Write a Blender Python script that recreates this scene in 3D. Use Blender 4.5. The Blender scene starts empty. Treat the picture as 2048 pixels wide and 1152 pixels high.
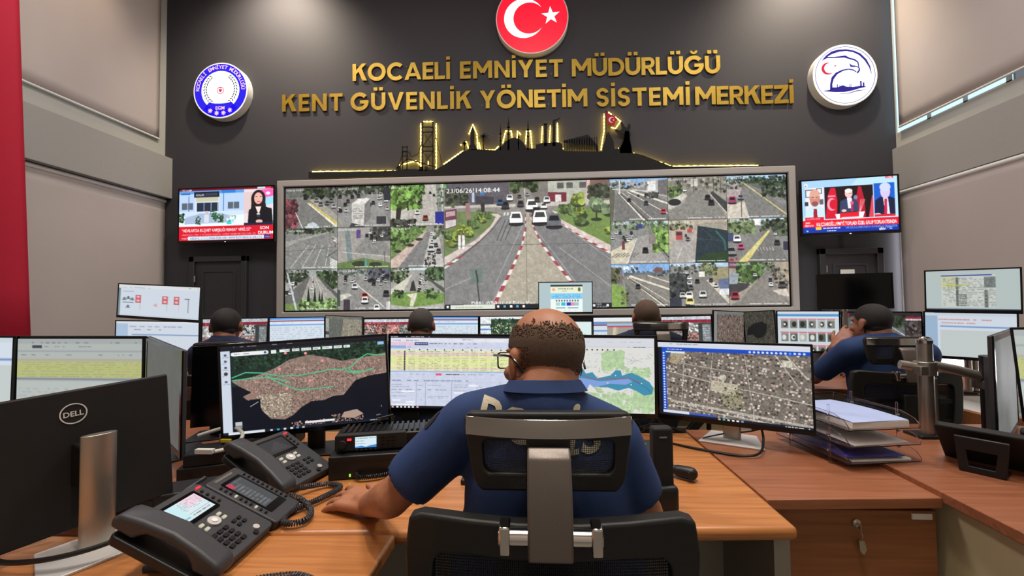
import bpy, bmesh, math, random
import numpy as np
from mathutils import Vector, Matrix, Quaternion, noise as mnoise
random.seed(7)
RNG = np.random.RandomState(11)
PI = math.pi
C = bpy.context.scene.collection
SC = bpy.context.scene

# ------------------------------------------------------------------ camera
F = 850.0; CAMH = 1.32
RM = (Matrix.Rotation(math.atan(49 / F), 3, 'Z') @ Matrix.Rotation(PI / 2 + math.atan(27 / F), 3, 'X')
      @ Matrix.Rotation(math.radians(-0.7), 3, 'Z'))
cam = bpy.data.objects.new('camera', bpy.data.cameras.new('camera'))
C.objects.link(cam)
cam.data.sensor_width = 36; cam.data.lens = 36 * F / 2048; cam.data.clip_start = .02
cam.matrix_world = Matrix.Translation((0, 0, CAMH)) @ RM.to_4x4()
SC.camera = cam
def ray(px, py): return RM @ Vector(((px - 1024) / F, -(py - 576) / F, -1))
def PY(px, py, Y): d = ray(px, py); t = Y / d.y; return Vector((d.x * t, Y, CAMH + d.z * t))
def PX(px, py, X): d = ray(px, py); t = X / d.x; return Vector((X, d.y * t, CAMH + d.z * t))
def PZ(px, py, z): d = ray(px, py); t = (z - CAMH) / d.z; return Vector((d.x * t, d.y * t, z))

# ------------------------------------------------------------------ world, exposure, lights
SC.view_settings.view_transform = 'Standard'; SC.view_settings.look = 'None'
SC.view_settings.gamma = 1; SC.view_settings.exposure = 0.0; SC.view_settings.use_curve_mapping = False
w = bpy.data.worlds.new('world'); SC.world = w; w.use_nodes = True
w.node_tree.nodes['Background'].inputs[0].default_value = (.5, .6, .7, 1)
w.node_tree.nodes['Background'].inputs[1].default_value = .3
def area(name, loc, size, power, col=(1, .93, .85), rot=(0, 0, 0), sy=None):
    l = bpy.data.lights.new(name, 'AREA'); l.energy = power; l.color = col; l.shape = 'RECTANGLE'
    l.size = size; l.size_y = sy or size
    o = bpy.data.objects.new(name, l); o.location = loc; o.rotation_euler = rot; C.objects.link(o); return o
def spot(name, loc, tgt, power, deg, col=(1, .85, .65), blend=1, rad=.08):
    l = bpy.data.lights.new(name, 'SPOT'); l.energy = power; l.color = col; l.spot_size = math.radians(deg); l.spot_blend = blend
    l.shadow_soft_size = rad
    o = bpy.data.objects.new(name, l); o.location = loc
    o.rotation_euler = (Vector(tgt) - Vector(loc)).to_track_quat('-Z', 'Y').to_euler(); C.objects.link(o); return o
CEIL = 6.9
for k, (x, y) in enumerate([(-3.4, 3.0), (3.4, 3.0), (0, 2.2)]):
    area('ceiling_panel_light', (x, y, CEIL - .06), 1.0, 135, (1, .96, .93))
area('ceiling_panel_light', (0.2, -.3, CEIL - .06), 1.4, 110, (1, .93, .84))
spot('ceiling_spot_light', (-4.05, 5.75, CEIL - .15), (-4.15, 6.69, 5.6), 520, 120)
spot('ceiling_spot_light', (4.3, 5.75, CEIL - .15), (4.25, 6.69, 5.6), 520, 120)
spot('ceiling_spot_light', (-5.2, 5.2, CEIL - .2), (-5.9, 5.2, 5.4), 60, 80, (1, .75, .5))
spot('ceiling_spot_light', (0.0, .3, CEIL - .2), (0.05, 1.0, .75), 420, 30, (1, .86, .68), .8)

# ------------------------------------------------------------------ materials
def srgb(c): return tuple(((v / 12.92) if v <= .04045 else ((v + .055) / 1.055) ** 2.4) for v in c)
def C8(r, g, b): return srgb((r / 255, g / 255, b / 255))
MATS = {}
def mat(name, col, rough=.5, metal=0., bump=0., bscale=200., var=0., vscale=20., emit=None, estr=1., alpha=1., trans=0., ior=1.45, coat=0., spec=.5):
    m = bpy.data.materials.new(name); m.use_nodes = True; nt = m.node_tree; b = nt.nodes['Principled BSDF']
    b.inputs['Base Color'].default_value = (*col, 1); b.inputs['Roughness'].default_value = rough; b.inputs['Metallic'].default_value = metal
    b.inputs['Alpha'].default_value = alpha; b.inputs['Transmission Weight'].default_value = trans; b.inputs['IOR'].default_value = ior
    b.inputs['Coat Weight'].default_value = coat; b.inputs['Specular IOR Level'].default_value = spec
    tc = nt.nodes.new('ShaderNodeTexCoord')
    if bump:
        n = nt.nodes.new('ShaderNodeTexNoise'); n.inputs['Scale'].default_value = bscale
        bp = nt.nodes.new('ShaderNodeBump'); bp.inputs['Strength'].default_value = bump; bp.inputs['Distance'].default_value = .002
        nt.links.new(tc.outputs['Object'], n.inputs['Vector']); nt.links.new(n.outputs['Fac'], bp.inputs['Height']); nt.links.new(bp.outputs['Normal'], b.inputs['Normal'])
    n = nt.nodes.new('ShaderNodeTexNoise'); n.inputs['Scale'].default_value = vscale; n.inputs['Detail'].default_value = 4
    mx = nt.nodes.new('ShaderNodeMix'); mx.data_type = 'RGBA'
    v = max(var, .03)
    mx.inputs[6].default_value = (*[c * (1 - v) for c in col], 1); mx.inputs[7].default_value = (*[min(1, c * (1 + v)) for c in col], 1)
    nt.links.new(tc.outputs['Object'], n.inputs['Vector']); nt.links.new(n.outputs['Fac'], mx.inputs[0]); nt.links.new(mx.outputs[2], b.inputs['Base Color'])
    if emit:
        b.inputs['Emission Color'].default_value = (*emit, 1); b.inputs['Emission Strength'].default_value = estr
    MATS[name] = m; return m
def wood(name, c1, c2, scale=3., ang=0., rough=.32):
    m = bpy.data.materials.new(name); m.use_nodes = True; nt = m.node_tree; b = nt.nodes['Principled BSDF']; b.inputs['Roughness'].default_value = rough
    tc = nt.nodes.new('ShaderNodeTexCoord'); mp = nt.nodes.new('ShaderNodeMapping'); mp.inputs['Rotation'].default_value = (0, 0, ang)
    mp.inputs['Scale'].default_value = (scale, scale * 26, scale * 26)
    n = nt.nodes.new('ShaderNodeTexNoise'); n.inputs['Scale'].default_value = 1.3; n.inputs['Detail'].default_value = 7; n.inputs['Distortion'].default_value = .4
    cr = nt.nodes.new('ShaderNodeValToRGB'); cr.color_ramp.elements[0].position = .3; cr.color_ramp.elements[0].color = (*c1, 1)
    cr.color_ramp.elements[1].position = .7; cr.color_ramp.elements[1].color = (*c2, 1)
    bp = nt.nodes.new('ShaderNodeBump'); bp.inputs['Strength'].default_value = .08; bp.inputs['Distance'].default_value = .001
    L = nt.links.new
    L(tc.outputs['Object'], mp.inputs['Vector']); L(mp.outputs['Vector'], n.inputs['Vector']); L(n.outputs['Fac'], cr.inputs['Fac'])
    L(cr.outputs['Color'], b.inputs['Base Color']); L(n.outputs['Fac'], bp.inputs['Height']); L(bp.outputs['Normal'], b.inputs['Normal'])
    return m
M_wallback = mat('dark_grey_paint', C8(57, 56, 61), .75, bump=.3, bscale=60)
M_wallside = mat('taupe_paint', C8(158, 150, 144), .8, bump=.3, bscale=80)
M_wallup = mat('light_grey_paint', C8(178, 178, 172), .8, bump=.3, bscale=80)
M_beam = mat('grey_beam_paint', C8(160, 158, 155), .8, bump=.3, bscale=80)
M_rear = mat('rear_wall_paint', C8(190, 184, 176), .9)
M_floor = mat('grey_floor_vinyl', C8(120, 114, 106), .5, var=.1)
M_ceil = mat('white_ceiling_paint', C8(225, 222, 215), .9)
M_blind = mat('blind_fabric', C8(190, 180, 176), .75, bump=.6, bscale=900, var=.05, vscale=2)
M_red = mat('red_flag_cloth', C8(178, 22, 50), .8, bump=.4, bscale=600, var=.06)
M_white = mat('white_plastic', C8(225, 225, 222), .4)
M_black = mat('black_plastic', C8(20, 20, 22), .42, bump=.1, bscale=900)
M_sil = mat('black_cutout_board', C8(12, 12, 13), .8)
M_blackg = mat('black_gloss', C8(8, 8, 10), .18)
M_blackm = mat('black_matt', C8(26, 26, 27), .7, bump=.2, bscale=600)
M_chairp = mat('black_chair_plastic', C8(22, 22, 21), .5, bump=.15, bscale=800)
M_dark = mat('charcoal_plastic', C8(56, 56, 60), .45, bump=.2, bscale=1200)
M_dark2 = mat('dark_key_plastic', C8(18, 18, 20), .4)
M_silver = mat('brushed_silver', C8(176, 170, 160), .32, .85, bump=.1, bscale=500)
M_silverb = mat('silver_painted_base', C8(196, 192, 190), .45, .25)
M_chrome = mat('chrome_metal', C8(215, 210, 205), .12, 1.)
M_greym = mat('grey_painted_metal', C8(112, 104, 98), .4, .6, bump=.2, bscale=900)
M_frame = mat('silver_wall_frame', C8(172, 168, 164), .5, .15)
M_gold = mat('brushed_gold', C8(162, 132, 44), .42, .55, var=.22, vscale=14)
M_goldside = M_gold
M_meshw = mat('grey_mesh_thread', C8(48, 50, 56), .6)
M_meshd = mat('black_mesh_thread', C8(20, 20, 22), .6)
M_beige = mat('beige_panel_laminate', C8(205, 190, 150), .6)
M_grey = mat('grey_panel_laminate', C8(150, 144, 132), .6)
M_doorg = mat('dark_door_paint', C8(52, 51, 55), .5)
M_paperw = mat('white_paper', C8(228, 226, 220), .8)
M_paperb = mat('blue_tinted_paper', C8(168, 182, 222), .7, var=.08)
M_acryl = mat('clear_acrylic', (.95, .93, .97), .05, trans=1., ior=1.3)
M_gwhite = mat('white_cable', C8(200, 198, 190), .5)
M_yell = mat('yellow_plug', C8(205, 180, 40), .5)
M_wood = wood('orange_cherry_wood', C8(158, 98, 52), C8(190, 126, 72), 2.2, 0)
M_woodd = wood('orange_cherry_wood_turned', C8(158, 98, 52), C8(190, 126, 72), 2.2, PI / 2 - .3)
M_woodr = wood('red_brown_wood', C8(132, 80, 54), C8(158, 100, 70), 2.2, 0.1)
M_woode = wood('brown_wood_edge', C8(120, 68, 36), C8(150, 88, 50), 2.2, 0)
M_woodb = wood('cabinet_brown_wood', C8(126, 76, 42), C8(148, 92, 54), 2.2, 0, .45)
def emis(name, col, s): 
    return mat(name, tuple(c * .2 for c in col), .4, emit=col, estr=s)
E_white = emis('lit_white', C8(248, 250, 255), 1.5)
E_red = emis('lit_red', C8(252, 10, 45), 1.15)
E_blue = emis('lit_blue', C8(32, 20, 215), 1.1)
E_pink = emis('lit_pale_pink', C8(245, 200, 225), 1.)
E_navy = emis('lit_navy', C8(35, 25, 140), .9)
E_lred = emis('lit_crimson', C8(200, 30, 70), 1.)
E_sgrey = emis('lit_grey_green', C8(70, 80, 72), .7)
E_led = emis('warm_led', C8(255, 212, 66), 38.)
E_day = emis('daylight_pane', C8(180, 225, 245), 1.6)
E_day2 = emis('bright_daylight_pane', C8(250, 250, 255), 7.)
E_green = emis('green_indicator', C8(120, 255, 60), 3.)
E_keyw = emis('backlit_white_key', C8(235, 228, 200), .5)
E_redl = emis('red_indicator', C8(255, 40, 50), 2.)
def screen_mat():
    m = bpy.data.materials.new('screen_picture'); m.use_nodes = True; nt = m.node_tree; b = nt.nodes['Principled BSDF']
    a = nt.nodes.new('ShaderNodeVertexColor'); a.layer_name = 'pic'
    b.inputs['Base Color'].default_value = (.01, .01, .01, 1); b.inputs['Roughness'].default_value = .6; b.inputs['Specular IOR Level'].default_value = .25
    nt.links.new(a.outputs['Color'], b.inputs['Emission Color']); b.inputs['Emission Strength'].default_value = 1.0
    return m
M_screen = screen_mat()
# skin, hair, cloth
M_skin = mat('skin', C8(164, 108, 78), .5, bump=.15, bscale=300, var=.08, vscale=30)
M_skin2 = mat('tanned_skin', C8(150, 98, 74), .5, bump=.15, bscale=300, var=.08, vscale=30)
M_hairg = mat('cropped_grey_brown_hair', C8(92, 72, 58), .8, bump=1., bscale=700, var=.35, vscale=160)
M_hairs = mat('greying_black_hair', C8(70, 64, 60), .8, bump=1., bscale=500, var=.5, vscale=120)
M_hairk = mat('black_hair', C8(30, 26, 25), .7, bump=1., bscale=500, var=.3, vscale=120)
M_shirt = mat('navy_police_shirt', C8(34, 58, 104), .8, bump=.25, bscale=900, var=.06)
M_shirtd = mat('dark_navy_shirt', C8(28, 36, 66), .8, bump=.25, bscale=900, var=.06)
M_trouser = mat('dark_trousers', C8(22, 24, 34), .85)
M_letter = mat('reflective_lettering', C8(196, 186, 162), .5, bump=.2, bscale=700)
M_eye = mat('eye_white', C8(230, 228, 224), .2)

# ------------------------------------------------------------------ mesh builder
class MB:
    def __init__(s): s.v = []; s.f = []; s.m = []; s.mi = 0; s.X = Matrix.Identity(4)
    def add(s, vs, fs):
        n = len(s.v); s.v += [tuple(s.X @ Vector(v)) for v in vs]; s.f += [tuple(i + n for i in f) for f in fs]; s.m += [s.mi] * len(fs); return s
    def box(s, x0, x1, y0, y1, z0, z1):
        return s.add([(x, y, z) for x in (x0, x1) for y in (y0, y1) for z in (z0, z1)],
                     [(0, 1, 3, 2), (4, 6, 7, 5), (0, 4, 5, 1), (2, 3, 7, 6), (0, 2, 6, 4), (1, 5, 7, 3)])
    def prism(s, pts, h0, h1, ax='z'):
        a = sum(pts[i][0] * pts[(i + 1) % len(pts)][1] - pts[(i + 1) % len(pts)][0] * pts[i][1] for i in range(len(pts)))
        if (a < 0) != (ax == 'y'): pts = pts[::-1]
        n = len(pts)
        def q(p, h): return {'z': (p[0], p[1], h), 'y': (p[0], h, p[1]), 'x': (h, p[0], p[1])}[ax]
        vs = [q(p, h0) for p in pts] + [q(p, h1) for p in pts]
        return s.add(vs, [tuple(range(n))[::-1], tuple(range(n, 2 * n))] + [(i, (i + 1) % n, n + (i + 1) % n, n + i) for i in range(n)])
    def ring(s, outer, inner, h0, h1, ax='z'):
        n = len(outer)
        def q(p, h): return {'z': (p[0], p[1], h), 'y': (p[0], h, p[1]), 'x': (h, p[0], p[1])}[ax]
        vs = [q(p, h) for h in (h0, h1) for pp in (outer, inner) for p in pp]
        fs = []
        for i in range(n):
            j = (i + 1) % n
            fs += [(i, n + i, n + j, j), (2 * n + i, 2 * n + j, 3 * n + j, 3 * n + i), (i, j, 2 * n + j, 2 * n + i), (n + i, 3 * n + i, 3 * n + j, n + j)]
        return s.add(vs, fs)
    def tube(s, pts, r, n=8, cap=True, r2=None):
        pts = [Vector(p) for p in pts]; rs = r if isinstance(r, (list, tuple)) else [r] * len(pts)
        vs = []; fs = []; up = None
        for i, p in enumerate(pts):
            t = (pts[min(i + 1, len(pts) - 1)] - pts[max(i - 1, 0)]).normalized()
            if up is None: up = Vector((0, 0, 1)) if abs(t.z) < .9 else Vector((1, 0, 0))
            a = t.cross(up)
            if a.length < 1e-6: a = t.orthogonal()
            a.normalize(); b = a.cross(t).normalized(); up = b
            for k in range(n):
                th = 2 * PI * k / n; vs.append(p + (a * math.cos(th) + b * math.sin(th)) * rs[i])
        for i in range(len(pts) - 1):
            for k in range(n): fs.append((i * n + k, i * n + (k + 1) % n, (i + 1) * n + (k + 1) % n, (i + 1) * n + k))
        if cap: fs += [tuple(range(n))[::-1], tuple(range(len(vs) - n, len(vs)))]
        return s.add(vs, fs)
    def cyl(s, c, r, h, n=24, ax='z', r2=None):
        r2 = r if r2 is None else r2; c = Vector(c)
        d = {'z': Vector((0, 0, 1)), 'y': Vector((0, 1, 0)), 'x': Vector((1, 0, 0))}[ax] * h
        return s.tube([c, c + d], [r, r2], n)
    def ell(s, c, r, R=None, nu=16, nv=10):
        c = Vector(c); r = Vector(r if hasattr(r, '__len__') else (r, r, r)); R = R or Matrix.Identity(3)
        vs = [c + R @ Vector((0, 0, r.z))]; fs = []
        for j in range(1, nv):
            t = PI * j / nv
            for i in range(nu):
                p = 2 * PI * i / nu
                vs.append(c + R @ Vector((r.x * math.sin(t) * math.cos(p), r.y * math.sin(t) * math.sin(p), r.z * math.cos(t))))
        vs.append(c - R @ Vector((0, 0, r.z)))
        for i in range(nu): fs.append((0, 1 + i, 1 + (i + 1) % nu))
        for j in range(nv - 2):
            for i in range(nu): a = 1 + j * nu; fs.append((a + i, a + nu + i, a + nu + (i + 1) % nu, a + (i + 1) % nu))
        a = 1 + (nv - 2) * nu
        for i in range(nu): fs.append((a + i, len(vs) - 1, a + (i + 1) % nu))
        return s.add(vs, fs)
    def cap(s, p, q, r1, r2=None, n=14):
        r2 = r1 if r2 is None else r2; p = Vector(p); q = Vector(q); d = (q - p); L = d.length
        if L < 1e-6: return s.ell(p, r1)
        d /= L; pts = []; rs = []
        for k in range(5):
            a = PI / 2 * k / 4; pts.append(p - d * r1 * math.cos(a)); rs.append(max(r1 * math.sin(a), r1 * .02))
        for k in range(5):
            a = PI / 2 * k / 4; pts.append(q + d * r2 * math.sin(a)); rs.append(max(r2 * math.cos(a), r2 * .02))
        return s.tube(pts, rs, n)
    def build(s, name, m, parent=None, bevel=0, smooth=None, loc=None, seg=2):
        me = bpy.data.meshes.new(name); me.from_pydata(s.v, [], s.f)
        ms = m if isinstance(m, (list, tuple)) else [m]
        for x in ms: me.materials.append(x)
        if len(ms) > 1: me.polygons.foreach_set('material_index', s.m)
        bm = bmesh.new(); bm.from_mesh(me); bmesh.ops.recalc_face_normals(bm, faces=bm.faces); bm.to_mesh(me); bm.free()
        o = bpy.data.objects.new(name, me); C.objects.link(o)
        if parent: o.parent = parent
        if loc: o.location = loc
        if bevel:
            b = o.modifiers.new('bevel', 'BEVEL'); b.width = bevel; b.segments = seg; b.limit_method = 'ANGLE'; b.angle_limit = .6; b.harden_normals = False
        if smooth is None: smooth = True
        if smooth:
            me.polygons.foreach_set('use_smooth', [True] * len(me.polygons))
            try:
                me.set_sharp_from_angle(angle=math.radians(38))
            except Exception: pass
        return o
def rrect(x0, x1, y0, y1, r, n=5):
    P = []
    for cx, cy, a in ((x1 - r, y1 - r, 0), (x0 + r, y1 - r, 90), (x0 + r, y0 + r, 180), (x1 - r, y0 + r, 270)):
        for k in range(n + 1):
            t = math.radians(a + 90 * k / n); P.append((cx + r * math.cos(t), cy + r * math.sin(t)))
    return P
def circ(cx, cy, r, n=48, a0=0, a1=360):
    return [(cx + r * math.cos(math.radians(a0 + (a1 - a0) * k / n)), cy + r * math.sin(math.radians(a0 + (a1 - a0) * k / n))) for k in range(n + (a1 - a0 < 360))]
def tag(o, label, cat, group=None, kind=None):
    if label: o['label'] = label
    if cat: o['category'] = cat
    if group: o['group'] = group
    if kind: o['kind'] = kind
    return o
def thing(name, label, cat, loc=(0, 0, 0), rz=0, group=None):
    o = bpy.data.objects.new(name, None); C.objects.link(o); o.location = loc; o.rotation_euler = (0, 0, rz); o.empty_display_size = .05
    return tag(o, label, cat, group)
def struct(name, mb, m, **k):
    o = mb.build(name, m, **k); o['kind'] = 'structure'; return o

# text -> triangles
_TX = {}
def text_tris(s, bold=.0):
    key = (s, bold)
    if key in _TX: return _TX[key]
    cu = bpy.data.curves.new('t', 'FONT'); cu.body = s; cu.size = 1; cu.offset = bold; cu.resolution_u = 3; cu.fill_mode = 'FRONT'
    o = bpy.data.objects.new('t', cu); C.objects.link(o)
    dg = bpy.context.evaluated_depsgraph_get(); me = o.evaluated_get(dg).to_mesh()
    V = [(v.co.x, v.co.y) for v in me.vertices]; T = [tuple(p.vertices) for p in me.polygons]
    o.evaluated_get(dg).to_mesh_clear(); bpy.data.objects.remove(o); bpy.data.curves.remove(cu)
    _TX[key] = (V, T); return V, T
def text_into(mb, s, x, z, h, y=0, bold=0., width=None, slant=0, align='l', ax='y', rot=0):
    """flat text in local xz plane at depth y; h = cap height"""
    V, T = text_tris(s, bold)
    if not V: return
    k = h / .70; x0 = min(v[0] for v in V); x1 = max(v[0] for v in V)
    kx = width / (x1 - x0) if width else k
    off = {'l': 0, 'c': (x1 - x0) * kx / 2, 'r': (x1 - x0) * kx}[align]
    c, sn = math.cos(rot), math.sin(rot); out = []
    for a, b in V:
        u = (a - x0) * kx - off + slant * b * k; v = b * k
        u, v = u * c - v * sn, u * sn + v * c
        out.append((x + u, y, z + v) if ax == 'y' else (x + u, z + v, y))
    mb.add(out, T)

# ------------------------------------------------------------------ pictures for screens
class Cv:
    def __init__(s, w, h, bg=(0, 0, 0), ss=2):
        s.ss = ss; s.w = w * ss; s.h = h * ss; s.a = np.empty((s.h, s.w, 3)); s.a[:] = np.array(bg) / 255.
    def box(s, x0, y0, x1, y1):
        f = lambda v, n: int(min(max(round(v * n / 100.), 0), n))
        return f(x0, s.w), f(y0, s.h), f(x1, s.w), f(y1, s.h)
    def R(s, x0, y0, x1, y1, c):
        a, b, d, e = s.box(x0, y0, x1, y1); d = max(d, a + 1); e = max(e, b + 1); s.a[b:e, a:d] = np.array(c) / 255.; return s
    def _mask(s, pts):
        P = [(x * s.w / 100., y * s.h / 100.) for x, y in pts]
        xs = [p[0] for p in P]; ys = [p[1] for p in P]
        a = max(int(min(xs)), 0); d = min(int(max(xs)) + 2, s.w); b = max(int(min(ys)), 0); e = min(int(max(ys)) + 2, s.h)
        if d <= a or e <= b: return None
        X, Y = np.meshgrid(np.arange(a, d) + .5, np.arange(b, e) + .5); m = np.zeros(X.shape, bool); n = len(P)
        for i in range(n):
            (x1, y1), (x2, y2) = P[i], P[(i + 1) % n]
            if y1 == y2: continue
            c = (Y >= min(y1, y2)) & (Y < max(y1, y2)); m ^= c & (X < (x2 - x1) * (Y - y1) / (y2 - y1) + x1)
        return a, b, d, e, m
    def P(s, pts, c, al=1.):
        r = s._mask(pts)
        if r is None: return s
        a, b, d, e, m = r; v = s.a[b:e, a:d]; v[m] = v[m] * (1 - al) + np.array(c) / 255. * al; return s
    def E(s, cx, cy, rx, ry, c, al=1.): return s.P([(cx + rx * math.cos(t * PI / 12), cy + ry * math.sin(t * PI / 12)) for t in range(24)], c, al)
    def L(s, pts, wd, c, al=1.):
        asp = s.w / s.h
        for (x1, y1), (x2, y2) in zip(pts[:-1], pts[1:]):
            dx = (x2 - x1) * asp; dy = y2 - y1; l = math.hypot(dx, dy) or 1; nx = -dy / l * wd / asp / 2; ny = dx / l * wd / 2
            s.P([(x1 + nx, y1 + ny), (x2 + nx, y2 + ny), (x2 - nx, y2 - ny), (x1 - nx, y1 - ny)], c, al)
        return s
    def N(s, amp, cells=24, box=(0, 0, 100, 100), oct=3):
        a, b, d, e = s.box(*box); H = e - b; W = d - a
        if H < 2 or W < 2: return s
        t = np.zeros((H, W))
        for o in range(oct):
            n = cells * 2 ** o; g = RNG.rand(n + 2, int(n * W / H) + 2)
            yi = np.linspace(0, n, H); xi = np.linspace(0, g.shape[1] - 2, W); y0 = yi.astype(int); x0 = xi.astype(int)
            fy = (yi - y0)[:, None]; fx = (xi - x0)[None]; G = lambda p, q: g[np.ix_(p, q)]
            t += (G(y0, x0) * (1 - fy) * (1 - fx) + G(y0 + 1, x0) * fy * (1 - fx) + G(y0, x0 + 1) * (1 - fy) * fx + G(y0 + 1, x0 + 1) * fy * fx - .5) / 1.3 ** o
        s.a[b:e, a:d] *= (1 + amp * t)[..., None]; return s
    def TR(s, x0, y0, x1, y1, c, n=60, r=4., sp=.55):
        """a clump of foliage: many small leafy blobs"""
        n = int(n * 2); r = r * .64
        for k in range(n):
            x = x0 + (x1 - x0) * random.random(); y = y0 + (y1 - y0) * random.random(); f = 1 + sp * (random.random() * 2 - 1.1)
            q = r * (.35 + .8 * random.random()); s.E(x, y, q * s.h / s.w, q, [min(255, v * f) for v in c])
        return s
    def T(s, x, y, h, txt, c, bold=0., width=None, align='l'):
        V, T = text_tris(txt, bold)
        if not V: return s
        k = h / .72; kx = k * s.h / s.w; x0 = min(v[0] for v in V); x1 = max(v[0] for v in V)
        if width: kx = width / (x1 - x0)
        off = (x1 - x0) * kx * {'l': 0, 'c': .5, 'r': 1}[align]
        for t in T: s.P([(x + (V[i][0] - x0) * kx - off, y - V[i][1] * k) for i in t], c)
        return s
    def W(s, x0, y0, x1, y1, c, rows=1, dens=.6, th=.5):
        """rows of tiny unreadable writing"""
        for r in range(rows):
            y = y0 + (y1 - y0) * (r + .5) / rows; hh = (y1 - y0) / rows * th / 2; x = x0
            while x < x1:
                l = .5 + random.random() * 3
                if random.random() < dens: s.R(x, y - hh, min(x + l, x1), y + hh, c)
                x += l + .5
        return s
    def car(s, x, y, q, c, front=True):
        a = s.h / s.w
        s.E(x, y + q * .45, q * a * .62, q * .2, (40, 40, 42))
        s.P([(x - q * .5 * a, y + q * .45), (x - q * .52 * a, y), (x - q * .38 * a, y - q * .5), (x + q * .38 * a, y - q * .5), (x + q * .52 * a, y), (x + q * .5 * a, y + q * .45)], c)
        s.P([(x - q * .4 * a, y), (x - q * .3 * a, y - q * .36), (x + q * .3 * a, y - q * .36), (x + q * .4 * a, y)], [v * .25 for v in c])
        s.R(x - q * .5 * a, y + q * .36, x + q * .5 * a, y + q * .48, (30, 30, 32)); return s
    def out(s): 
        k = s.ss; return np.clip(s.a.reshape(s.h // k, k, s.w // k, k, 3).mean((1, 3)), 0, 1)
GAIN = 1.0
def picture(name, cv, w, h, parent, loc=(0, 0, 0), gain=1.0, x0=0, z0=0):
    """flat panel in the local xz plane, lower-left at (x0, z0); colours stored per vertex"""
    a = cv.out(); H, W = a.shape[:2]
    xs = x0 + np.arange(W) / (W - 1) * w; zs = z0 + h - np.arange(H) / (H - 1) * h
    co = np.zeros((H, W, 3)); co[..., 0] = xs[None]; co[..., 2] = zs[:, None]
    me = bpy.data.meshes.new(name); me.vertices.add(H * W); me.vertices.foreach_set('co', co.ravel())
    i = np.arange((H - 1) * (W - 1)); r = i // (W - 1); q = i % (W - 1); v = r * W + q
    fc = np.stack([v, v + W, v + W + 1, v + 1], 1).astype(np.int32)
    me.loops.add(fc.size); me.loops.foreach_set('vertex_index', fc.ravel()); me.polygons.add(len(i))
    me.polygons.foreach_set('loop_start', (np.arange(len(i)) * 4).astype(np.int32)); me.update(calc_edges=True)
    lin = np.where(a <= .04045, a / 12.92, ((a + .055) / 1.055) ** 2.4) * gain * GAIN
    ca = me.color_attributes.new('pic', 'FLOAT_COLOR', 'POINT'); ca.data.foreach_set('color', np.concatenate([lin, np.ones((H, W, 1))], 2).ravel().astype(np.float32))
    me.materials.append(M_screen)
    o = bpy.data.objects.new(name, me); C.objects.link(o); o.location = loc
    if parent: o.parent = parent
    return o
# ================================================================== the room
YW = 6.69; YB = -3.2
XL = PY(331, 250, YW).x; XR = PY(1791, 250, YW).x
struct('floor', MB().box(-6.2, 6.2, YB - .2, YW + .2, -.1, 0), M_floor)
struct('ceiling', MB().box(-6.2, 6.2, YB - .2, YW + .2, CEIL, CEIL + .1), M_ceil)
struct('wall_back', MB().box(-6.2, 6.2, YW, YW + .2, 0, CEIL), M_wallback)
struct('wall_rear', MB().box(-6.2, 6.2, YB - .2, YB, 0, CEIL), M_rear)
def sidewall(sx, name):
    # lower wall with a low window opening, a window opening above the beam
    b = MB(); x0, x1 = (XL - .3, XL) if sx < 0 else (XR, XR + .3)
    b.box(x0, x1, YB, YW, 0, .35); b.box(x0, x1, YB, YW, 2.5, 3.78 if sx > 0 else 4.05); b.box(x0, x1, YB, YW, 6.5, CEIL)
    for a, d in ((YB, 1.6), (YW - (.02 if sx > 0 else .6), YW)): b.box(x0, x1, a, d, .35, 2.5); b.box(x0, x1, a, d, 3.78 if sx > 0 else 4.05, 6.5)
    struct(name, b, M_wallup if True else M_wallside)
sidewall(-1, 'wall_left'); sidewall(1, 'wall_right')
def beam(name, pa, pb, xin, xout, sx):
    z1 = PY(*pa, YW).z; z0 = PY(*pb, YW).z
    struct(name, MB().box(min(xin, xout), max(xin, xout), YB, YW, z0, z1), M_beam, bevel=.006)
    return z0, z1
XBL = PY(345, 360, YW).x; XBR = PY(1786, 350, YW).x
bl = beam('trim_1', (335, 318), (345, 398), XBL, XL - .02, -1)
br = beam('trim_2', (1787, 299), (1787, 384), XBR, XR + .02, 1)
# windows: frame + pane, one upper and one lower on each side
def window(name, x, z0, z1, m, sx):
    f = MB(); a, d = (x, x + .06) if sx < 0 else (x + .018, x + .06); ye = YW - .01 if sx > 0 else YW - .6; ys = 1.6 if z0 < 1 or sx < 0 else 5.12
    for y in ((1.6, 3.25, 4.9) if ys < 2 else (5.12, 5.62, 6.12)): f.box(a, d, y, y + .06, z0, z1)
    for z in (z0, z1 - .06): f.box(a, d, ys, ye, z, z + (.06 if sx < 0 else .018))
    o = struct(name, f, M_white)
    MB().box(x + .025, x + .035, ys, ye, z0, z1).build('pane', m, o)
window('window_1', XL - .24, 4.05, 6.5, E_day, -1); window('window_2', XR - .012, 3.78, 6.5, E_day, 1)
window('window_3', XL - .24, .35, 2.5, E_day, -1); window('window_4', XR - .012, .35, 2.5, E_day2, 1)
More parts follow.
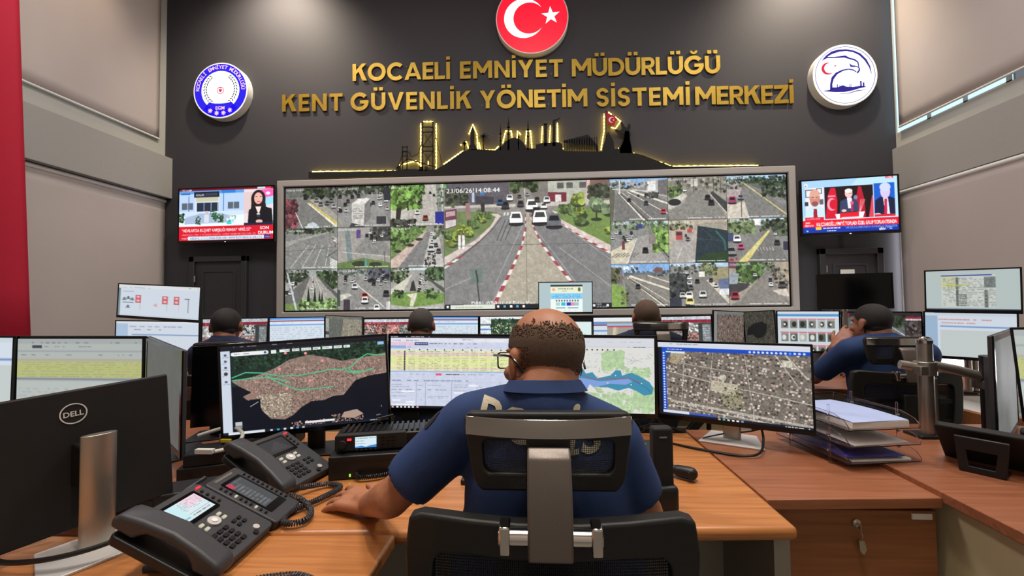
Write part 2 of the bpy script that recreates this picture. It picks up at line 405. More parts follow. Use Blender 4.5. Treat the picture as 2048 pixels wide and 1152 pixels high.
# blinds (fabric hanging in gentle waves + bottom bar)
def blind(label, x, y0, y1, z0, z1, sx, group=None):
    t = thing('roller_blind', label, 'blind', (x, (y0 + y1) / 2, z0), 0)
    b = MB(); n = 60; k = 14; vs = []
    for i in range(n + 1):
        for j in range(k + 1):
            y = y0 + (y1 - y0) * i / n; z = z0 + (z1 - z0) * j / k
            vs.append((.006 * math.sin(y * 5.1 + .4 * z) * (1 - j / k), y - (y0 + y1) / 2, z - z0))
    b.add(vs, [(i * (k + 1) + j, (i + 1) * (k + 1) + j, (i + 1) * (k + 1) + j + 1, i * (k + 1) + j + 1) for i in range(n) for j in range(k)])
    o = b.build('blind_fabric', M_blind, t); s = o.modifiers.new('thick', 'SOLIDIFY'); s.thickness = .004
    MB().tube([(0, (y0 - y1) / 2, 0), (0, (y1 - y0) / 2, 0)], .016, 10).build('bottom_bar', M_white, t)
    MB().tube([(0, (y0 - y1) / 2, z1 - z0 - .02), (0, (y1 - y0) / 2, z1 - z0 - .02)], .03, 10).build('roller_tube', M_white, t)
XBlL = XL + .03; XBlR = XR - .055
pl = PX(318, 278, XBlL); pr = PX(1788, 259, XBlR)
blind('taupe roller blind over the upper window of the left side wall, above the grey beam', XBlL, 1.5, pl.y, pl.z, CEIL - .25, -1)
blind('taupe roller blind over the upper right side window, daylight along its lower edge', XBlR, 1.5, YW - .13, pr.z, CEIL - .25, 1)
blind('taupe roller blind covering the left wall below the grey beam', XBlL, -.5, YW - .02, .2, bl[0] - .02, -1)
blind('taupe roller blind covering the right wall below the grey beam, bright daylight under it', XBlR, 1.5, YW - .09, .74, br[0] - .02, 1)
# doors
def door(name, x0, x1, top, sign):
    a = PY(x0, top, YW).x; d = PY(x1, top, YW).x; z = PY((x0 + x1) / 2, top, YW).z
    f = MB(); f.box(a, a + .09, YW - .07, YW + .02, 0, z); f.box(d - .09, d, YW - .07, YW + .02, 0, z); f.box(a, d, YW - .07, YW + .02, z - .09, z)
    o = struct(name, f, M_doorg, bevel=.006)
    l = MB().box(a + .09, d - .09, YW - .03, YW - .005, 0, z - .09)
    l.ring(rrect(a + .2, d - .2, 1.1, z - .22, .02), rrect(a + .24, d - .24, 1.14, z - .26, .02), YW - .042, YW - .03, 'y')
    l.ring(rrect(a + .2, d - .2, .2, .95, .02), rrect(a + .24, d - .24, .24, .91, .02), YW - .042, YW - .03, 'y')
    l.build('door_leaf', M_doorg, o, bevel=.003)
    hx = a + .16 if sign else d - .16
    MB().box(hx - .02, hx + .02, YW - .045, YW - .03, .93, 1.13).tube([(hx, YW - .04, 1.05), (hx, YW - .09, 1.05), (hx + .11, YW - .09, 1.05)], .01).build('door_handle', M_silver, o)
    MB().cyl((a + .1, YW - .06, .35), .012, .1).cyl((a + .1, YW - .06, 1.7), .012, .1).build('hinge', M_silver, o)
    return a, d, z
door('door_1', 384, 498, 513, 0); dd = door('door_2', 1633, 1760, 497, 1)
s1 = PY(1690, 544, YW)
tag(MB().box(s1.x - .1, s1.x + .1, YW - .056, YW - .044, s1.z - .035, s1.z + .035).build('door_sign', M_paperw, None), 'small blank white plate on the dark door below the right television', 'sign')
# big red cloth on the far left
b = MB(); n = 50; vs = []
pf0 = PX(38, 0, -5.0); pf1 = PX(61, 668, -5.0)
for i in range(n + 1):
    for z in (.55, 1.5, 3, 4.5, 6.6):
        f = (z - .55) / 6.05; yend = pf1.y + (pf0.y - pf1.y) * (z - pf1.z) / (pf0.z - pf1.z); y = 1.9 + (yend - 1.9) * i / n
        vs.append((-5.0 + .03 * math.sin((y - yend) * 11 + .25 * z * (1 - i / n)), y, z))
b.add(vs, [(i * 5 + j, (i + 1) * 5 + j, (i + 1) * 5 + j + 1, i * 5 + j + 1) for i in range(n) for j in range(4)])
t = thing('hanging_flag', 'long red cloth flag hanging down the left wall at the photo edge', 'flag', (-5.0, 3.2, .55))
o = b.build('flag_cloth', M_red, None); o.parent = t; o.matrix_parent_inverse = Matrix.Translation((5.0, -3.2, -.55)); s = o.modifiers.new('thick', 'SOLIDIFY'); s.thickness = .006
o = MB().tube([(-5.02, 1.8, 6.6), (-5.02, 4.9, 6.6)], .02).build('pole', M_silver, None); o.parent = t; o.matrix_parent_inverse = Matrix.Translation((5.0, -3.2, -.55))

# ================================================================== round illuminated signs
def lightbox(label, px, py, r_px, face, thick=.13):
    Y = YW - thick; c = PY(px, py, Y); r = r_px / F * Y
    t = thing('round_lightbox_sign', label, 'sign', (c.x, YW, c.z))
    MB().ring(circ(0, 0, r), circ(0, 0, r * .965), -thick, 0, 'y').prism(circ(0, 0, r * .965), -.03, 0, 'y').build('housing', M_white, t)
    MB().prism(circ(0, 0, r * .972, 72), -thick - .002, -thick + .01, 'y').build('face', face, t)
    return t, r, -thick - .003
def flat(mb, pts, y): mb.add([(x, y, z) for x, z in pts], [tuple(range(len(pts)))])
def star(cx, cz, r, rot=90, k=.382, n=5):
    P = []
    for i in range(n * 2):
        a = math.radians(rot + 180 * i / n); q = r if i % 2 == 0 else r * k; P.append((cx + q * math.cos(a), cz + q * math.sin(a)))
    return P
def starmesh(mb, cx, cz, r, y, rot=90, k=.382, n=5):
    P = star(cx, cz, r, rot, k, n); mb.add([(cx, y, cz)] + [(a, y, b) for a, b in P], [(0, i + 1, (i + 1) % (2 * n) + 1) for i in range(2 * n)])
def crescent(mb, cx, cz, R, dx, r, y, ang=0, n=48):
    """strip between the outer circle R and an inner circle r shifted by dx; opening turned by ang"""
    ca = (R * R - r * r + dx * dx) / (2 * dx * R); a0 = math.acos(max(-1, min(1, ca)))
    cb = (R * R - r * r - dx * dx) / (2 * dx * r); b0 = math.acos(max(-1, min(1, cb))); vs = []
    for i in range(n + 1):
        f = i / n; a = a0 + (2 * PI - 2 * a0) * f; b_ = b0 + (2 * PI - 2 * b0) * f
        for x, z in ((R * math.cos(a), R * math.sin(a)), (dx + r * math.cos(b_), r * math.sin(b_))):
            vs.append((cx + x * math.cos(ang) - z * math.sin(ang), y, cz + x * math.sin(ang) + z * math.cos(ang)))
    mb.add(vs, [(2 * i, 2 * i + 1, 2 * i + 3, 2 * i + 2) for i in range(n)])
# 1) flag sign
t, r, y = lightbox('large round red light box sign with white crescent and star, top centre of dark wall', 1064, 36, 74, E_red)
b = MB(); u = r / 74.
crescent(b, -16 * u, 0, 41 * u, 10.5 * u, 32.5 * u, y, .0); b.build('crescent', E_white, t)
b = MB(); starmesh(b, 38 * u, 3 * u, 19.5 * u, y, 165); b.build('star', E_white, t)
# 2) blue police sign
t, r, y = lightbox('round blue and white illuminated sign with wreath and EGM lettering, left on dark wall', 441, 181, 60, E_white)
b = MB(); b.ring(circ(0, 0, r * .955), circ(0, 0, r * .70), y - .001, y + .001, 'y')
flat(b, [(x * r, z * r) for x, z in [(-.62, -.66), (-.42, -.42), (-.2, -.46), (0, -.47), (.2, -.46), (.42, -.42), (.62, -.66), (.4, -.86), (0, -.94), (-.4, -.86)]], y - .001)
b.build('blue_ring', E_blue, t)
b = MB(); txt = 'KOCAELİ EMNİYET MÜDÜRLÜĞÜ'; n = len(txt)
for i, ch in enumerate(txt):
    if ch == ' ': continue
    a = math.radians(176 - 172 * i / (n - 1)); R_ = r * .775
    text_into(b, ch, R_ * math.cos(a), R_ * math.sin(a), r * .125, y - .004, .02, rot=a - PI / 2, align='c')
b.build('ring_lettering', E_pink, t); b = MB()
text_into(b, 'EGM', 0, -r * .69, r * .12, y - .004, .02, align='c')
b.build('acronym_lettering', E_pink, t)
for k, (sx, sz) in enumerate([(-.36, -.72), (-.125, -.81), (.125, -.81), (.36, -.72)]):
    b = MB(); starmesh(b, sx * r, sz * r, r * .1, y - .004, 90, .5, 8); b.build('star', E_pink, t)
for sx in (-1, 1):
    b = MB()
    for i in range(11):
        a = math.radians(-52 + 104 * i / 10); cx = sx * r * .56 * math.cos(a); cz = r * .56 * math.sin(a) + .04 * r
        for q in (-1, 1):
            ta = math.atan2(math.cos(a), -math.sin(a) * sx) + q * .5 * sx; L_ = r * .075
            dx, dz = math.cos(ta) * L_, math.sin(ta) * L_; ox, oz = sx * q * r * .04 * math.cos(a), q * r * .04 * math.sin(a)
            b.add([(cx + ox - dx, y, cz + oz - dz), (cx + ox + dz * .3, y, cz + oz - dx * .3), (cx + ox + dx, y, cz + oz + dz), (cx + ox - dz * .3, y, cz + oz + dx * .3)], [(0, 1, 2, 3)])
    b.build('laurel_branch', E_sgrey, t)
b = MB(); b.ring(circ(0, .0, r * .13, 24), circ(0, .0, r * .105, 24), y, y + .001, 'y'); flat(b, [(-.06 * r, .02 * r), (-.05 * r, .07 * r), (0, .04 * r), (.05 * r, .07 * r), (.06 * r, .02 * r), (.04 * r, -.04 * r), (0, -.07 * r), (-.04 * r, -.04 * r)], y)
crescent(b, 0, .12 * r, .05 * r, .018 * r, .04 * r, y, PI / 2, 16); b.build('badge', E_lred, t)
# 3) eagle sign
t, r, y = lightbox('round white illuminated sign with navy eagle head and crescent, right on dark wall', 1690, 150, 60.5, E_white)
def ez(pts): return [((x - 607) / 196 * r, (478 - z) / 188 * r) for x, z in pts]
b = MB(); b.ring(circ(0, 0, r * .93), circ(0, 0, r * .912), y, y + .001, 'y')
def ribbon(mb, A, B_): mb.add([(x, y, z) for p in zip(ez(A), ez(B_)) for x, z in p], [(2 * i, 2 * i + 1, 2 * i + 3, 2 * i + 2) for i in range(len(A) - 1)])
ribbon(b, [(468, 384), (497, 352), (530, 330), (570, 320), (620, 320), (665, 330), (705, 350), (740, 388), (760, 430), (768, 482)],
       [(470, 382), (525, 350), (545, 343), (578, 334), (620, 332), (660, 341), (695, 360), (728, 395), (752, 436), (766, 482)])
ribbon(b, [(468, 384), (500, 362), (545, 364), (590, 360), (612, 358), (640, 374), (668, 382), (690, 400), (694, 425), (690, 432)],
       [(470, 385), (500, 371), (545, 372), (585, 372), (606, 372), (640, 384), (662, 391), (682, 404), (687, 424), (684, 434)])
ribbon(b, [(634, 406), (650, 420), (672, 424), (690, 430)], [(640, 430), (655, 432), (674, 431), (688, 435)])
ribbon(b, [(690, 430), (698, 440), (698, 455), (690, 466), (682, 474)], [(684, 434), (690, 443), (688, 453), (682, 458), (678, 470)])
ribbon(b, [(682, 474), (676, 460), (660, 447), (630, 440), (590, 445), (550, 462), (524, 490), (514, 530), (512, 572)],
       [(680, 468), (672, 464), (655, 453), (628, 447), (596, 453), (560, 472), (538, 500), (528, 530), (528, 560)])
flat(b, ez([(462, 572), (512, 566), (528, 552), (560, 552), (590, 540), (612, 550), (650, 553), (700, 548), (735, 556), (690, 564), (650, 575), (600, 583), (545, 582)]), y)
for x, h, w_ in ((558, 534, 3), (572, 540, 2), (632, 536, 2), (640, 534, 2), (700, 518, 5), (716, 528, 5)): flat(b, ez([(x - w_, 556), (x - w_, h), (x + w_, h), (x + w_, 556)]), y)
ribbon(b, [(565, 592), (620, 590), (680, 574), (735, 572)], [(565, 594), (620, 594), (680, 580), (735, 573)])
text_into(b, 'KGYS', ez([(680, 0)])[0][0], ez([(0, 608)])[0][1], r * .05, y, .0, align='c'); b.build('eagle_emblem', E_navy, t)
b = MB(); cc = ez([(504, 435)])[0]; crescent(b, cc[0], cc[1], .2 * r, .055 * r, .165 * r, y, .2, 24); cc = ez([(549, 420)])[0]; starmesh(b, cc[0], cc[1], .05 * r, y, 80)
b.build('crescent_and_star', E_lred, t)

# ================================================================== raised gold letters
def bar(x0, x1, z0=0, z1=1): return [(x0, z0), (x1, z0), (x1, z1), (x0, z1)]
def stroke(p, q, t=.2):
    dx, dz = q[0] - p[0], q[1] - p[1]; return [(p[0], p[1]), (p[0] + t, p[1]), (q[0] + t, q[1]), (q[0], q[1])]
def arcs(cx, cz, ro, ri, a0, a1, n=20, sx=1.):
    o = []
    for k in range(n):
        a = math.radians(a0 + (a1 - a0) * k / n); b_ = math.radians(a0 + (a1 - a0) * (k + 1) / n)
        o.append([(cx + sx * ri * math.cos(a), cz + ri * math.sin(a)), (cx + sx * ro * math.cos(a), cz + ro * math.sin(a)), (cx + sx * ro * math.cos(b_), cz + ro * math.sin(b_)), (cx + sx * ri * math.cos(b_), cz + ri * math.sin(b_))])
    return o
S = .21
def dots(w_): return [bar(w_ / 2 - .27, w_ / 2 - .06, 1.12, 1.31), bar(w_ / 2 + .06, w_ / 2 + .27, 1.12, 1.31)]
def U(w_): return [bar(0, S, w_ / 2, 1), bar(w_ - S, w_, w_ / 2, 1)] + arcs(w_ / 2, w_ / 2, w_ / 2, w_ / 2 - S, 180, 360)
def O(): return arcs(.53, .5, .53, .31, 0, 360, 36)
def G(): return arcs(.53, .5, .53, .31, 40, 345, 32) + [bar(.55, 1.05, .38, .57)]
GL = {
 'K': (.82, [bar(0, S), [(S, .38), (S, .62), (.55, 1), (.82, 1)], [(.32, .62), (.5, .8), (.85, 0), (.58, 0)]]),
 'O': (1.06, O()), 'C': (.95, arcs(.53, .5, .53, .31, 45, 315, 30)),
 'A': (.98, [[(0, 0), (.22, 0), (.58, 1), (.38, 1)], [(.98, 0), (.76, 0), (.4, 1), (.6, 1)], bar(.24, .74, .2, .37)]),
 'E': (.62, [bar(0, S), bar(0, .62, 0, .19), bar(0, .58, .41, .59), bar(0, .62, .81, 1)]),
 'L': (.6, [bar(0, S), bar(0, .6, 0, .2)]), 'İ': (S, [bar(0, S), bar(0, S, 1.12, 1.31)]),
 'M': (1.08, [bar(0, S), bar(1.08 - S, 1.08), [(0, 1), (.24, 1), (.64, .38), (.44, .28)], [(1.08, 1), (.84, 1), (.44, .38), (.64, .28)]]),
 'N': (.86, [bar(0, S), bar(.86 - S, .86), [(0, 1), (.2, 1), (.86, 0), (.66, 0)]]),
 'Y': (.86, [bar(.43 - S / 2, .43 + S / 2, 0, .5), [(0, 1), (.24, 1), (.535, .46), (.325, .4)], [(.86, 1), (.62, 1), (.325, .46), (.535, .4)]]),
 'T': (.76, [bar(.38 - S / 2, .38 + S / 2), bar(0, .76, .81, 1)]),
 'Ü': (.82, U(.82) + dots(.82)), 'D': (.88, [bar(0, S), bar(0, .38, 0, .2), bar(0, .38, .8, 1)] + arcs(.38, .5, .5, .3, -90, 90)),
 'R': (.72, [bar(0, S), bar(0, .4, .8, 1), bar(0, .4, .36, .54)] + arcs(.4, .68, .32, .13, -90, 90, 14) + [[(.3, .4), (.5, .4), (.75, 0), (.52, 0)]]),
 'G': (1.06, G()), 'Ğ': (1.06, G() + arcs(.53, 1.3, .2, .08, 180, 360, 10)),
 'V': (.92, [[(0, 1), (.23, 1), (.55, 0), (.37, 0)], [(.92, 1), (.69, 1), (.37, 0), (.55, 0)]]),
 'Ö': (1.06, O() + dots(1.06)), 'S': (.68, arcs(.34, .72, .3, .12, 10, 270, 18, 1.1) + arcs(.34, .29, .3, .115, -170, 90, 18, 1.1)),
 'Z': (.74, [bar(0, .74, 0, .2), bar(0, .74, .8, 1), [(0, .18), (.27, .18), (.74, .82), (.47, .82)]]),
}
ORD = ['first', 'second', 'third', 'fourth', 'fifth', 'sixth', 'seventh', 'eighth', 'ninth']
def goldword(wd, px0, zt0, px1, zt1, hpx, line):
    """px0..px1 extent, y of the cap tops at both ends"""
    tot = sum(GL[c][0] for c in wd); YL_ = YW - .03
    a = PY(px0, zt0 + hpx, YL_); d = PY(px1, zt1 + hpx, YL_); h = hpx / F * YL_; W_ = (d.x - a.x) / h
    gap = (W_ - tot) / (len(wd) - 1); x = 0
    cnt = {}
    for i, ch in enumerate(wd):
        w_, polys = GL[ch]; b = MB()
        for k_, p in enumerate(polys): b.prism([(q[0] * h, q[1] * h) for q in p], -.00025 * (k_ % 7), .014, 'y')
        f = x / W_
        for sx_, sz_ in ((.1, .2), (.1, .8)): b.cyl((sx_ * h, .012, sz_ * h), .006, .022, 6, 'y')
        o = b.build('gold_letter', M_gold, None, smooth=False)
        o.location = (a.x + x * h, YL_, a.z + (d.z - a.z) * f)
        cnt[ch] = cnt.get(ch, 0) + 1
        rep = wd.count(ch) > 1
        lab = f'raised gold letter {ch} in the word {wd} on dark wall' if not rep else f'raised gold letter {ch}, {ORD[cnt[ch] - 1]} {ch} from the left in the word {wd}'
        tag(o, lab, 'letter', f'gold letters of the {line} line'); x += w_ + gap
ln1 = lambda x: 126 + (111 - 126) * (x - 705) / (1440 - 705)
ln2 = lambda x: 187 + (170 - 187) * (x - 563) / (1588 - 563)
for wd, a, d in (('KOCAELİ', 705, 900), ('EMNİYET', 920, 1126), ('MÜDÜRLÜĞÜ', 1144, 1441)): goldword(wd, a, ln1(a), d, ln1(d), 36, 'upper')
for wd, a, d in (('KENT', 564, 685), ('GÜVENLİK', 701, 942), ('YÖNETİM', 960, 1175), ('SİSTEMİ', 1193, 1380), ('MERKEZİ', 1391, 1588)): goldword(wd, a, ln2(a), d, ln2(d), 36.5, 'lower')

# ================================================================== skyline silhouette with led backlight
YS = YW - .075
def sp(x, y): p = PY(x, y, YS); return (p.x, p.z)
t = thing('skyline_silhouette', 'black city skyline cutout backlit by yellow leds above the video wall', 'wall decoration', (0, YW, 0))
hill = [(617, 356), (617, 344), (800, 341), (812, 338), (868, 340), (885, 332), (905, 318), (925, 303), (945, 298), (990, 300), (998, 296), (1006, 290), (1010, 283), (1022, 277), (1030, 275), (1040, 279), (1048, 287), (1052, 296), (1072, 297), (1072, 289), (1086, 286), (1118, 284), (1124, 288), (1127, 302), (1205, 303), (1206, 292), (1209, 284), (1212, 272), (1216, 262), (1222, 272), (1227, 282), (1229, 298), (1240, 296), (1246, 284), (1250, 262), (1258, 262), (1260, 280), (1264, 296), (1264, 305), (1285, 310), (1345, 333), (1522, 331), (1527, 330), (1527, 336.3)]
b = MB()
hl = [sp(*p) for p in hill]
def tri2(pts):
    from mathutils.geometry import tessellate_polygon
    return tessellate_polygon([[Vector((x, z, 0)) for x, z in pts]])
def slab(mb, pts, y0, y1):
    n = len(pts); vs = [(x, y0, z) for x, z in pts] + [(x, y1, z) for x, z in pts]; T = tri2(pts)
    mb.add(vs, [tuple(f) for f in T] + [tuple(i + n for i in f) for f in T] + [(i, (i + 1) % n, n + (i + 1) % n, n + i) for i in range(n)])
y0, y1 = -.075, -.06
slab(b, hl, y0, y1)
def px_poly(pts): slab(b, [sp(*p) for p in pts], y0, y1)
def px_line(p, q, w_):
    p = Vector(sp(*p)); q = Vector(sp(*q)); d = (q - p).normalized() * w_ / F * YS / 2; nrm = Vector((-d.y, d.x))
    slab(b, [tuple(p + nrm), tuple(q + nrm), tuple(q - nrm), tuple(p - nrm)], y0, y1)
# bridge: tall and short tower, cables, deck
for x in (845, 866): px_line((x, 341), (x, 243), 2.6)
for yy in (254, 264, 293, 302): px_line((844, yy), (867, yy), 2)
for q in ((845, 264, 866, 293), (866, 264, 845, 293), (845, 302, 866, 330), (866, 302, 845, 330)): px_line((q[0], q[1]), (q[2], q[3]), 1)
for x in (805, 814): px_line((x, 340), (x, 292), 2)
for yy in (294, 303, 312): px_line((804, yy), (815, yy), 1.6)
cab = [(792, 338), (800, 322), (806, 303), (815, 303), (824, 314), (836, 308), (845, 280), (845, 302)]
for p, q in zip(cab[:-2], cab[1:-1]): px_line(p, q, 1.3)
for p, q in (((792, 338), (815, 318)), ((815, 318), (830, 322)), ((830, 322), (872, 334)), ((867, 255), (885, 331)), ((866, 290), (872, 326))): px_line(p, q, 2 if p[0] < 860 else 1)
for x, w_ in ((798, 6), (842, 8), (852, 6)): px_line((x, 342), (x, 333), w_)
# clock tower, palms, minarets
px_poly([(936, 300), (938, 292), (941, 288), (941, 262), (943, 258), (945, 251), (947, 258), (949, 262), (949, 288), (952, 292), (954, 300)])
for cx, cy, q, zb in ((967, 272, 11, 300), (929, 286, 7, 300)):
    px_line((cx, zb), (cx, cy), 2)
    for a in range(0, 360, 30): 
        a = math.radians(a + 10); px_poly([(cx - 1.5 * math.sin(a), cy + 1.5 * math.cos(a)), (cx + q * math.cos(a), cy - q * math.sin(a) + 1), (cx + 1.5 * math.sin(a), cy - 1.5 * math.cos(a))])
for x, tp, w_ in ((1001, 246, 2.6), (1017, 233, 4), (1037, 252, 2), (1056, 238, 3)):
    px_line((x, 300), (x, tp + 14), w_); px_poly([(x - w_ / 2, tp + 15), (x, tp), (x + w_ / 2, tp + 15)]); px_line((x, tp + 20), (x, tp + 23), w_ + 2.4); px_line((x, tp + 34), (x, tp + 36), w_ + 2)
# chimneys, bird, pavilion
px_line((1091, 292), (1091, 248), 6); px_line((1108, 292), (1108, 242), 6); px_line((1087, 248), (1095, 248), 3)
px_poly([(1103, 243), (1108, 239), (1114, 238), (1122, 234), (1116, 241), (1110, 243), (1106, 242)])
px_poly([(1127, 284), (1128, 281), (1176, 269), (1183, 277), (1196, 292), (1196, 303), (1193, 303), (1190, 292), (1128, 285)])
for k in range(14): px_line((1129 + k * 5, 303), (1129 + k * 5, 280 - k * .5), 1.6)
# flag pole and rider statue
px_line((1212, 275), (1212, 221), 1.6)
px_poly([(1240, 296), (1247, 281), (1243, 276), (1249, 275), (1247, 268), (1237, 268), (1231, 262), (1229, 257), (1235, 259), (1240, 262), (1244, 257), (1241, 246), (1244, 243), (1247, 249), (1252, 256), (1256, 252), (1257, 247), (1261, 249), (1261, 256), (1259, 262), (1262, 270), (1259, 276), (1262, 290), (1264, 306), (1240, 306)])
b.build('cutout_panel', M_sil, t, smooth=False)
b = MB(); slab(b, [sp(*p) for p in [(1213, 222), (1218, 228), (1227, 231), (1236, 240), (1230, 244), (1228, 252), (1219, 249), (1214, 247)]], y0 - .008, y0 - .001); b.build('small_flag', M_red, t, smooth=False)
b = MB(); c0 = sp(1223, 240); crescent(b, c0[0], c0[1], .045, .013, .036, y0 - .0095, -.3, 20); starmesh(b, c0[0] + .03, c0[1] - .005, .016, y0 - .0095); b.build('flag_crescent', M_white, t)
def beads(path, step=7.5, off=(0, -2.2)):
    pts = []; rs = []
    for p, q in zip(path[:-1], path[1:]):
        L_ = math.hypot(q[0] - p[0], q[1] - p[1]); n_ = max(1, round(L_ / step))
        for k in range(n_):
            for g, r_ in ((0, .0085), (.22, .0075), (.35, .0025), (.65, .0025), (.78, .0075)):
                f = (k + g) / n_; x, z = sp(p[0] + (q[0] - p[0]) * f + off[0], p[1] + (q[1] - p[1]) * f + off[1]); pts.append((x, -.03, z)); rs.append(r_)
    MB().tube(pts, rs, 6).build('led_strip', E_led, t)
beads([(622, 343), (792, 341)], 15, (0, -1.2)); beads([(1348, 332), (1522, 330)], 15, (0, -1.2))
for xo in (840, 871): beads([(xo, 336), (xo, 243)], 7, (0, 0))
beads([(846, 243), (866, 243)]); beads([(797, 331), (830, 322), (838, 330)], 6)
beads([(855, 330), (855, 322)], 6)
beads([(886, 329), (926, 301)], 7); beads([(920, 290), (932, 284), (937, 300)], 6); beads([(937, 268), (945, 249), (953, 268), (955, 299)], 6); beads([(957, 285), (960, 300), (990, 300), (997, 292)], 6)
beads([(1005, 286), (1011, 262), (1022, 262), (1024, 276)], 6); beads([(1034, 276), (1035, 262), (1042, 270)], 6); beads([(1051, 288), (1053, 262), (1061, 262), (1064, 298), (1072, 298)], 6)
beads([(1083, 285), (1085, 252)], 6); beads([(1099, 285), (1101, 250)], 6); beads([(1115, 283), (1115, 246), (1116, 283), (1128, 299)], 6); beads([(1100, 300), (1100, 292)], 4)
beads([(1130, 304), (1196, 304)], 8, (0, 0)); beads([(1203, 300), (1206, 280), (1209, 262), (1209, 226)], 7); beads([(1216, 222), (1240, 240), (1230, 255), (1220, 252)], 6, (2, 0)); beads([(1232, 300), (1240, 296)], 6)
beads([(1268, 305), (1345, 331)], 12, (0, -.6))
# ================================================================== video wall and its pictures
GRYR = (128, 126, 122); GRN = (66, 92, 44); DKG = (44, 58, 38); PAVE = (186, 176, 160)
def feed(k):
    c = Cv(112, 84, GRYR)
    sky = lambda h, col=(150, 180, 210): c.R(0, 0, 100, h, col)
    if k == 0:
        c.R(0, 0, 100, 100, (118, 118, 114)); c.R(0, 0, 100, 24, (96, 98, 90)); c.TR(35, 0, 100, 26, (48, 60, 40), 60, 7)
        c.P([(45, 30), (62, 26), (100, 70), (100, 100), (62, 100)], (150, 146, 134)); c.P([(10, 28), (46, 30), (100, 90), (100, 100), (35, 100)], (112, 112, 108))
        c.P([(44, 38), (48, 36), (100, 86), (100, 96)], (196, 178, 84)); c.P([(42, 38), (44, 37), (100, 95), (97, 98)], (214, 210, 196))
        for x, y in ((68, 40), (80, 38), (93, 46), (88, 32), (60, 30)): c.car(x, y, 11, (90 + 80 * random.random(),) * 3)
        c.TR(0, 30, 22, 95, (104, 50, 58), 60, 9); c.P([(38, 100), (44, 88), (52, 84), (60, 88), (66, 100)], (180, 190, 196)); c.L([(20, 60), (34, 100)], 2, (206, 206, 200))
    elif k == 1:
        c.R(0, 0, 100, 100, (120, 118, 114)); c.TR(0, 0, 100, 20, (54, 66, 48), 50, 7); c.P([(0, 60), (60, 20), (80, 20), (100, 100), (0, 100)], (136, 134, 130))
        for i in range(24): c.car(random.uniform(2, 98), random.uniform(20, 60), 9, (random.choice([220, 180, 60, 40]),) * 3)
        c.P([(28, 42), (52, 44), (50, 96), (27, 88)], (186, 184, 176)); c.P([(28, 42), (40, 30), (62, 30), (52, 44)], (208, 206, 196)); c.P([(52, 44), (62, 30), (64, 76), (50, 96)], (112, 112, 110))
        c.W(31, 52, 48, 80, (130, 126, 118), 5, .8); c.R(74, 74, 92, 92, (50, 52, 60)); c.R(88, 6, 100, 36, (40, 44, 54)); c.P([(22, 100), (27, 88), (52, 96), (52, 100)], (60, 60, 62))
    elif k == 2:
        c.R(0, 0, 100, 100, (180, 176, 164)); c.P([(62, 8), (82, 6), (92, 100), (20, 100)], (170, 164, 154)); c.TR(0, 0, 58, 56, (96, 138, 50), 130, 9); c.TR(40, 0, 64, 22, (80, 120, 48), 40, 6)
        c.P([(12, 56), (22, 52), (18, 92), (10, 92)], (42, 40, 34)); c.TR(0, 84, 46, 98, (60, 60, 54), 30, 8); c.L([(32, 40), (34, 62)], 4, (50, 44, 36))
        for x, y, q, col in ((55, 44, 9, (60, 50, 50)), (51, 66, 11, (220, 220, 220)), (66, 80, 13, (140, 48, 40)), (75, 20, 6, (50, 50, 50)), (82, 26, 6, (50, 50, 50))): c.car(x, y, q, col)
        c.R(84, 66, 100, 96, (28, 34, 150)); c.P([(86, 0), (94, 0), (96, 66), (88, 66)], (120, 128, 120)); c.TR(86, 10, 100, 60, (100, 120, 90), 20, 4)
    elif k == 3:
        c.R(0, 0, 100, 100, (124, 124, 120)); c.TR(0, 0, 92, 12, (60, 76, 52), 50, 6); c.P([(0, 32), (80, 10), (88, 10), (30, 30), (0, 44)], (150, 150, 142))
        for i in range(4): c.L([(10 + 22 * i, 96), (46 + 13 * i, 40)], 1.4, (190, 190, 184))
        for i in range(6): c.L([(86, 74 + 4 * i), (100, 82 + 4 * i)], 2.2, (215, 215, 210))
        c.L([(0, 56), (100, 46)], 1, (80, 80, 80)); c.L([(0, 60), (60, 100)], 1, (90, 90, 90)); c.L([(78, 72), (100, 54)], 1.6, (50, 50, 50)); c.L([(20, 26), (100, 62)], .8, (90, 90, 88)); c.TR(90, 20, 100, 50, (150, 140, 134), 14, 4)
    elif k == 4:
        c.R(0, 0, 100, 100, (150, 146, 138)); c.P([(45, 40), (60, 10), (78, 10), (100, 56), (100, 70), (30, 60)], (128, 126, 122)); c.R(66, 0, 100, 34, (60, 60, 60)); c.TR(60, 0, 100, 30, (70, 72, 66), 40, 5)
        for i in range(10): c.car(random.uniform(62, 98), random.uniform(10, 38), 7, (random.choice([220, 180, 50]),) * 3)
        c.P([(14, 6), (24, 6), (30, 94), (20, 94)], (110, 126, 126)); c.P([(0, 86), (50, 74), (100, 86), (100, 100), (0, 100)], (96, 122, 62)); c.E(42, 88, 14, 7, (50, 60, 40)); c.E(72, 90, 12, 6, (50, 60, 40))
        c.R(36, 6, 44, 26, (88, 60, 130)); c.R(52, 76, 56, 96, (80, 150, 150)); c.L([(0, 58), (100, 72)], 1.4, (190, 186, 176)); c.car(56, 20, 8, (40, 40, 50)); c.L([(88, 58), (90, 90)], 1.4, (60, 60, 50))
    elif k == 5:
        c.R(0, 0, 100, 100, (134, 130, 124)); c.TR(0, 0, 66, 50, (92, 124, 58), 120, 9); c.P([(0, 40), (60, 16), (30, 60), (0, 80)], (110, 132, 74)); c.TR(0, 24, 44, 56, (80, 112, 52), 50, 6)
        c.P([(0, 82), (66, 12), (70, 14), (14, 100), (0, 100)], (190, 164, 150)); c.P([(14, 100), (70, 12), (76, 14), (66, 60), (60, 100)], (120, 118, 116)); c.P([(76, 14), (90, 20), (100, 100), (60, 100)], (176, 172, 164))
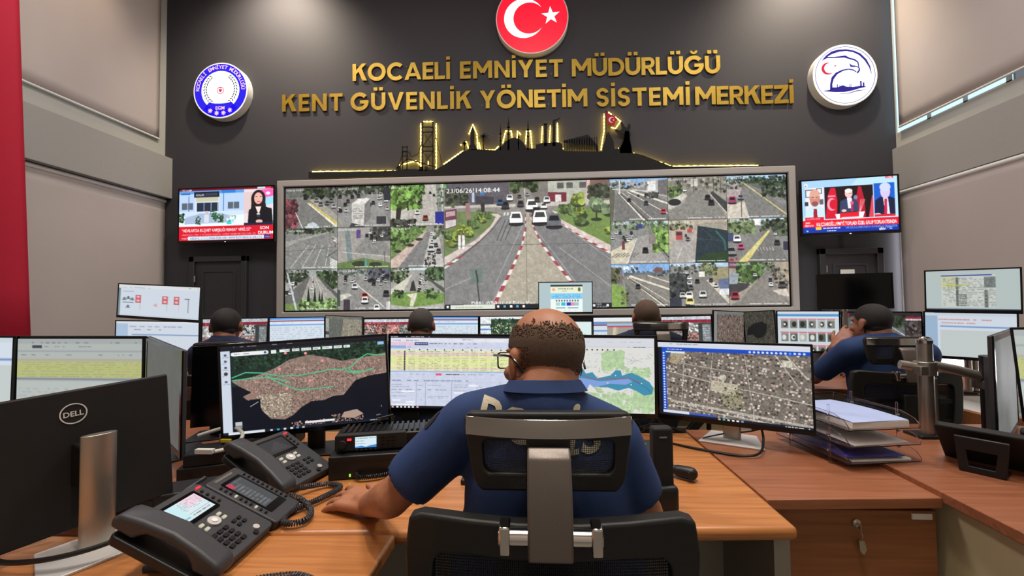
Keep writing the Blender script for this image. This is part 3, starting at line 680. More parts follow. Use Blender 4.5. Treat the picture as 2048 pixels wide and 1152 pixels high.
        for x, y, q in ((77, 20, 6), (82, 28, 8), (78, 38, 9), (85, 46, 10), (76, 54, 16), (90, 60, 12)): c.car(x, y, q, (random.choice([225, 200, 90]),) * 3)
        c.TR(64, 66, 84, 98, (50, 50, 50), 24, 4); c.TR(84, 0, 100, 30, (96, 104, 84), 20, 6)
        for x, y in ((14, 60), (38, 46), (54, 32)): c.E(x, y, 7, 3.5, (46, 54, 36))
    elif k == 6:
        c.R(0, 0, 100, 100, (150, 148, 140)); c.R(0, 0, 100, 14, (150, 156, 156)); c.TR(0, 4, 44, 30, (58, 70, 50), 60, 6); c.TR(62, 6, 100, 46, (56, 74, 46), 80, 8)
        c.P([(46, 14), (60, 14), (100, 78), (100, 90), (40, 96), (28, 84)], (152, 148, 140)); c.P([(44, 18), (48, 18), (30, 80), (0, 84), (0, 66)], (98, 96, 92)); c.P([(60, 16), (64, 16), (100, 60), (100, 72)], (88, 88, 86))
        c.L([(52, 16), (56, 90)], 1, (210, 206, 196)); c.L([(57, 16), (78, 82)], 1, (210, 206, 196)); c.car(52, 46, 7, (230, 230, 230)); c.car(54, 30, 4, (60, 60, 60))
        for i in range(9): c.car(random.uniform(0, 24), random.uniform(26, 58), 8, (random.choice([220, 60]),) * 3)
        c.P([(0, 82), (100, 78), (100, 100), (0, 100)], (104, 130, 66)); c.TR(28, 74, 100, 96, (110, 140, 80), 70, 8)
        for x, w_ in ((45, 3.4), (57, 3.2), (66, 2.4), (71, 2.4)): c.P([(x - w_, 78), (x, 40 if x < 60 else 52), (x + w_, 78)], (28, 48, 28))
        c.P([(3, 8), (6, 8), (24, 98), (20, 98)], (170, 178, 186))
    elif k == 7:
        c.R(0, 0, 100, 100, (132, 130, 126)); c.R(0, 0, 100, 18, (120, 120, 120)); c.TR(0, 0, 60, 20, (100, 108, 100), 50, 6); c.R(58, 0, 100, 30, (84, 96, 110)); c.TR(58, 0, 100, 30, (80, 74, 80), 40, 5)
        for i in range(20): c.car(random.uniform(14, 100), random.uniform(18, 40), 8, (random.choice([220, 180, 60, 44]),) * 3)
        for x, y, q, col in ((33, 42, 14, (210, 212, 214)), (52, 66, 18, (214, 90, 80)), (52, 76, 16, (225, 225, 222)), (92, 60, 15, (56, 58, 62)), (74, 94, 14, (240, 240, 240))): c.car(x, y, q, col)
        c.L([(38, 40), (88, 92)], 3, (196, 192, 180)); c.P([(0, 64), (20, 58), (28, 64), (8, 76), (0, 78)], (190, 186, 174)); c.R(12, 74, 24, 100, (60, 52, 60)); c.R(0, 50, 6, 90, (70, 74, 74)); c.R(92, 80, 100, 100, (196, 194, 190))
    elif k == 8:
        c.R(0, 0, 100, 100, (150, 150, 142)); c.R(20, 0, 70, 6, (190, 206, 214)); c.TR(0, 2, 34, 36, (66, 84, 52), 60, 6); c.TR(64, 2, 100, 30, (60, 84, 50), 60, 7)
        c.P([(40, 12), (58, 12), (74, 60), (26, 60)], (150, 146, 140)); c.P([(34, 22), (42, 14), (22, 62), (0, 62), (0, 52)], (196, 190, 170)); c.P([(56, 14), (64, 18), (100, 50), (100, 62)], (80, 80, 78))
        for i in range(22): x = random.uniform(0, 1); c.car(52 + (x - .5) * 4 + random.uniform(-1, 1) * 9 * x + 6, 14 + 44 * x, 4 + 4 * x, (random.choice([220, 200, 60]),) * 3)
        c.P([(0, 64), (30, 58), (70, 58), (100, 62), (100, 84), (60, 94), (30, 94), (0, 86)], (110, 146, 62)); c.P([(0, 88), (40, 94), (100, 86), (100, 100), (0, 100)], (160, 158, 152)); c.P([(30, 64), (50, 60), (48, 72), (42, 92), (36, 92), (38, 72)], (206, 200, 176))
        c.TR(6, 54, 24, 70, (60, 90, 48), 20, 6); c.TR(64, 52, 90, 72, (70, 96, 50), 20, 6); c.P([(40, 34), (44, 30), (48, 56), (36, 56)], (50, 50, 50))
    elif k == 9:
        sky(20, (120, 160, 206)); c.TR(0, 6, 34, 26, (110, 112, 100), 40, 5); c.P([(64, 4), (84, 2), (84, 34), (64, 34)], (170, 168, 166)); c.P([(84, 6), (100, 4), (100, 40), (84, 36)], (104, 100, 98)); c.R(66, 8, 80, 30, (210, 210, 208)) ; c.TR(34, 10, 66, 22, (140, 130, 118), 30, 4)
        c.P([(8, 36), (46, 26), (100, 54), (100, 100), (50, 100), (10, 100)], (112, 110, 106)); c.P([(0, 22), (10, 26), (6, 100), (0, 100)], (90, 92, 74))
        for a, d, wd in (((16, 32), (60, 100), 3), ((22, 32), (74, 96), 1), ((30, 30), (100, 84), 1.6), ((36, 28), (100, 60), 4), ((40, 24), (100, 44), 1)): c.L([a, d], wd, (214, 208, 190))
        c.L([(18, 34), (66, 100)], 2, (60, 58, 54)); c.L([(5, 24), (66, 30)], 2, (190, 192, 188)); c.R(17, 4, 19, 36, (200, 200, 196))
        for x, y, q, col in ((34, 50, 8, (40, 40, 44)), (63, 58, 10, (60, 60, 64)), (92, 78, 12, (196, 52, 70)), (50, 40, 5, (50, 50, 50)), (34, 42, 5, (190, 190, 190))): c.car(x, y, q, col)
        c.TR(60, 34, 84, 46, (60, 60, 56), 26, 4)
    elif k == 10:
        c.R(0, 0, 100, 100, (150, 144, 132)); c.R(0, 0, 100, 30, (130, 122, 112)); c.TR(0, 2, 100, 36, (110, 108, 96), 80, 6); c.TR(4, 20, 24, 46, (80, 100, 56), 40, 7); c.R(40, 4, 52, 22, (190, 184, 174))
        c.P([(34, 32), (66, 30), (84, 60), (100, 100), (0, 100), (0, 80), (30, 60)], (126, 122, 116)); c.P([(76, 34), (100, 60), (100, 84), (72, 40)], (60, 60, 64)); c.P([(0, 56), (26, 38), (34, 44), (16, 66), (0, 76)], (190, 186, 172))
        c.E(12, 58, 11, 8, (36, 38, 44)); c.car(74, 60, 13, (36, 36, 40)); c.car(68, 48, 12, (40, 40, 44)); c.car(30, 30, 7, (220, 220, 220)); c.L([(72, 40), (100, 86)], 1.6, (206, 200, 186))
        for x in (22, 44, 78, 90): c.R(x, 4, x + 1, 40, (60, 58, 54))
    elif k == 11:
        sky(16, (150, 186, 216)); c.TR(30, 4, 100, 26, (52, 72, 50), 90, 6); c.R(72, 2, 80, 10, (60, 70, 80)); c.P([(28, 20), (36, 18), (100, 74), (100, 100), (38, 100), (26, 34)], (118, 116, 112)); c.P([(34, 18), (100, 60), (100, 50), (50, 20)], (96, 98, 92))
        c.L([(28, 16), (100, 92)], 2.2, (206, 190, 110)); c.TR(60, 18, 100, 50, (50, 64, 46), 60, 6); c.P([(0, 66), (30, 60), (38, 100), (0, 100)], (196, 186, 168)); c.R(0, 18, 26, 50, (170, 150, 150)); c.TR(0, 4, 28, 30, (90, 100, 84), 40, 5)
        c.car(10, 56, 16, (160, 44, 90)); c.car(24, 50, 12, (120, 116, 140)); c.R(24, 36, 25.5, 96, (60, 60, 60)); c.R(60, 26, 61, 50, (60, 60, 60))
    elif k == 12:
        sky(8, (180, 196, 204)); c.TR(0, 0, 100, 20, (92, 112, 82), 80, 6); c.P([(0, 26), (56, 20), (60, 26), (30, 60), (0, 76)], (130, 130, 128))
        for i in range(10): c.car(random.uniform(2, 44), random.uniform(22, 44), 7, (random.choice([220, 190, 60]),) * 3)
        c.P([(48, 36), (66, 32), (100, 100), (34, 100)], (150, 146, 142)); c.P([(0, 70), (44, 40), (30, 100), (0, 100)], (196, 186, 160)); c.TR(74, 16, 100, 70, (106, 142, 62), 90, 8)
        for i in range(7): c.L([(2 + 6 * i, 84), (14 + 6 * i, 74)], 2, (110, 104, 92))
        c.R(48, 8, 56, 18, (40, 60, 140)); c.P([(66, 28), (78, 30), (78, 54), (66, 54)], (126, 118, 110)); c.car(60, 68, 13, (36, 36, 40)); c.L([(80, 54), (100, 86)], 2, (50, 50, 46)); c.R(20, 46, 25, 66, (110, 50, 54)); c.L([(46, 40), (28, 100)], 2.4, (206, 204, 196))
    elif k == 13:
        c.R(0, 0, 100, 100, (176, 160, 140)); c.TR(0, 4, 40, 22, (120, 120, 90), 40, 6); c.P([(16, 36), (44, 22), (46, 100), (0, 100), (0, 70)], (160, 154, 148)); c.P([(46, 10), (100, 6), (100, 24), (50, 16)], (150, 142, 126))
        c.P([(50, 14), (100, 26), (100, 100), (44, 100)], (36, 52, 62)); c.P([(44, 100), (60, 78), (100, 74), (100, 100)], (40, 66, 38)); c.L([(80, 26), (94, 50), (96, 72)], 4, (44, 104, 96)); c.L([(56, 20), (74, 40), (62, 70)], .8, (70, 84, 96)); c.L([(50, 44), (96, 50)], .8, (70, 90, 100))
        c.R(13, 26, 24, 46, (190, 60, 60)); c.R(14, 28, 23, 36, (60, 50, 60)); c.R(32, 20, 40, 30, (196, 70, 66)); c.car(33, 44, 9, (120, 116, 116)); c.car(30, 36, 6, (80, 80, 80)); c.L([(24, 60), (12, 100)], 1, (200, 196, 190))
    elif k == 14:
        sky(8, (170, 200, 220)); c.TR(0, 2, 44, 34, (90, 108, 64), 70, 7); c.TR(56, 4, 100, 40, (70, 82, 60), 80, 7); c.R(46, 0, 56, 16, (220, 222, 220)); c.P([(50, 34), (74, 26), (100, 100), (20, 100)], (112, 110, 106)); c.P([(0, 50), (60, 30), (30, 100), (0, 100)], (124, 122, 118))
        c.P([(68, 28), (72, 28), (32, 100), (16, 100), (24, 90)], (208, 194, 110)); c.car(16, 46, 16, (232, 232, 232)); c.car(22, 64, 13, (216, 60, 120)); c.car(6, 74, 20, (130, 130, 134)); c.R(0, 32, 10, 52, (60, 70, 110)); c.car(80, 36, 7, (220, 220, 220)); c.car(82, 56, 12, (60, 50, 60)); c.R(92, 54, 100, 74, (50, 50, 70))
        for i in range(7): c.L([(44 + 5 * i, 66), (46 + 5 * i, 74)], 1, (200, 198, 190))
        c.R(28, 2, 29.5, 40, (90, 90, 90)); c.E(6, 94, 4, 3, (180, 40, 50)); c.E(14, 92, 2, 3, (180, 40, 50))
    elif k == 15:
        sky(26, (110, 160, 216)); c.TR(20, 4, 46, 20, (150, 170, 196), 20, 5); c.TR(0, 10, 18, 44, (80, 84, 60), 50, 7); c.R(15, 14, 20, 44, (120, 100, 96)); c.TR(24, 18, 100, 30, (90, 96, 96), 50, 5); c.P([(70, 18), (78, 8), (88, 10), (90, 22)], (120, 80, 76)); c.R(22, 20, 84, 26, (90, 100, 110))
        c.P([(24, 28), (60, 24), (100, 34), (100, 100), (60, 100), (26, 60)], (126, 122, 114)); c.P([(0, 44), (24, 54), (26, 100), (0, 100)], (124, 160, 68)); c.P([(24, 40), (30, 52), (60, 100), (26, 100)], (110, 108, 104))
        for a, d, wd in (((28, 32), (92, 100), 2.6), ((30, 30), (100, 90), 1.4), ((32, 28), (100, 60), 4), ((60, 26), (100, 44), 2)): c.L([a, d], wd, (214, 204, 184))
        c.L([(30, 34), (96, 100)], 1.6, (60, 58, 54)); c.car(46, 52, 11, (56, 60, 70)); c.R(60, 22, 63, 34, (110, 110, 110)); c.TR(18, 66, 30, 96, (90, 96, 60), 14, 5)
    elif k == 16:
        sky(10, (160, 190, 216)); c.TR(0, 4, 70, 24, (96, 100, 92), 60, 5); c.R(74, 12, 100, 44, (150, 140, 100)); c.TR(56, 2, 80, 28, (90, 100, 60), 30, 6)
        c.P([(36, 26), (56, 24), (100, 96), (90, 100), (38, 100)], (124, 120, 114)); c.P([(62, 40), (70, 36), (100, 84), (100, 96)], (196, 184, 164)); c.R(0, 24, 32, 78, (62, 66, 72)); c.TR(0, 24, 32, 80, (56, 62, 60), 50, 6); c.P([(0, 80), (20, 76), (20, 100), (0, 100)], (50, 54, 66))
        for x, y, q, col in ((30, 22, 7, (220, 220, 222)), (34, 34, 9, (226, 226, 226)), (34, 46, 10, (200, 202, 204)), (36, 56, 11, (90, 90, 96)), (47, 42, 10, (44, 46, 50)), (56, 72, 16, (222, 220, 214)), (33, 74, 16, (222, 220, 214)), (34, 88, 18, (222, 206, 120)), (22, 74, 13, (196, 194, 188)), (78, 52, 10, (200, 200, 200)), (70, 40, 9, (60, 60, 60))): c.car(x, y, q, col)
        c.P([(82, 38), (100, 36), (100, 60), (84, 60)], (90, 104, 140)); c.R(84, 60, 100, 74, (200, 204, 206)); c.R(50, 20, 60, 32, (220, 218, 206))
    else:
        c.R(0, 0, 100, 100, (156, 144, 128)); c.R(0, 0, 20, 14, (110, 60, 80)); c.TR(14, 0, 56, 44, (76, 106, 52), 110, 8); c.TR(56, 4, 76, 24, (88, 104, 74), 40, 5); c.R(88, 0, 100, 40, (170, 150, 124)); c.TR(64, 12, 100, 60, (110, 104, 92), 60, 5)
        c.P([(62, 20), (68, 20), (84, 70), (100, 90), (100, 100), (0, 100), (20, 84)], (128, 122, 114)); c.P([(0, 44), (36, 50), (30, 60), (0, 80)], (62, 60, 66)); c.P([(0, 24), (18, 26), (14, 50), (0, 50)], (140, 150, 160)); c.P([(72, 66), (94, 60), (100, 80), (84, 76)], (196, 184, 170))
        for x, y, q, col in ((70, 52, 9, (225, 225, 225)), (69, 42, 8, (70, 70, 76)), (69, 34, 7, (190, 190, 190)), (44, 30, 8, (210, 210, 214)), (88, 52, 16, (80, 76, 70)), (10, 76, 17, (170, 36, 56))): c.car(x, y, q, col)
    c.N(.2, 26); c.T(2, 8, 4.6, '23/06/26 14:08:4%d' % (3 + k % 2), (222, 222, 222)); c.W(34, 93, 96, 97, (214, 214, 214), 1, .8)
    c.R(0, 0, .7, 100, (60, 62, 60)); c.R(0, 99, 100, 100, (50, 52, 50)); return c
def mainfeed():
    c = Cv(336, 250, (128, 126, 124)); k = lambda x, y: ((x - 48) / 1280 * 100, (y - 95) / 960 * 100)
    PP = lambda pts, col, al=1.: c.P([k(*p) for p in pts], col, al)
    def TRk(x0, y0, x1, y1, col, n=40, r=2.5): (a, b), (d, e) = k(x0, y0), k(x1, y1); c.TR(a, b, d, e, col, n, r)
    def CAR(x, y, q, col): a, b = k(x, y); c.car(a, b, q, col)
    PP([(48, 95), (1328, 95), (1328, 330), (48, 330)], (120, 112, 106))
    PP([(60, 95), (560, 95), (560, 250), (60, 270)], (88, 84, 92)); PP([(860, 95), (1150, 95), (1150, 260), (860, 260)], (170, 172, 156)); PP([(1150, 95), (1328, 95), (1328, 240), (1150, 240)], (126, 90, 82)); PP([(1155, 95), (1180, 95), (1170, 270), (1140, 270)], (206, 170, 160))
    for x in (930, 1000, 1100): PP([(x, 110), (x + 50, 110), (x + 50, 155), (x, 155)], (84, 84, 84))
    PP([(860, 180), (1000, 185), (1000, 260), (860, 250)], (120, 36, 48)); PP([(915, 200), (960, 200), (960, 255), (915, 255)], (214, 208, 206)); PP([(270, 170), (290, 170), (290, 240), (270, 240)], (170, 190, 220)); PP([(335, 165), (368, 165), (368, 190), (335, 190)], (50, 120, 190))
    TRk(70, 140, 230, 250, (60, 66, 50), 90, 3); TRk(580, 95, 780, 170, (70, 90, 50), 120, 3); PP([(300, 195), (440, 205), (440, 260), (300, 255)], (60, 58, 66)); TRk(1170, 140, 1320, 230, (66, 74, 54), 80, 3)
    PP([(48, 270), (1328, 250), (1328, 300), (48, 300)], (186, 178, 166)); PP([(0, 285), (1328, 285), (1328, 345), (0, 345)], (136, 130, 124))
    PP([(650, 150), (680, 140), (720, 160), (770, 300), (600, 300)], (132, 126, 120)); PP([(676, 150), (686, 150), (694, 320), (684, 320)], (190, 182, 170))
    PP([(48, 310), (420, 315), (500, 340), (420, 440), (48, 660)], (104, 126, 70)); PP([(900, 315), (1328, 290), (1328, 600), (1060, 480), (940, 390)], (110, 140, 64))
    # left pavement, right pavement, carriageways and the middle island
    PP([(420, 335), (470, 335), (510, 360), (440, 440), (300, 560), (48, 720), (48, 660), (300, 530), (420, 420), (455, 360)], (206, 186, 176))
    PP([(890, 320), (925, 330), (960, 390), (1120, 480), (1328, 590), (1328, 650), (1100, 540), (960, 440), (900, 370)], (206, 186, 176))
    PP([(500, 345), (676, 340), (680, 420), (640, 620), (400, 1055), (48, 1055), (48, 740), (240, 620), (400, 470)], (124, 123, 122))
    PP([(728, 340), (900, 330), (950, 420), (1160, 560), (1328, 640), (1328, 1055), (1160, 1055), (1060, 870), (830, 620), (740, 440)], (120, 119, 119))
    PP([(682, 330), (716, 330), (760, 470), (830, 610), (1120, 960), (1180, 1055), (400, 1055), (560, 780), (650, 600), (684, 440)], (168, 158, 138))
    n = 14
    for side, P0 in ((0, [(684, 340), (686, 440), (655, 580), (590, 720), (510, 880), (420, 1055)]), (1, [(716, 340), (745, 440), (800, 560), (900, 700), (1020, 850), (1180, 1055)]), (2, [(500, 360), (440, 440), (330, 540), (190, 650), (48, 745)]), (3, [(915, 360), (960, 420), (1060, 490), (1190, 570), (1328, 650)])):
        for i in range(len(P0) - 1):
            for j in range(4):
                f = lambda t: (P0[i][0] + (P0[i + 1][0] - P0[i][0]) * t, P0[i][1] + (P0[i + 1][1] - P0[i][1]) * t)
                a, b = f(j / 4), f((j + 1) / 4); q = 4 + 9 * i / 3; col = ((170, 56, 70), (226, 218, 206))[(i * 4 + j) % 2]
                PP([(a[0] - q, a[1]), (a[0] + q, a[1]), (b[0] + q, b[1]), (b[0] - q, b[1])], col if side != 2 or i > 2 else (90, 84, 82))
    for p, q in (((660, 430), (450, 860)), ((500, 860), (400, 1055)), ((770, 470), (1060, 860)), ((930, 400), (1328, 700)), ((60, 900), (300, 800)), ((940, 600), (1328, 900))): c.L([k(*p), k(*q)], .5, (190, 186, 180), .6)
    for x in (520, 545, 585, 600, 625, 800, 830): PP([(x, 325), (x + 12, 325), (x + 8, 350), (x - 6, 350)], (206, 202, 196))
    for x in (470, 500, 535): c.L([k(x + 60, 380), k(x - 10, 540)], .8, (64, 62, 66), .7)
    for (x, y, r, col) in ((330, 320, 20, 0), (395, 345, 24, 0), (350, 375, 26, 1), (305, 355, 20, 0), (250, 400, 20, 0), (290, 415, 28, 0), (190, 450, 45, 1), (240, 470, 35, 1), (110, 540, 40, 1), (150, 500, 40, 1), (80, 490, 30, 0), (120, 265, 14, 0), (1040, 310, 45, 0), (975, 310, 32, 0), (1100, 380, 55, 0), (1100, 330, 34, 1), (1080, 240, 50, 1), (1230, 280, 52, 2), (1310, 320, 46, 2), (1310, 480, 26, 1)):
        a, b = k(x, y); q = r / 10.; c.E(a + q * .2, b + q * .8, q * .8, q * .5, (56, 66, 42)); c.TR(a - q * .6, b - q * .8, a + q * .6, b + q * .6, ((84, 110, 54), (128, 146, 52), (120, 142, 100))[col], 26, q * .7, .4)
    c.L([k(1225, 340), k(1225, 385)], 1.2, (50, 46, 40)); a, b = k(1225, 395); c.E(a, b, 3.4, 1.3, (46, 52, 40))
    for x, y, q, col in ((530, 270, 6, (50, 54, 62)), (490, 245, 5, (50, 80, 130)), (565, 215, 5, (230, 230, 230)), (648, 262, 5, (60, 60, 66)), (735, 275, 9, (236, 236, 236)), (770, 325, 7, (60, 50, 56)), (826, 282, 5, (230, 230, 230)), (850, 236, 5, (230, 228, 226)), (775, 234, 4, (60, 60, 60)), (612, 372, 10, (238, 238, 238)), (795, 368, 11, (238, 238, 238)), (903, 396, 11, (100, 104, 112)), (640, 205, 3, (80, 80, 80)), (700, 190, 3, (150, 150, 150))): CAR(x, y, q, col)
    PP([(56, 300), (150, 290), (150, 420), (56, 450)], (110, 56, 70)); PP([(62, 380), (146, 370), (146, 416), (62, 440)], (190, 186, 184)); PP([(68, 312), (140, 304), (140, 340), (68, 350)], (186, 150, 156)); PP([(220, 250), (255, 245), (255, 370), (226, 372)], (150, 110, 104)); PP([(338, 252), (370, 250), (370, 318), (344, 320)], (46, 46, 46))
    for x in (170, 200): PP([(x - 8, 490), (x + 10, 490), (x + 14, 550), (x + 8, 600), (x - 8, 598), (x - 10, 550)], (226, 214, 216)); PP([(x - 6, 476), (x + 6, 476), (x + 6, 492), (x - 6, 492)], (90, 66, 60))
    PP([(246, 750), (345, 740), (352, 855), (260, 865)], (104, 122, 112)); PP([(290, 760), (302, 758), (320, 850), (306, 852)], (60, 66, 66)); c.L([k(306, 850), k(322, 1000)], .9, (60, 62, 62))
    PP([(48, 100), (70, 100), (70, 130), (48, 132)], (100, 190, 90))
    c.N(.13, 40); c.N(.09, 110)
    c.L([k(48, 575), k(1328, 572)], .35, (90, 92, 88)); c.L([k(688, 95), k(688, 1055)], .25, (90, 92, 88), .7)
    a, b = k(72, 168); c.T(a, b, 3.6, '23/06/26!14:08:44', (246, 246, 246), .0, width=(k(488, 0)[0] - a))
    a, b = k(262, 1030); c.T(a, b + .6, 4.2, 'DRN (07/2,1) 44 Evler Kav', (240, 240, 240), .0, width=38)
    PP([(55, 1018), (1328, 1018), (1328, 1056), (48, 1058)], (28, 32, 38)); PP([(98, 1022), (442, 1020), (442, 1056), (98, 1058)], (206, 214, 196)); a, b = k(135, 1048); c.T(a, b, 1.6, 'Aramak için buraya yazın', (120, 124, 116))
    for x, col in ((466, (230, 230, 230)), (516, (60, 170, 220)), (566, (235, 235, 235)), (614, (70, 150, 210)), (662, (230, 230, 230)), (1172, (220, 220, 220)), (1195, (220, 220, 220)), (1297, (235, 235, 235)), (76, (230, 230, 230))): a, b = k(x, 1036); c.R(a - .7, b - .9, a + .7, b + .9, col)
    a, b = k(1214, 1034); c.T(a, b, 1.4, '14:08', (230, 230, 230)); c.T(a, b + 1.9, 1.3, '23.06.2026', (230, 230, 230)); c.R(0, 0, .25, 100, (90, 110, 90)); return c
YV = YW - .12
cs = [PY(571, 370, YV), PY(1573, 357, YV), PY(571, 622, YV), PY(1578, 611, YV)]
vx0 = (cs[0].x + cs[2].x) / 2; vx1 = (cs[1].x + cs[3].x) / 2; vz1 = (cs[0].z + cs[1].z) / 2; vz0 = (cs[2].z + cs[3].z) / 2
t = thing('video_wall', 'wide video wall of street camera pictures in a silver grey frame on dark wall', 'video wall', ((vx0 + vx1) / 2, YW, vz0))
ox, oz = -(vx0 + vx1) / 2, -vz0; W_ = vx1 - vx0; H_ = vz1 - vz0
fr = .10
def rect(x0, x1, z0, z1): return [(x0, z0), (x1, z0), (x1, z1), (x0, z1)]
MB().ring(rect(-W_ / 2 - fr - .02, W_ / 2 + fr + .02, -fr - .02, H_ + fr + .02), rect(-W_ / 2 - .02, W_ / 2 + .02, -.02, H_ + .02), -.17, 0, 'y').build('frame', M_frame, t, bevel=.012, smooth=False)
MB().ring(rect(-W_ / 2 - .03, W_ / 2 + .03, -.03, H_ + .03), rect(-W_ / 2 + .0, W_ / 2 - .0, 0, H_), -.13, -.02, 'y').build('inner_bezel', M_blackg, t, smooth=False)
MB().box(-W_ / 2, W_ / 2, -.11, -.02, 0, H_).build('screen_cabinet', M_blackm, t)
xm0 = (903 - 571) / 1004 * W_ - W_ / 2; xm1 = (1236 - 571) / 1004 * W_ - W_ / 2
yy = -.125
def pic(c, x0, x1, z0, z1, gain):
    l_ = c.a.mean(2, keepdims=True); c.a = l_ + (c.a - l_) * .78
    picture('camera_feed', c, x1 - x0, z1 - z0, t, (x0, yy, z0), gain)
pic(mainfeed(), xm0, xm1, 0, H_, 1.25)
for side, (a, d) in enumerate(((-W_ / 2, xm0), (xm1, W_ / 2))):
    for i in range(9):
        r_, q = divmod(i, 3); cw = (d - a) / 3
        pic(feed(side * 9 + i), a + q * cw, a + (q + 1) * cw - .003, H_ * (2 - r_) / 3 + .003, H_ * (3 - r_) / 3, 1.28)

# ================================================================== televisions
def tv_left():
    c = Cv(200, 116, (214, 230, 240)); 
    c.R(0, 0, 100, 4, (110, 10, 24)); c.T(3, 4, 2.6, 'TRT HABER', (240, 240, 240), .02); c.R(83, 0, 91, 3.5, (200, 214, 220)); c.R(91, 0, 97, 3.5, (210, 50, 60))
    c.R(0, 4, 69, 72, (176, 200, 232)); c.R(0, 4, 69, 10, (90, 150, 214)); c.R(45, 4, 60, 10, (40, 120, 210)); c.R(16, 6, 43, 17, (24, 30, 44)); c.T(18, 14, 4, 'ADALAR', (200, 210, 220), .02, 9); c.R(28, 9, 41, 14, (50, 60, 80))
    c.R(17, 17, 43, 48, (206, 214, 226)); c.R(18, 17, 42, 25, (190, 186, 160)); c.R(19, 27, 42, 48, (34, 44, 66)); 
    for x in (26.5, 34, 41): c.R(x, 27, x + .6, 48, (180, 190, 204))
    for x in (3, 52): 
        c.R(x, 27, x + 12, 40, (84, 96, 110)); c.R(x + 5.7, 27, x + 6.3, 40, (220, 226, 230))
    c.R(2, 8, 12, 11, (50, 90, 160)); c.R(47, 10, 48, 60, (90, 130, 190)); c.R(10, 14, 11, 50, (90, 120, 170))
    c.R(0, 44, 69, 52, (196, 214, 236)); c.P([(0, 54), (69, 52), (69, 72), (0, 74)], (222, 232, 240)); c.P([(6, 56), (22, 48), (45, 48), (60, 56), (60, 66), (6, 68)], (160, 176, 202)); c.R(27, 50, 32, 66, (200, 208, 220)); c.E(30, 46, 1.4, 3, (214, 170, 160))
    for x, y, q in ((2, 58, 5), (38, 58, 5), (44, 60, 4), (20, 64, 3), (36, 50, 3)): c.TR(x - 2, y - 10, x + 3, y + 5, (50, 90, 60), 20, q * .7)
    c.R(51, 58, 56, 70, (60, 200, 200)); c.TR(52, 54, 60, 64, (180, 214, 210), 14, 4); c.R(69, 4, 99, 72, (220, 206, 214)); c.R(69, 10, 80, 50, (214, 190, 190)); c.P([(86, 6), (100, 4), (100, 20), (88, 22)], (240, 90, 170)); c.P([(88, 22), (100, 18), (100, 32), (92, 36)], (150, 210, 240)); c.E(94, 13, 2.4, 3, (250, 220, 240))
    c.E(84, 24, 7.6, 18, (30, 20, 24)); c.P([(77, 26), (91, 26), (93, 48), (76, 48)], (34, 22, 26)); c.P([(73, 72), (74, 44), (80, 38), (90, 38), (98, 42), (99.5, 72)], (18, 16, 26)); c.P([(81, 38), (87, 38), (85, 50), (84, 52)], (236, 214, 206)); c.E(84, 22, 4.4, 11, (226, 170, 160)); c.R(81, 18, 83, 19.3, (60, 40, 44)); c.R(85.4, 18, 87.4, 19.3, (60, 40, 44)); c.R(82.6, 27.5, 86, 29, (190, 50, 70)); c.E(85, 66, 3.6, 3.4, (220, 170, 160)); c.R(82.4, 50, 86, 58, (40, 50, 60)); c.R(82.6, 51, 85.8, 53, (230, 240, 245))
    c.R(0, 72.5, 100, 100, (206, 18, 40)); c.R(69, 68, 99, 73, (24, 30, 60)); c.T(3.5, 83, 5.6, '“ADALAR\'DA RÜŞVET KARŞILIĞI RUHSAT VERİLDİ”', (246, 240, 240), .02, 73); c.T(3.5, 90, 3.2, 'ANADOLU CUMHURİYET BAŞSAVCILIĞI RUHSATSIZ YERLERE NE GÖZ YUMULDU', (235, 190, 190), .0, 78); c.T(86, 81, 5.6, 'SON', (250, 245, 245), .02); c.T(84, 90, 5.6, 'DURUM', (250, 245, 245), .02)
    c.R(10, 92, 90, 98.6, (206, 224, 236)); c.T(12, 97.4, 3.8, 'TURİZM KÜLTÜR SÜLEYMAN DİŞEK HARÇ MÜSTEMİRRİ FONKSEL VE GÖRÜNTÜ', (70, 96, 130), .0, 76); c.R(90, 92, 97, 98, (24, 40, 130)); c.T(91, 96.6, 3, '14:08', (230, 230, 240)); c.T(3, 97, 3, 'HABER', (240, 210, 210), .02); return c
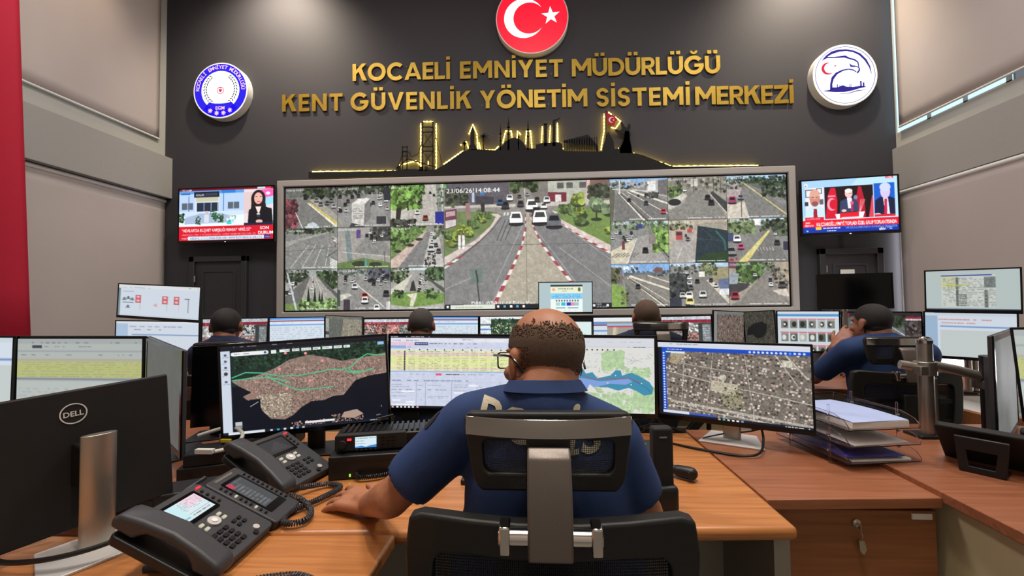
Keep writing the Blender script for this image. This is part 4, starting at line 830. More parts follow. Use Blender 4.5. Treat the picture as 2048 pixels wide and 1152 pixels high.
def tv_right():
    c = Cv(210, 116, (180, 216, 238)); c.P([(0, 0), (60, 0), (20, 70), (0, 70)], (160, 200, 234)); c.R(88, 0, 96, 4, (214, 30, 60)); c.T(89, 3.4, 2.8, 'CANLI', (246, 230, 230), .02); c.E(5, 9, 2, 3.4, (230, 240, 246)); c.T(4, 11, 4, 'a', (200, 40, 70), .04)
    c.R(4, 14, 24, 70, (222, 220, 226)); c.R(4, 17, 15, 32, (70, 76, 90)); c.R(5, 18.5, 14, 30.5, (222, 224, 226)); c.R(16, 15, 22, 26, (70, 76, 90)); c.R(17, 16.5, 21, 24.6, (220, 222, 224)); c.R(3, 40, 7, 48, (50, 52, 60)); c.R(19, 36, 23, 46, (90, 94, 104))
    c.P([(3, 70), (5, 54), (10, 48), (18, 48), (24, 54), (24, 70)], (196, 220, 236)); c.P([(12.4, 54), (16, 54), (16.4, 70), (12, 70)], (150, 30, 50)); c.E(14, 34, 5.6, 16, (196, 132, 116)); c.E(14, 26, 5.4, 9, (214, 158, 140)); c.E(14, 44, 3.6, 4.6, (130, 84, 76)); c.R(12.4, 42, 15.6, 44.4, (180, 60, 70)); c.R(10.6, 31, 13, 32.2, (70, 44, 42)); c.R(15, 31, 17.4, 32.2, (70, 44, 42))
    c.R(3, 70, 23, 76, (210, 30, 50)); c.T(5, 74.5, 3, 'ERDOĞAN AKTAŞ', (240, 210, 214), .0, 14)
    c.R(24.6, 14, 75, 74, (26, 8, 14)); c.P([(24.8, 74), (28, 30), (31, 16), (36, 16), (38, 40), (37, 74)], (206, 18, 48)); c.E(32, 47, 5, 12, (232, 150, 170)); c.E(33.6, 47, 4, 9.4, (206, 18, 48)); c.R(28, 30, 36, 33, (230, 140, 160), )
    c.P([(56, 50), (60, 16), (63, 16), (66, 40), (67, 74), (60, 74)], (176, 20, 44))
    for i in range(5): c.L([(60, 70), (62 + i * 1.2, 40)], .8, (230, 140, 150))
    c.P([(70, 74), (74, 34), (75, 34), (75, 74)], (220, 60, 80)); c.P([(40, 64), (41, 42), (46, 38), (55, 38), (59, 44), (60, 62)], (50, 62, 96)); c.P([(48, 36), (53, 36), (53, 56), (49, 56)], (226, 226, 234)); c.E(50, 28, 4, 8.6, (232, 190, 186)); c.E(50, 23, 4, 4, (236, 226, 226)); c.R(50, 27.5, 54, 28.6, (70, 50, 60)); c.R(51.8, 44, 54, 62, (190, 30, 80)); c.E(53, 46, 1.8, 3.4, (236, 80, 130)); c.E(44.6, 60, 2.6, 2.6, (230, 190, 180)); c.E(57, 36, 2, 4, (120, 130, 170))
    c.P([(35, 66), (66, 63), (64, 74), (37, 76)], (236, 232, 234)); c.P([(40, 64.5), (60, 63), (60, 72), (40, 74)], (220, 26, 44)); c.R(42, 72, 58, 75, (226, 220, 226))
    c.R(76, 12, 97, 72, (20, 90, 196)); c.P([(76, 72), (77, 44), (82, 38), (92, 38), (97, 42), (97, 72)], (24, 28, 62)); c.P([(85, 40), (90, 40), (91.6, 72), (87, 72)], (210, 222, 244)); c.P([(86.4, 42), (89, 42), (88.6, 72), (85.6, 72)], (200, 30, 66)); c.E(87.4, 28, 5, 13, (206, 190, 226)); c.E(87.4, 20, 5.6, 8, (196, 206, 246)); c.E(79, 70, 3.4, 2.4, (226, 210, 226)); c.R(76, 70, 97, 74, (206, 30, 50))
    c.R(0, 76, 100, 89, (222, 24, 44)); c.T(15, 87, 6.6, 'KILIÇDAROĞLU PM\'Yİ TOPLADI ÖZEL GRUP TOPLANTISINDA', (250, 244, 244), .025, 83); c.T(3.4, 82, 4.6, 'son', (250, 240, 240), .02); c.T(2.4, 87.4, 4.6, 'durum', (250, 240, 240), .02)
    c.R(0, 89, 100, 100, (18, 50, 160)); c.R(14, 89, 20, 94, (236, 190, 60)); c.W(22, 89.5, 40, 93.5, (206, 216, 236), 1, .9); c.T(45, 93.6, 3.6, 'TÜRKİYE İÇİN ÖNEMLİ BİR DURUM VE AÇIKLAMALARI DEVAM EDİYOR', (190, 206, 236), .0, 53); c.T(80, 98.6, 5, 'ahbr', (236, 240, 246), .03, 7); c.W(26, 95, 36, 98, (200, 210, 236), 1, .8); c.W(88, 93, 93, 98, (200, 210, 236), 2, .8); c.E(5, 96, 1.2, 1.6, (120, 190, 230)); return c
def television(label, cv, xl, yl, tl, bl_, xr, yr, tr, br_):
    a = (PY(xl, tl, yl), PY(xl, bl_, yl)); d = (PY(xr, tr, yr), PY(xr, br_, yr)); z0 = (a[1].z + d[1].z) / 2; z1 = (a[0].z + d[0].z) / 2
    w_ = math.hypot(d[0].x - a[0].x, yr - yl); rz = math.atan2(yr - yl, d[0].x - a[0].x)
    t = thing('wall_television', label, 'television', ((a[0].x + d[0].x) / 2, (yl + yr) / 2, z0), rz); h = z1 - z0; bz = .022
    MB().box(-w_ / 2, w_ / 2, 0, .05, 0, h).box(-w_ / 2 + .2, w_ / 2 - .2, .05, .08, .1, h - .15).build('housing', M_blackm, t, bevel=.008)
    MB().ring(rect(-w_ / 2, w_ / 2, 0, h), rect(-w_ / 2 + bz, w_ / 2 - bz, bz + .02, h - bz), -.012, .004, 'y').build('bezel', M_blackg, t, bevel=.003, smooth=False)
    picture('screen', cv, w_ - 2 * bz, h - 2 * bz - .02, t, (-w_ / 2 + bz, -.003, bz + .02), 1.25)
    MB().box(-.012, .012, -.014, -.011, .009, .016).build('standby_light', E_white, t)
    dy = YW - (yl + yr) / 2
    MB().box(-.2, .2, .08, .1, h * .3, h * .7).box(-.03, .03, .1, dy + .02, h * .45, h * .55).build('wall_bracket', M_black, t)
television('wall mounted television showing a news reporter beside a building, left of video wall', tv_left(), 357, 6.5, 373, 483, 550, 6.45, 374, 487)
television('wall mounted television showing three men in a news split screen, right of video wall', tv_right(), 1599, 6.5, 357, 468, 1797, 6.3, 352, 470)
# ================================================================== desks
DZ = .75
def poly_top(name, label, pts, z1, th, m, bev=.012, cat='desk', extra=None):
    t = thing(name, label, cat, (sum(p[0] for p in pts) / len(pts), sum(p[1] for p in pts) / len(pts), 0))
    cx, cy = t.location.x, t.location.y; L_ = [(x - cx, y - cy) for x, y in pts]
    MB().prism(L_, z1 - th, z1).build('desktop', m, t, bevel=bev, seg=3)
    if extra: extra(t, cx, cy)
    return t
def exA(t, cx, cy):
    MB().box(-1.3 - cx, .64 - cx, 1.46 - cy, 1.48 - cy, .13, DZ - .036).build('modesty_panel', M_grey, t)
    for x in (-1.28, .62): MB().box(x - .02 - cx, x + .02 - cx, 1.15 - cy, 1.80 - cy, 0, DZ - .036).build('side_panel', M_grey, t)
poly_top('desk', 'orange wood desk in the centre where the bald officer sits', [(-1.12, 1.02), (-.35, 1.056), (.643, 1.112), (.640, 1.88), (-1.12, 1.88)], DZ, .035, M_wood, .014, extra=exA)
poly_top('desk', 'orange wood desk piece at lower left carrying the near desk phone', [(-2.3, .2), (-.37, .2), (-.356, 1.05), (-1.12, 1.014), (-2.3, 1.014)], DZ, .035, M_woodd, .008,
         extra=lambda t, cx, cy: MB().box(-2.2 - cx, -2.16 - cx, .3 - cy, 1.0 - cy, 0, DZ - .036).box(-.46 - cx, -.43 - cx, .3 - cy, .5 - cy, 0, DZ - .036).build('side_panel', M_grey, t))
poly_top('desk', 'wooden desk at far left under the grey and yellow list monitors', [(-2.9, 1.06), (-1.13, 1.06), (-1.13, 2.05), (-2.9, 2.05)], DZ, .035, M_woodr,
         extra=lambda t, cx, cy: MB().box(-2.85 - cx, -1.2 - cx, 1.98 - cy, 2.0 - cy, 0, DZ - .036).build('modesty_panel', M_beige, t))
poly_top('desk', 'red brown desk section under the letter tray, right of the officer', [(.644, 1.262), (1.138, 1.288), (1.17, 1.92), (.642, 1.92)], DZ, .03, M_woodr, .003,
         extra=lambda t, cx, cy: MB().box(.66 - cx, 1.15 - cx, 1.87 - cy, 1.89 - cy, 0, DZ - .031).build('modesty_panel', M_beige, t))
def exC(t, cx, cy):
    MB().box(1.165 - cx, 1.185 - cx, .32 - cy, 1.75 - cy, 0, DZ - .014).build('side_panel', M_beige, t)
    MB().box(1.27 - cx, 2.75 - cx, 1.68 - cy, 1.70 - cy, 0, DZ - .014).build('modesty_panel', M_beige, t)
poly_top('desk', 'brown desk at the lower right edge with a black phone and monitor pole', [(1.095, .25), (1.125, 1.06), (1.175, 1.97), (2.0, 1.97), (3.0, 1.4), (3.0, .25)], DZ + .016, .03, M_woodr, .003, extra=exC)
# cabinet with drawer front, lock, key, label plate
t = thing('drawer_cabinet', 'brown wooden drawer cabinet with lock and hanging key, under the right desk section', 'cabinet', (.885, 1.545, 0))
MB().box(-.225, .25, -.22, .27, .04, DZ - .034).build('body', M_woodb, t, bevel=.002)
o = MB().box(-.223, .248, -.24, -.221, .35, DZ - .045).build('drawer', M_woodb, t, bevel=.002)
o2 = MB().box(-.223, .248, -.24, -.221, .05, .344).build('drawer', M_woodb, t, bevel=.002)
MB().box(.18, .235, -.2435, -.2395, DZ - .068, DZ - .052).build('label_plate', M_paperw, o)
p = PY(1713, 1046, 1.30); lx = p.x - .885; lz = p.z
MB().cyl((lx, -.246, lz), .011, .007, ax='y').cyl((lx, -.25, lz), .006, .006, ax='y').build('lock', M_chrome, o)
MB().box(lx - .001, lx + .001, -.262, -.25, lz - .012, lz + .004).tube([(lx, -.258, lz - .008), (lx + .004, -.262, lz - .03), (lx + .006, -.252, lz - .045)], .0012, 6).prism([(lx - .002, lz - .045), (lx + .012, lz - .045), (lx + .018, lz - .07), (lx + .01, lz - .084), (lx, lz - .074)], -.256, -.252, 'y').build('key', M_silver, o)
# desks of the middle row
def exM(x0, x1, y):
    def f(t, cx, cy):
        MB().box(x0 - cx, x1 - cx, y - cy, y + .02 - cy, .03, DZ - .031).build('modesty_panel', M_beige, t)
        for x in (x0, x1): MB().box(x - .02 - cx, x + .02 - cx, y - .02 - cy, y + .5 - cy, 0, DZ - .031).build('side_panel', M_woodr, t)
    return f
poly_top('desk', 'long wooden desk of the middle row, below the video wall', [(-2.05, 3.35), (1.65, 3.35), (1.65, 4.45), (-2.05, 4.45)], DZ, .03, M_woodr, .003, extra=exM(-1.95, 1.55, 3.6))
poly_top('desk', 'middle row desk on the left below the stacked white monitors', [(-3.2, 2.45), (-2.1, 2.45), (-2.08, 4.0), (-3.2, 3.6)], DZ, .03, M_woodr, .003, extra=exM(-3.1, -2.2, 2.6))
poly_top('desk', 'middle row desk on the right in front of the man leaning on his hand', [(1.67, 2.80), (3.3, 2.66), (3.3, 3.3), (1.9, 3.75), (1.67, 3.7)], DZ, .03, M_woodr, .003, extra=exM(1.75, 2.2, 3.1))
MB_ = MB().box(2.3, 2.95, 2.3, 2.34, .02, .70).box(2.3, 2.34, 2.34, 3.0, .02, .70)
tag(MB_.build('desk_screen_panel', M_woodb, None), 'dark brown upright end panel of a desk behind the steel monitor pole', 'panel')

# ================================================================== monitors
def monitor(label, L_, R_, H, cv, gain=1., base='silver', back=False, bez=.008, chin=.018, zs=DZ, group=None, shell=None, hole=False, off=.0, colx=0., tilt=0., logo=None, fname='monitor'):
    a = PY(*L_[:2], L_[2]); d = PY(*R_[:2], R_[2]); w_ = math.hypot(d.x - a.x, d.y - a.y); rz = math.atan2(d.y - a.y, d.x - a.x)
    zt = (a.z + d.z) / 2; roll = math.atan2(d.z - a.z, w_); c = ((a.x + d.x) / 2, (a.y + d.y) / 2)
    t = thing('computer_monitor', label, 'monitor', (c[0], c[1], zs), rz, group)
    h = zt - zs; X = Matrix.Translation((0, 0, h - H / 2)) @ Matrix.Rotation(-roll, 4, 'Y') @ Matrix.Rotation(tilt, 4, 'X')
    shell = shell or M_blackm
    def mb(): m = MB(); m.X = X; return m
    s = -1 if back else 1      # back: the screen points away from the camera
    b = mb(); b.box(-w_ / 2, w_ / 2, 0, s * .012, -H / 2, H / 2)
    if not back: b.prism([(-w_ * .36, s * .012), (w_ * .36, s * .012), (w_ * .3, s * .036), (-w_ * .3, s * .036)], -H * .36, H * .3)
    b.build('housing', shell, t, bevel=.003)
    mb().ring([(-w_ / 2, -H / 2), (w_ / 2, -H / 2), (w_ / 2, H / 2), (-w_ / 2, H / 2)], [(-w_ / 2 + bez, -H / 2 + chin), (w_ / 2 - bez, -H / 2 + chin), (w_ / 2 - bez, H / 2 - bez), (-w_ / 2 + bez, H / 2 - bez)], min(-s * .004, 0), max(-s * .004, 0), 'y').build('bezel', M_blackg, t, smooth=False)
    if cv is not None:
        o = picture('screen', cv, w_ - 2 * bez, H - bez - chin, t, (0, 0, 0), gain, -w_ / 2 + bez, -H / 2 + chin)
        o.matrix_local = X @ Matrix.Translation((0, -.0015, 0)) if not back else X @ Matrix.Rotation(PI, 4, 'Z') @ Matrix.Translation((0, -.0015, 0))
    else:
        mb().box(-w_ / 2 + bez, w_ / 2 - bez, min(-s * .001, 0), max(-s * .001, 0), -H / 2 + chin, H / 2 - bez).build('screen', M_blackg, t, smooth=False)
    if logo:
        b = mb(); q = -.0125; M_ = (Matrix.Translation((c[0], c[1], zs)) @ Matrix.Rotation(rz, 4, 'Z') @ X).inverted(); o0 = M_ @ Vector((0, 0, CAMH)); dd = M_.to_3x3() @ ray(*logo[:2]); k_ = (q - o0.y) / dd.y; lx = o0.x + dd.x * k_; lz = o0.z + dd.z * k_; r_ = logo[2]; b.ring(circ(lx, lz, r_, 40), circ(lx, lz, r_ * .9, 40), q - .001, q, 'y'); text_into(b, 'DELL', lx, lz - r_ * .26, r_ * .5, q - .001, .02, align='c', width=r_ * 1.45)
        b.build('logo', M_white, t, smooth=False)
    if base:
        if back: q_ = (Matrix.Translation((c[0], c[1], zs)) @ Matrix.Rotation(rz, 4, 'Z')).inverted() @ PZ(194, 1098, zs); colx = q_.x; off = q_.y + .055
        m = M_silver if base == 'silver' else M_black; mb_ = M_silverb if base == 'silver' else M_black
        cy = s * .055 + off; hz = h - H * .45
        if base in ('silver', 'black'):
            b = MB()
            if hole: b.add([], [])
            n = 20; P = [(.033 * math.cos(2 * PI * k / n), .014 * math.sin(2 * PI * k / n)) for k in range(n)]
            b.X = Matrix.Translation((colx, cy, .006)); top = h - H * .5 + (.10 if not back else 0); top = max(top, .12)
            if back: top = h - .105
            b.prism(P, 0, top); b.build('stand_column', m, t, bevel=.001)
            MB().prism([(-.115 + colx, cy - .085), (.115 + colx, cy - .085), (.085 + colx, cy + .085), (-.085 + colx, cy + .085)], 0, .007).build('stand_base', mb_, t, bevel=.002)
            MB().box(-.03 + colx, .03 + colx, min(s * .012, cy), max(s * .012, cy), top - .12, top - .02).build('stand_mount', M_black, t, bevel=.004)
        else:
            po_ = .06 if h < .6 else .115
            MB().tube([(0, s * po_, 0), (0, s * po_, h - H * .3)], .017, 14).build('stand_column', M_silver, t)
            MB().box(-.05, .05, min(s * .034, s * po_), max(s * .034, s * po_), h - H / 2 - .05, h - H / 2 + .05).build('stand_mount', M_black, t, bevel=.004)
            MB().cyl((0, s * po_, 0), .045, .012).build('stand_base', M_black, t)
    return t

def cv_sat():
    c = Cv(390, 215, (14, 18, 30)); 
    c.P([(6, 8), (100, 3), (100, 30), (90, 40), (6, 46)], (30, 48, 42)); c.TR(8, 6, 100, 26, (36, 58, 44), 600, 2.6, .5)
    land = [(6, 40), (20, 36), (32, 28), (40, 20), (52, 16), (62, 20), (72, 26), (84, 24), (100, 20), (100, 44), (88, 46), (80, 50), (76, 58), (72, 66), (66, 66), (60, 70), (52, 70), (46, 76), (41, 84), (36, 88), (28, 86), (23, 76), (21, 66), (14, 62), (12, 58), (17, 54), (10, 46)]
    m = c._mask(land); keep = c.a.copy(); c.P(land, (142, 120, 110)); c.TR(14, 26, 96, 84, (150, 122, 112), 1900, 1.1, .42); c.TR(20, 58, 40, 84, (176, 166, 146), 420, 1.1, .3)
    for i in range(160):
        x, y = random.uniform(14, 90), random.uniform(20, 84); a = random.random() * PI; l = random.uniform(1, 4); c.L([(x, y), (x + l * math.cos(a) * .6, y + l * math.sin(a))], .35, random.choice([(196, 184, 170), (92, 76, 70), (176, 160, 150)]), .8)
    a, b, d, e, mk = m; sub = c.a[b:e, a:d].copy(); c.a[:] = keep; v = c.a[b:e, a:d]; v[mk] = sub[mk]
    c.N(.3, 60, (6, 4, 100, 90)); c.R(6, 62, 22, 100, (12, 16, 30)); c.R(78, 60, 100, 92, (12, 16, 30)); c.P([(14, 58), (20, 54), (22, 58), (15, 63)], (150, 120, 110)); c.L([(16, 70), (21, 65)], .6, (200, 200, 200))
    for p in ([(6, 36), (14, 31), (24, 33), (34, 38), (46, 39), (56, 37), (64, 35), (72, 36), (78, 34), (82, 26), (88, 20), (94, 22), (100, 22)], [(6, 39), (16, 38), (26, 38), (34, 42), (40, 46)], [(26, 36), (32, 44), (40, 52), (46, 56), (56, 56), (66, 55)], [(74, 36), (76, 40), (84, 40), (92, 38)], [(76, 36), (80, 42), (90, 38)]): c.L(p, 1.2, (86, 190, 140))
    for x, y in ((38, 12), (34, 30), (60, 24), (52, 46), (38, 53), (50, 14)): c.E(x, y, .9, 1.6, (240, 150, 150))
    c.TR(40, 92, 60, 100, (150, 120, 112), 90, 1.2); c.TR(64, 88, 84, 97, (160, 130, 120), 90, 1.2); c.P([(70, 92), (72, 86), (80, 84), (84, 90), (78, 94)], (176, 150, 136)); c.R(48, 92.6, 66, 95, (230, 230, 230))
    c.R(0, 0, 100, 2.6, (34, 32, 44)); c.W(2, .6, 50, 2.2, (120, 116, 126), 1, .4); c.R(0, 2.6, 100, 5.4, (24, 26, 34)); c.R(0, 5.4, 5.5, 97.4, (206, 216, 230))
    for y in (10, 17, 24, 31, 40): c.E(2.8, y, .9, 1.4, (90, 100, 120)); c.W(1, y + 2, 5, y + 3.4, (150, 160, 176), 1, .8)
    c.E(2.8, 31, 1.2, 2, (60, 64, 74)); c.R(7, 7.5, 27, 11.6, (238, 240, 242)); c.E(7, 9.5, 1, 2, (238, 240, 242)); c.E(27, 9.5, 1, 2, (238, 240, 242)); c.W(8, 8.6, 18, 10.6, (150, 150, 160), 1, .7); c.E(26, 9.6, .8, 1.5, (60, 90, 140)); c.R(29.5, 7.6, 32.5, 11.6, (232, 236, 240))
    for x, w_ in ((34.5, 6), (42, 4.4), (47.6, 6), (54.6, 4.6), (60.4, 6), (67.6, 5), (73.6, 4)): c.R(x, 7.6, x + w_, 10.8, (236, 238, 240)); c.W(x + .6, 8.4, x + w_ - .4, 10, (110, 110, 120), 1, .8)
    c.R(95, 6.6, 99, 10, (150, 196, 240)); c.R(7, 86, 11, 93.6, (190, 196, 200)); c.R(7, 90, 11, 93.6, (130, 136, 140)); c.R(0, 97, 100, 100, (24, 30, 44)); c.R(3, 97, 24, 100, (222, 226, 232))
    for x, col in ((27, (200, 200, 200)), (31, (50, 170, 200)), (35, (230, 230, 230)), (39, (236, 236, 236)), (42.5, (70, 150, 220)), (46, (200, 190, 190))): c.R(x, 97.6, x + 1.6, 99.6, col)
    c.T(92, 94, 1.8, '14:08', (220, 220, 220)); c.W(88, 97.6, 98, 99.4, (200, 200, 210), 1, .6); c.L([(95.5, 82), (95.5, 84)], .4, (200, 200, 200)); return c
def cv_db():
    c = Cv(330, 180, (206, 212, 232)); c.R(0, 0, 100, 3.4, (34, 30, 40)); c.W(0, .8, 30, 2.6, (190, 190, 200), 1, .4); c.R(0, 3.4, 100, 9, (226, 228, 236)); c.W(0, 6, 22, 8, (150, 156, 176), 1, .5); c.W(55, 4.4, 63, 6.4, (120, 120, 130), 1, .9)
    c.R(0, 9.6, 18, 13, (240, 196, 212)); c.R(18.6, 9.4, 29, 13.4, (44, 48, 104)); c.W(19.4, 10.4, 28.4, 12.4, (220, 224, 240), 1, .9)
    for x in (30, 37, 45, 53, 60): c.W(x, 10, x + 6, 12.4, (80, 84, 96), 1, .8)
    c.R(0, 14, 12, 18, (150, 176, 222)); c.R(0, 18, 100, 21, (220, 222, 228)); c.W(13, 15, 100, 17, (150, 156, 170), 1, .2)
    cols = [14, 22, 28, 34, 41, 48, 55, 62, 69, 77, 84, 91]
    for r in range(12):
        y = 21 + r * 2.3; c.R(0, y, 100, y + 2.1, (232, 206, 196) if r in (1, 2, 10) else (228, 232, 160))
        for x in cols: c.W(x, y + .5, x + 5, y + 1.7, (146, 150, 116), 1, .75)
        c.W(5, y + .5, 9, y + 1.7, (176, 120, 110), 1, .6); c.E(11, y + 1.1, .7, 1, (50, 40, 44))
    for x in cols: c.E(x + .5, 19.6, .6, .9, (60, 60, 66))
    c.R(0, 48.8, 100, 50.6, (156, 184, 224)); c.W(2, 52, 80, 54.6, (170, 170, 180), 1, .35); c.R(35, 52, 39.5, 54.6, (226, 90, 120)); c.W(43, 52.4, 53, 54.4, (60, 60, 70), 1, .9); c.W(0, 61, 60, 63, (120, 130, 160), 1, .6); c.R(0, 63.6, 100, 64, (170, 176, 200))
    for x in (20, 27, 47, 66, 84): c.R(x, 64, x + .5, 100, (176, 180, 202))
    for x, y, w_ in ((1, 67, 8), (1, 70, 14), (1, 74, 16), (1, 78, 18), (1, 83, 12), (29, 68, 12), (29, 74, 14), (29, 83, 16), (29, 85, 12), (49, 67, 12), (49, 70, 10), (49, 75, 10), (68, 70, 14), (21, 68, 4), (21, 74, 4), (21, 80, 4), (21, 88, 4)): c.W(x, y, x + w_, y + 1.2, (130, 136, 156), 1, .9)
    for x, y, w_ in ((9, 76, 10), (2, 88, 6), (12, 90, 7), (60, 67, 7), (49, 77, 17), (68, 72, 16), (49, 88, 16), (2, 94, 17)): c.R(x, y, x + w_, y + 2.4, (236, 238, 246))
    c.R(88, 69, 96.4, 73, (60, 90, 200)); c.R(88, 73, 96.4, 77, (50, 176, 224)); c.W(90, 70, 95, 72, (230, 230, 240), 1, .9); c.W(90, 74, 95, 76, (230, 230, 240), 1, .9); c.N(.05, 30); 
    c.R(0, 96.6, 100, 100, (20, 22, 30))
    for x in (1.5, 5, 8, 11, 14, 17, 20.5): c.R(x, 97.2, x + 1.6, 99.4, (236, 170, 180) if x in (1.5, 20.5) else (232, 232, 236))
    return c
def cv_map():
    c = Cv(330, 180, (226, 226, 222)); c.R(0, 0, 100, 12, (218, 220, 228)); c.W(2, 5, 96, 6, (176, 178, 190), 1, .4); c.R(0, 12, 100, 12.6, (190, 192, 200))
    for x in (48, 52, 56, 60, 64, 69): c.E(x, 16, .7, 1.1, (70, 70, 76))
    c.W(80, 11, 96, 13.4, (90, 92, 100), 1, .7)
    for x0, y0, x1, y1, n in ((60, 18, 76, 42, 90), (40, 74, 100, 98, 160), (78, 40, 96, 52, 40), (36, 60, 60, 74, 40), (84, 66, 100, 90, 60)): c.TR(x0, y0, x1, y1, (184, 212, 164), n, 4.5, .06)
    for i in range(420): x, y = random.uniform(10, 99), random.uniform(20, 97); c.R(x, y, x + random.uniform(.4, 1.6), y + .7, random.choice([(150, 156, 150), (196, 176, 176), (236, 236, 236), (170, 190, 170)]))
    for i in range(30): x, y = random.uniform(20, 90), random.uniform(20, 90); a = random.uniform(-1, 1); c.L([(x, y), (x + 8, y + 8 * a)], .4, (170, 170, 176))
    c.P([(30, 50), (40, 46), (44, 40), (47, 48), (52, 46), (56, 54), (66, 50), (70, 43), (74, 43), (75, 50), (82, 46), (88, 50), (96, 58), (99, 66), (98, 74), (92, 76), (86, 70), (80, 66), (72, 70), (64, 66), (58, 66), (52, 64), (44, 70), (36, 72), (30, 74)], (66, 146, 178))
    c.P([(30, 55), (44, 54), (58, 58), (70, 56), (80, 54), (83, 58), (78, 62), (66, 61), (56, 65), (46, 69), (38, 70), (30, 70)], (132, 164, 226)); c.L([(36, 52), (46, 51), (54, 56), (66, 54), (80, 53), (90, 60)], .8, (180, 70, 90)); c.L([(84, 56), (94, 66), (97, 72)], .6, (60, 90, 140)); c.P([(47, 72), (50, 62), (54, 68), (56, 74)], (226, 226, 222))
    for x, y in ((70, 50), (82, 62), (90, 60), (64, 60)): c.E(x, y, .5, .9, (230, 240, 240))
    return c
def cv_city():
    c = Cv(380, 210, (120, 112, 104))
    for i in range(70):
        y = i * 1.6; 
    th = .22; cs_, sn = math.cos(th), math.sin(th)
    for u in np.arange(-30, 150, 1.7):
        for v in np.arange(-50, 130, 3.2):
            if random.random() < .2 or int((u + 400) / 1.7) % 6 == 0 or int((v + 400) / 3.2) % 5 == 0: continue
            uu = u * 1.0 + random.random() * .5; vv = v + random.random() * .8; x = uu * cs_ - vv * sn * .5 + 10; y = uu * sn * 1.1 + vv * cs_ - 8
            if -2 < x < 102 and -2 < y < 102: 
                g = random.choice([(92, 80, 74), (196, 184, 170), (174, 150, 138), (110, 104, 92), (214, 206, 196), (70, 66, 60)]); c.P([(x, y), (x + 1.3, y + .5), (x + 1.0, y + 2.7), (x - .3, y + 2.2)], g)
    for p, w_ in (([(8, 40), (40, 52), (100, 70)], 1.2), ([(20, 10), (16, 96)], .8), ([(60, 8), (66, 100)], .8), ([(84, 8), (98, 40)], 2), ([(78, 8), (92, 48)], 1.2), ([(8, 80), (100, 96)], 3), ([(8, 86), (100, 101)], 1.4), ([(8, 26), (60, 38)], .8), ([(40, 10), (34, 90)], .7)): c.L(p, w_, (190, 184, 172), .9)
    c.P([(38, 48), (56, 52), (54, 66), (37, 62)], (186, 178, 158)); c.P([(44, 64), (58, 66), (57, 82), (45, 80)], (150, 142, 120)); c.P([(10, 12), (22, 14), (14, 30), (9, 28)], (168, 152, 128)); c.TR(44, 56, 60, 84, (110, 110, 84), 50, 2); c.P([(84, 18), (90, 19), (89, 27), (83, 26)], (200, 196, 180)); c.E(46, 44, 2.4, 4, (190, 186, 170)); c.N(.3, 60)
    c.R(0, 0, 100, 7, (216, 220, 232)); c.W(2, 1.4, 30, 3, (120, 124, 136), 1, .5); c.R(0, 4, 100, 4.4, (196, 200, 214)); c.R(0, 7, 100, 12, (24, 76, 190)); c.W(7, 8.4, 18, 10.6, (210, 220, 240), 1, .9)
    for k in range(13): c.E(64 + k * 2.7, 9.6, .8, 1.4, (216, 226, 240) if k != 9 else (90, 170, 240))
    c.R(0, 7, 3, 97, (20, 26, 40)); c.R(3, 12, 6, 94, (30, 84, 200))
    for k in range(22): c.E(4.4, 15 + k * 3.6, .7, 1.1, (220, 228, 244))
    c.R(6, 12.4, 20, 15, (220, 232, 236)); c.P([(6, 14), (10, 14), (6, 26)], (50, 80, 130)); c.R(0, 97, 100, 100, (20, 26, 44)); c.R(3, 93.4, 22, 97, (214, 222, 240)); c.R(22, 94, 40, 97, (60, 90, 180))
    for x, col in ((42, (180, 180, 190)), (45, (70, 180, 190)), (48, (220, 220, 224)), (51, (236, 236, 236)), (54, (236, 236, 236)), (57, (120, 170, 230))): c.R(x, 97.6, x + 1.6, 99.6, col)
    c.W(84, 97.6, 98, 99.4, (200, 204, 214), 1, .7); return c
def cv_list(green=True):
    c = Cv(170, 96, (188, 196, 192)); c.R(0, 0, 100, 8, (176, 182, 182)); c.W(10, 5, 96, 8, (130, 136, 136), 1, .3); c.R(12, 10, 20, 14, (66, 70, 84)); c.W(22, 11, 60, 13, (130, 136, 140), 1, .7); c.R(0, 17, 100, 20, (170, 176, 178)); c.W(2, 22, 96, 25, (140, 146, 150), 1, .3)
    c.R(0, 29, 100, 33, (186, 182, 168))
    for r in range(7): c.R(0, 33 + r * 3.3, 100, 36 + r * 3.3, (196, 200, 128)); c.W(4, 34 + r * 3.3, 98, 35.2 + r * 3.3, (148, 152, 104), 1, .7)
    c.R(0, 57, 100, 60, (140, 150, 158)); c.R(0, 62, 100, 100, (196, 204, 200)); c.W(2, 70, 60, 90, (180, 190, 190), 4, .4); return c
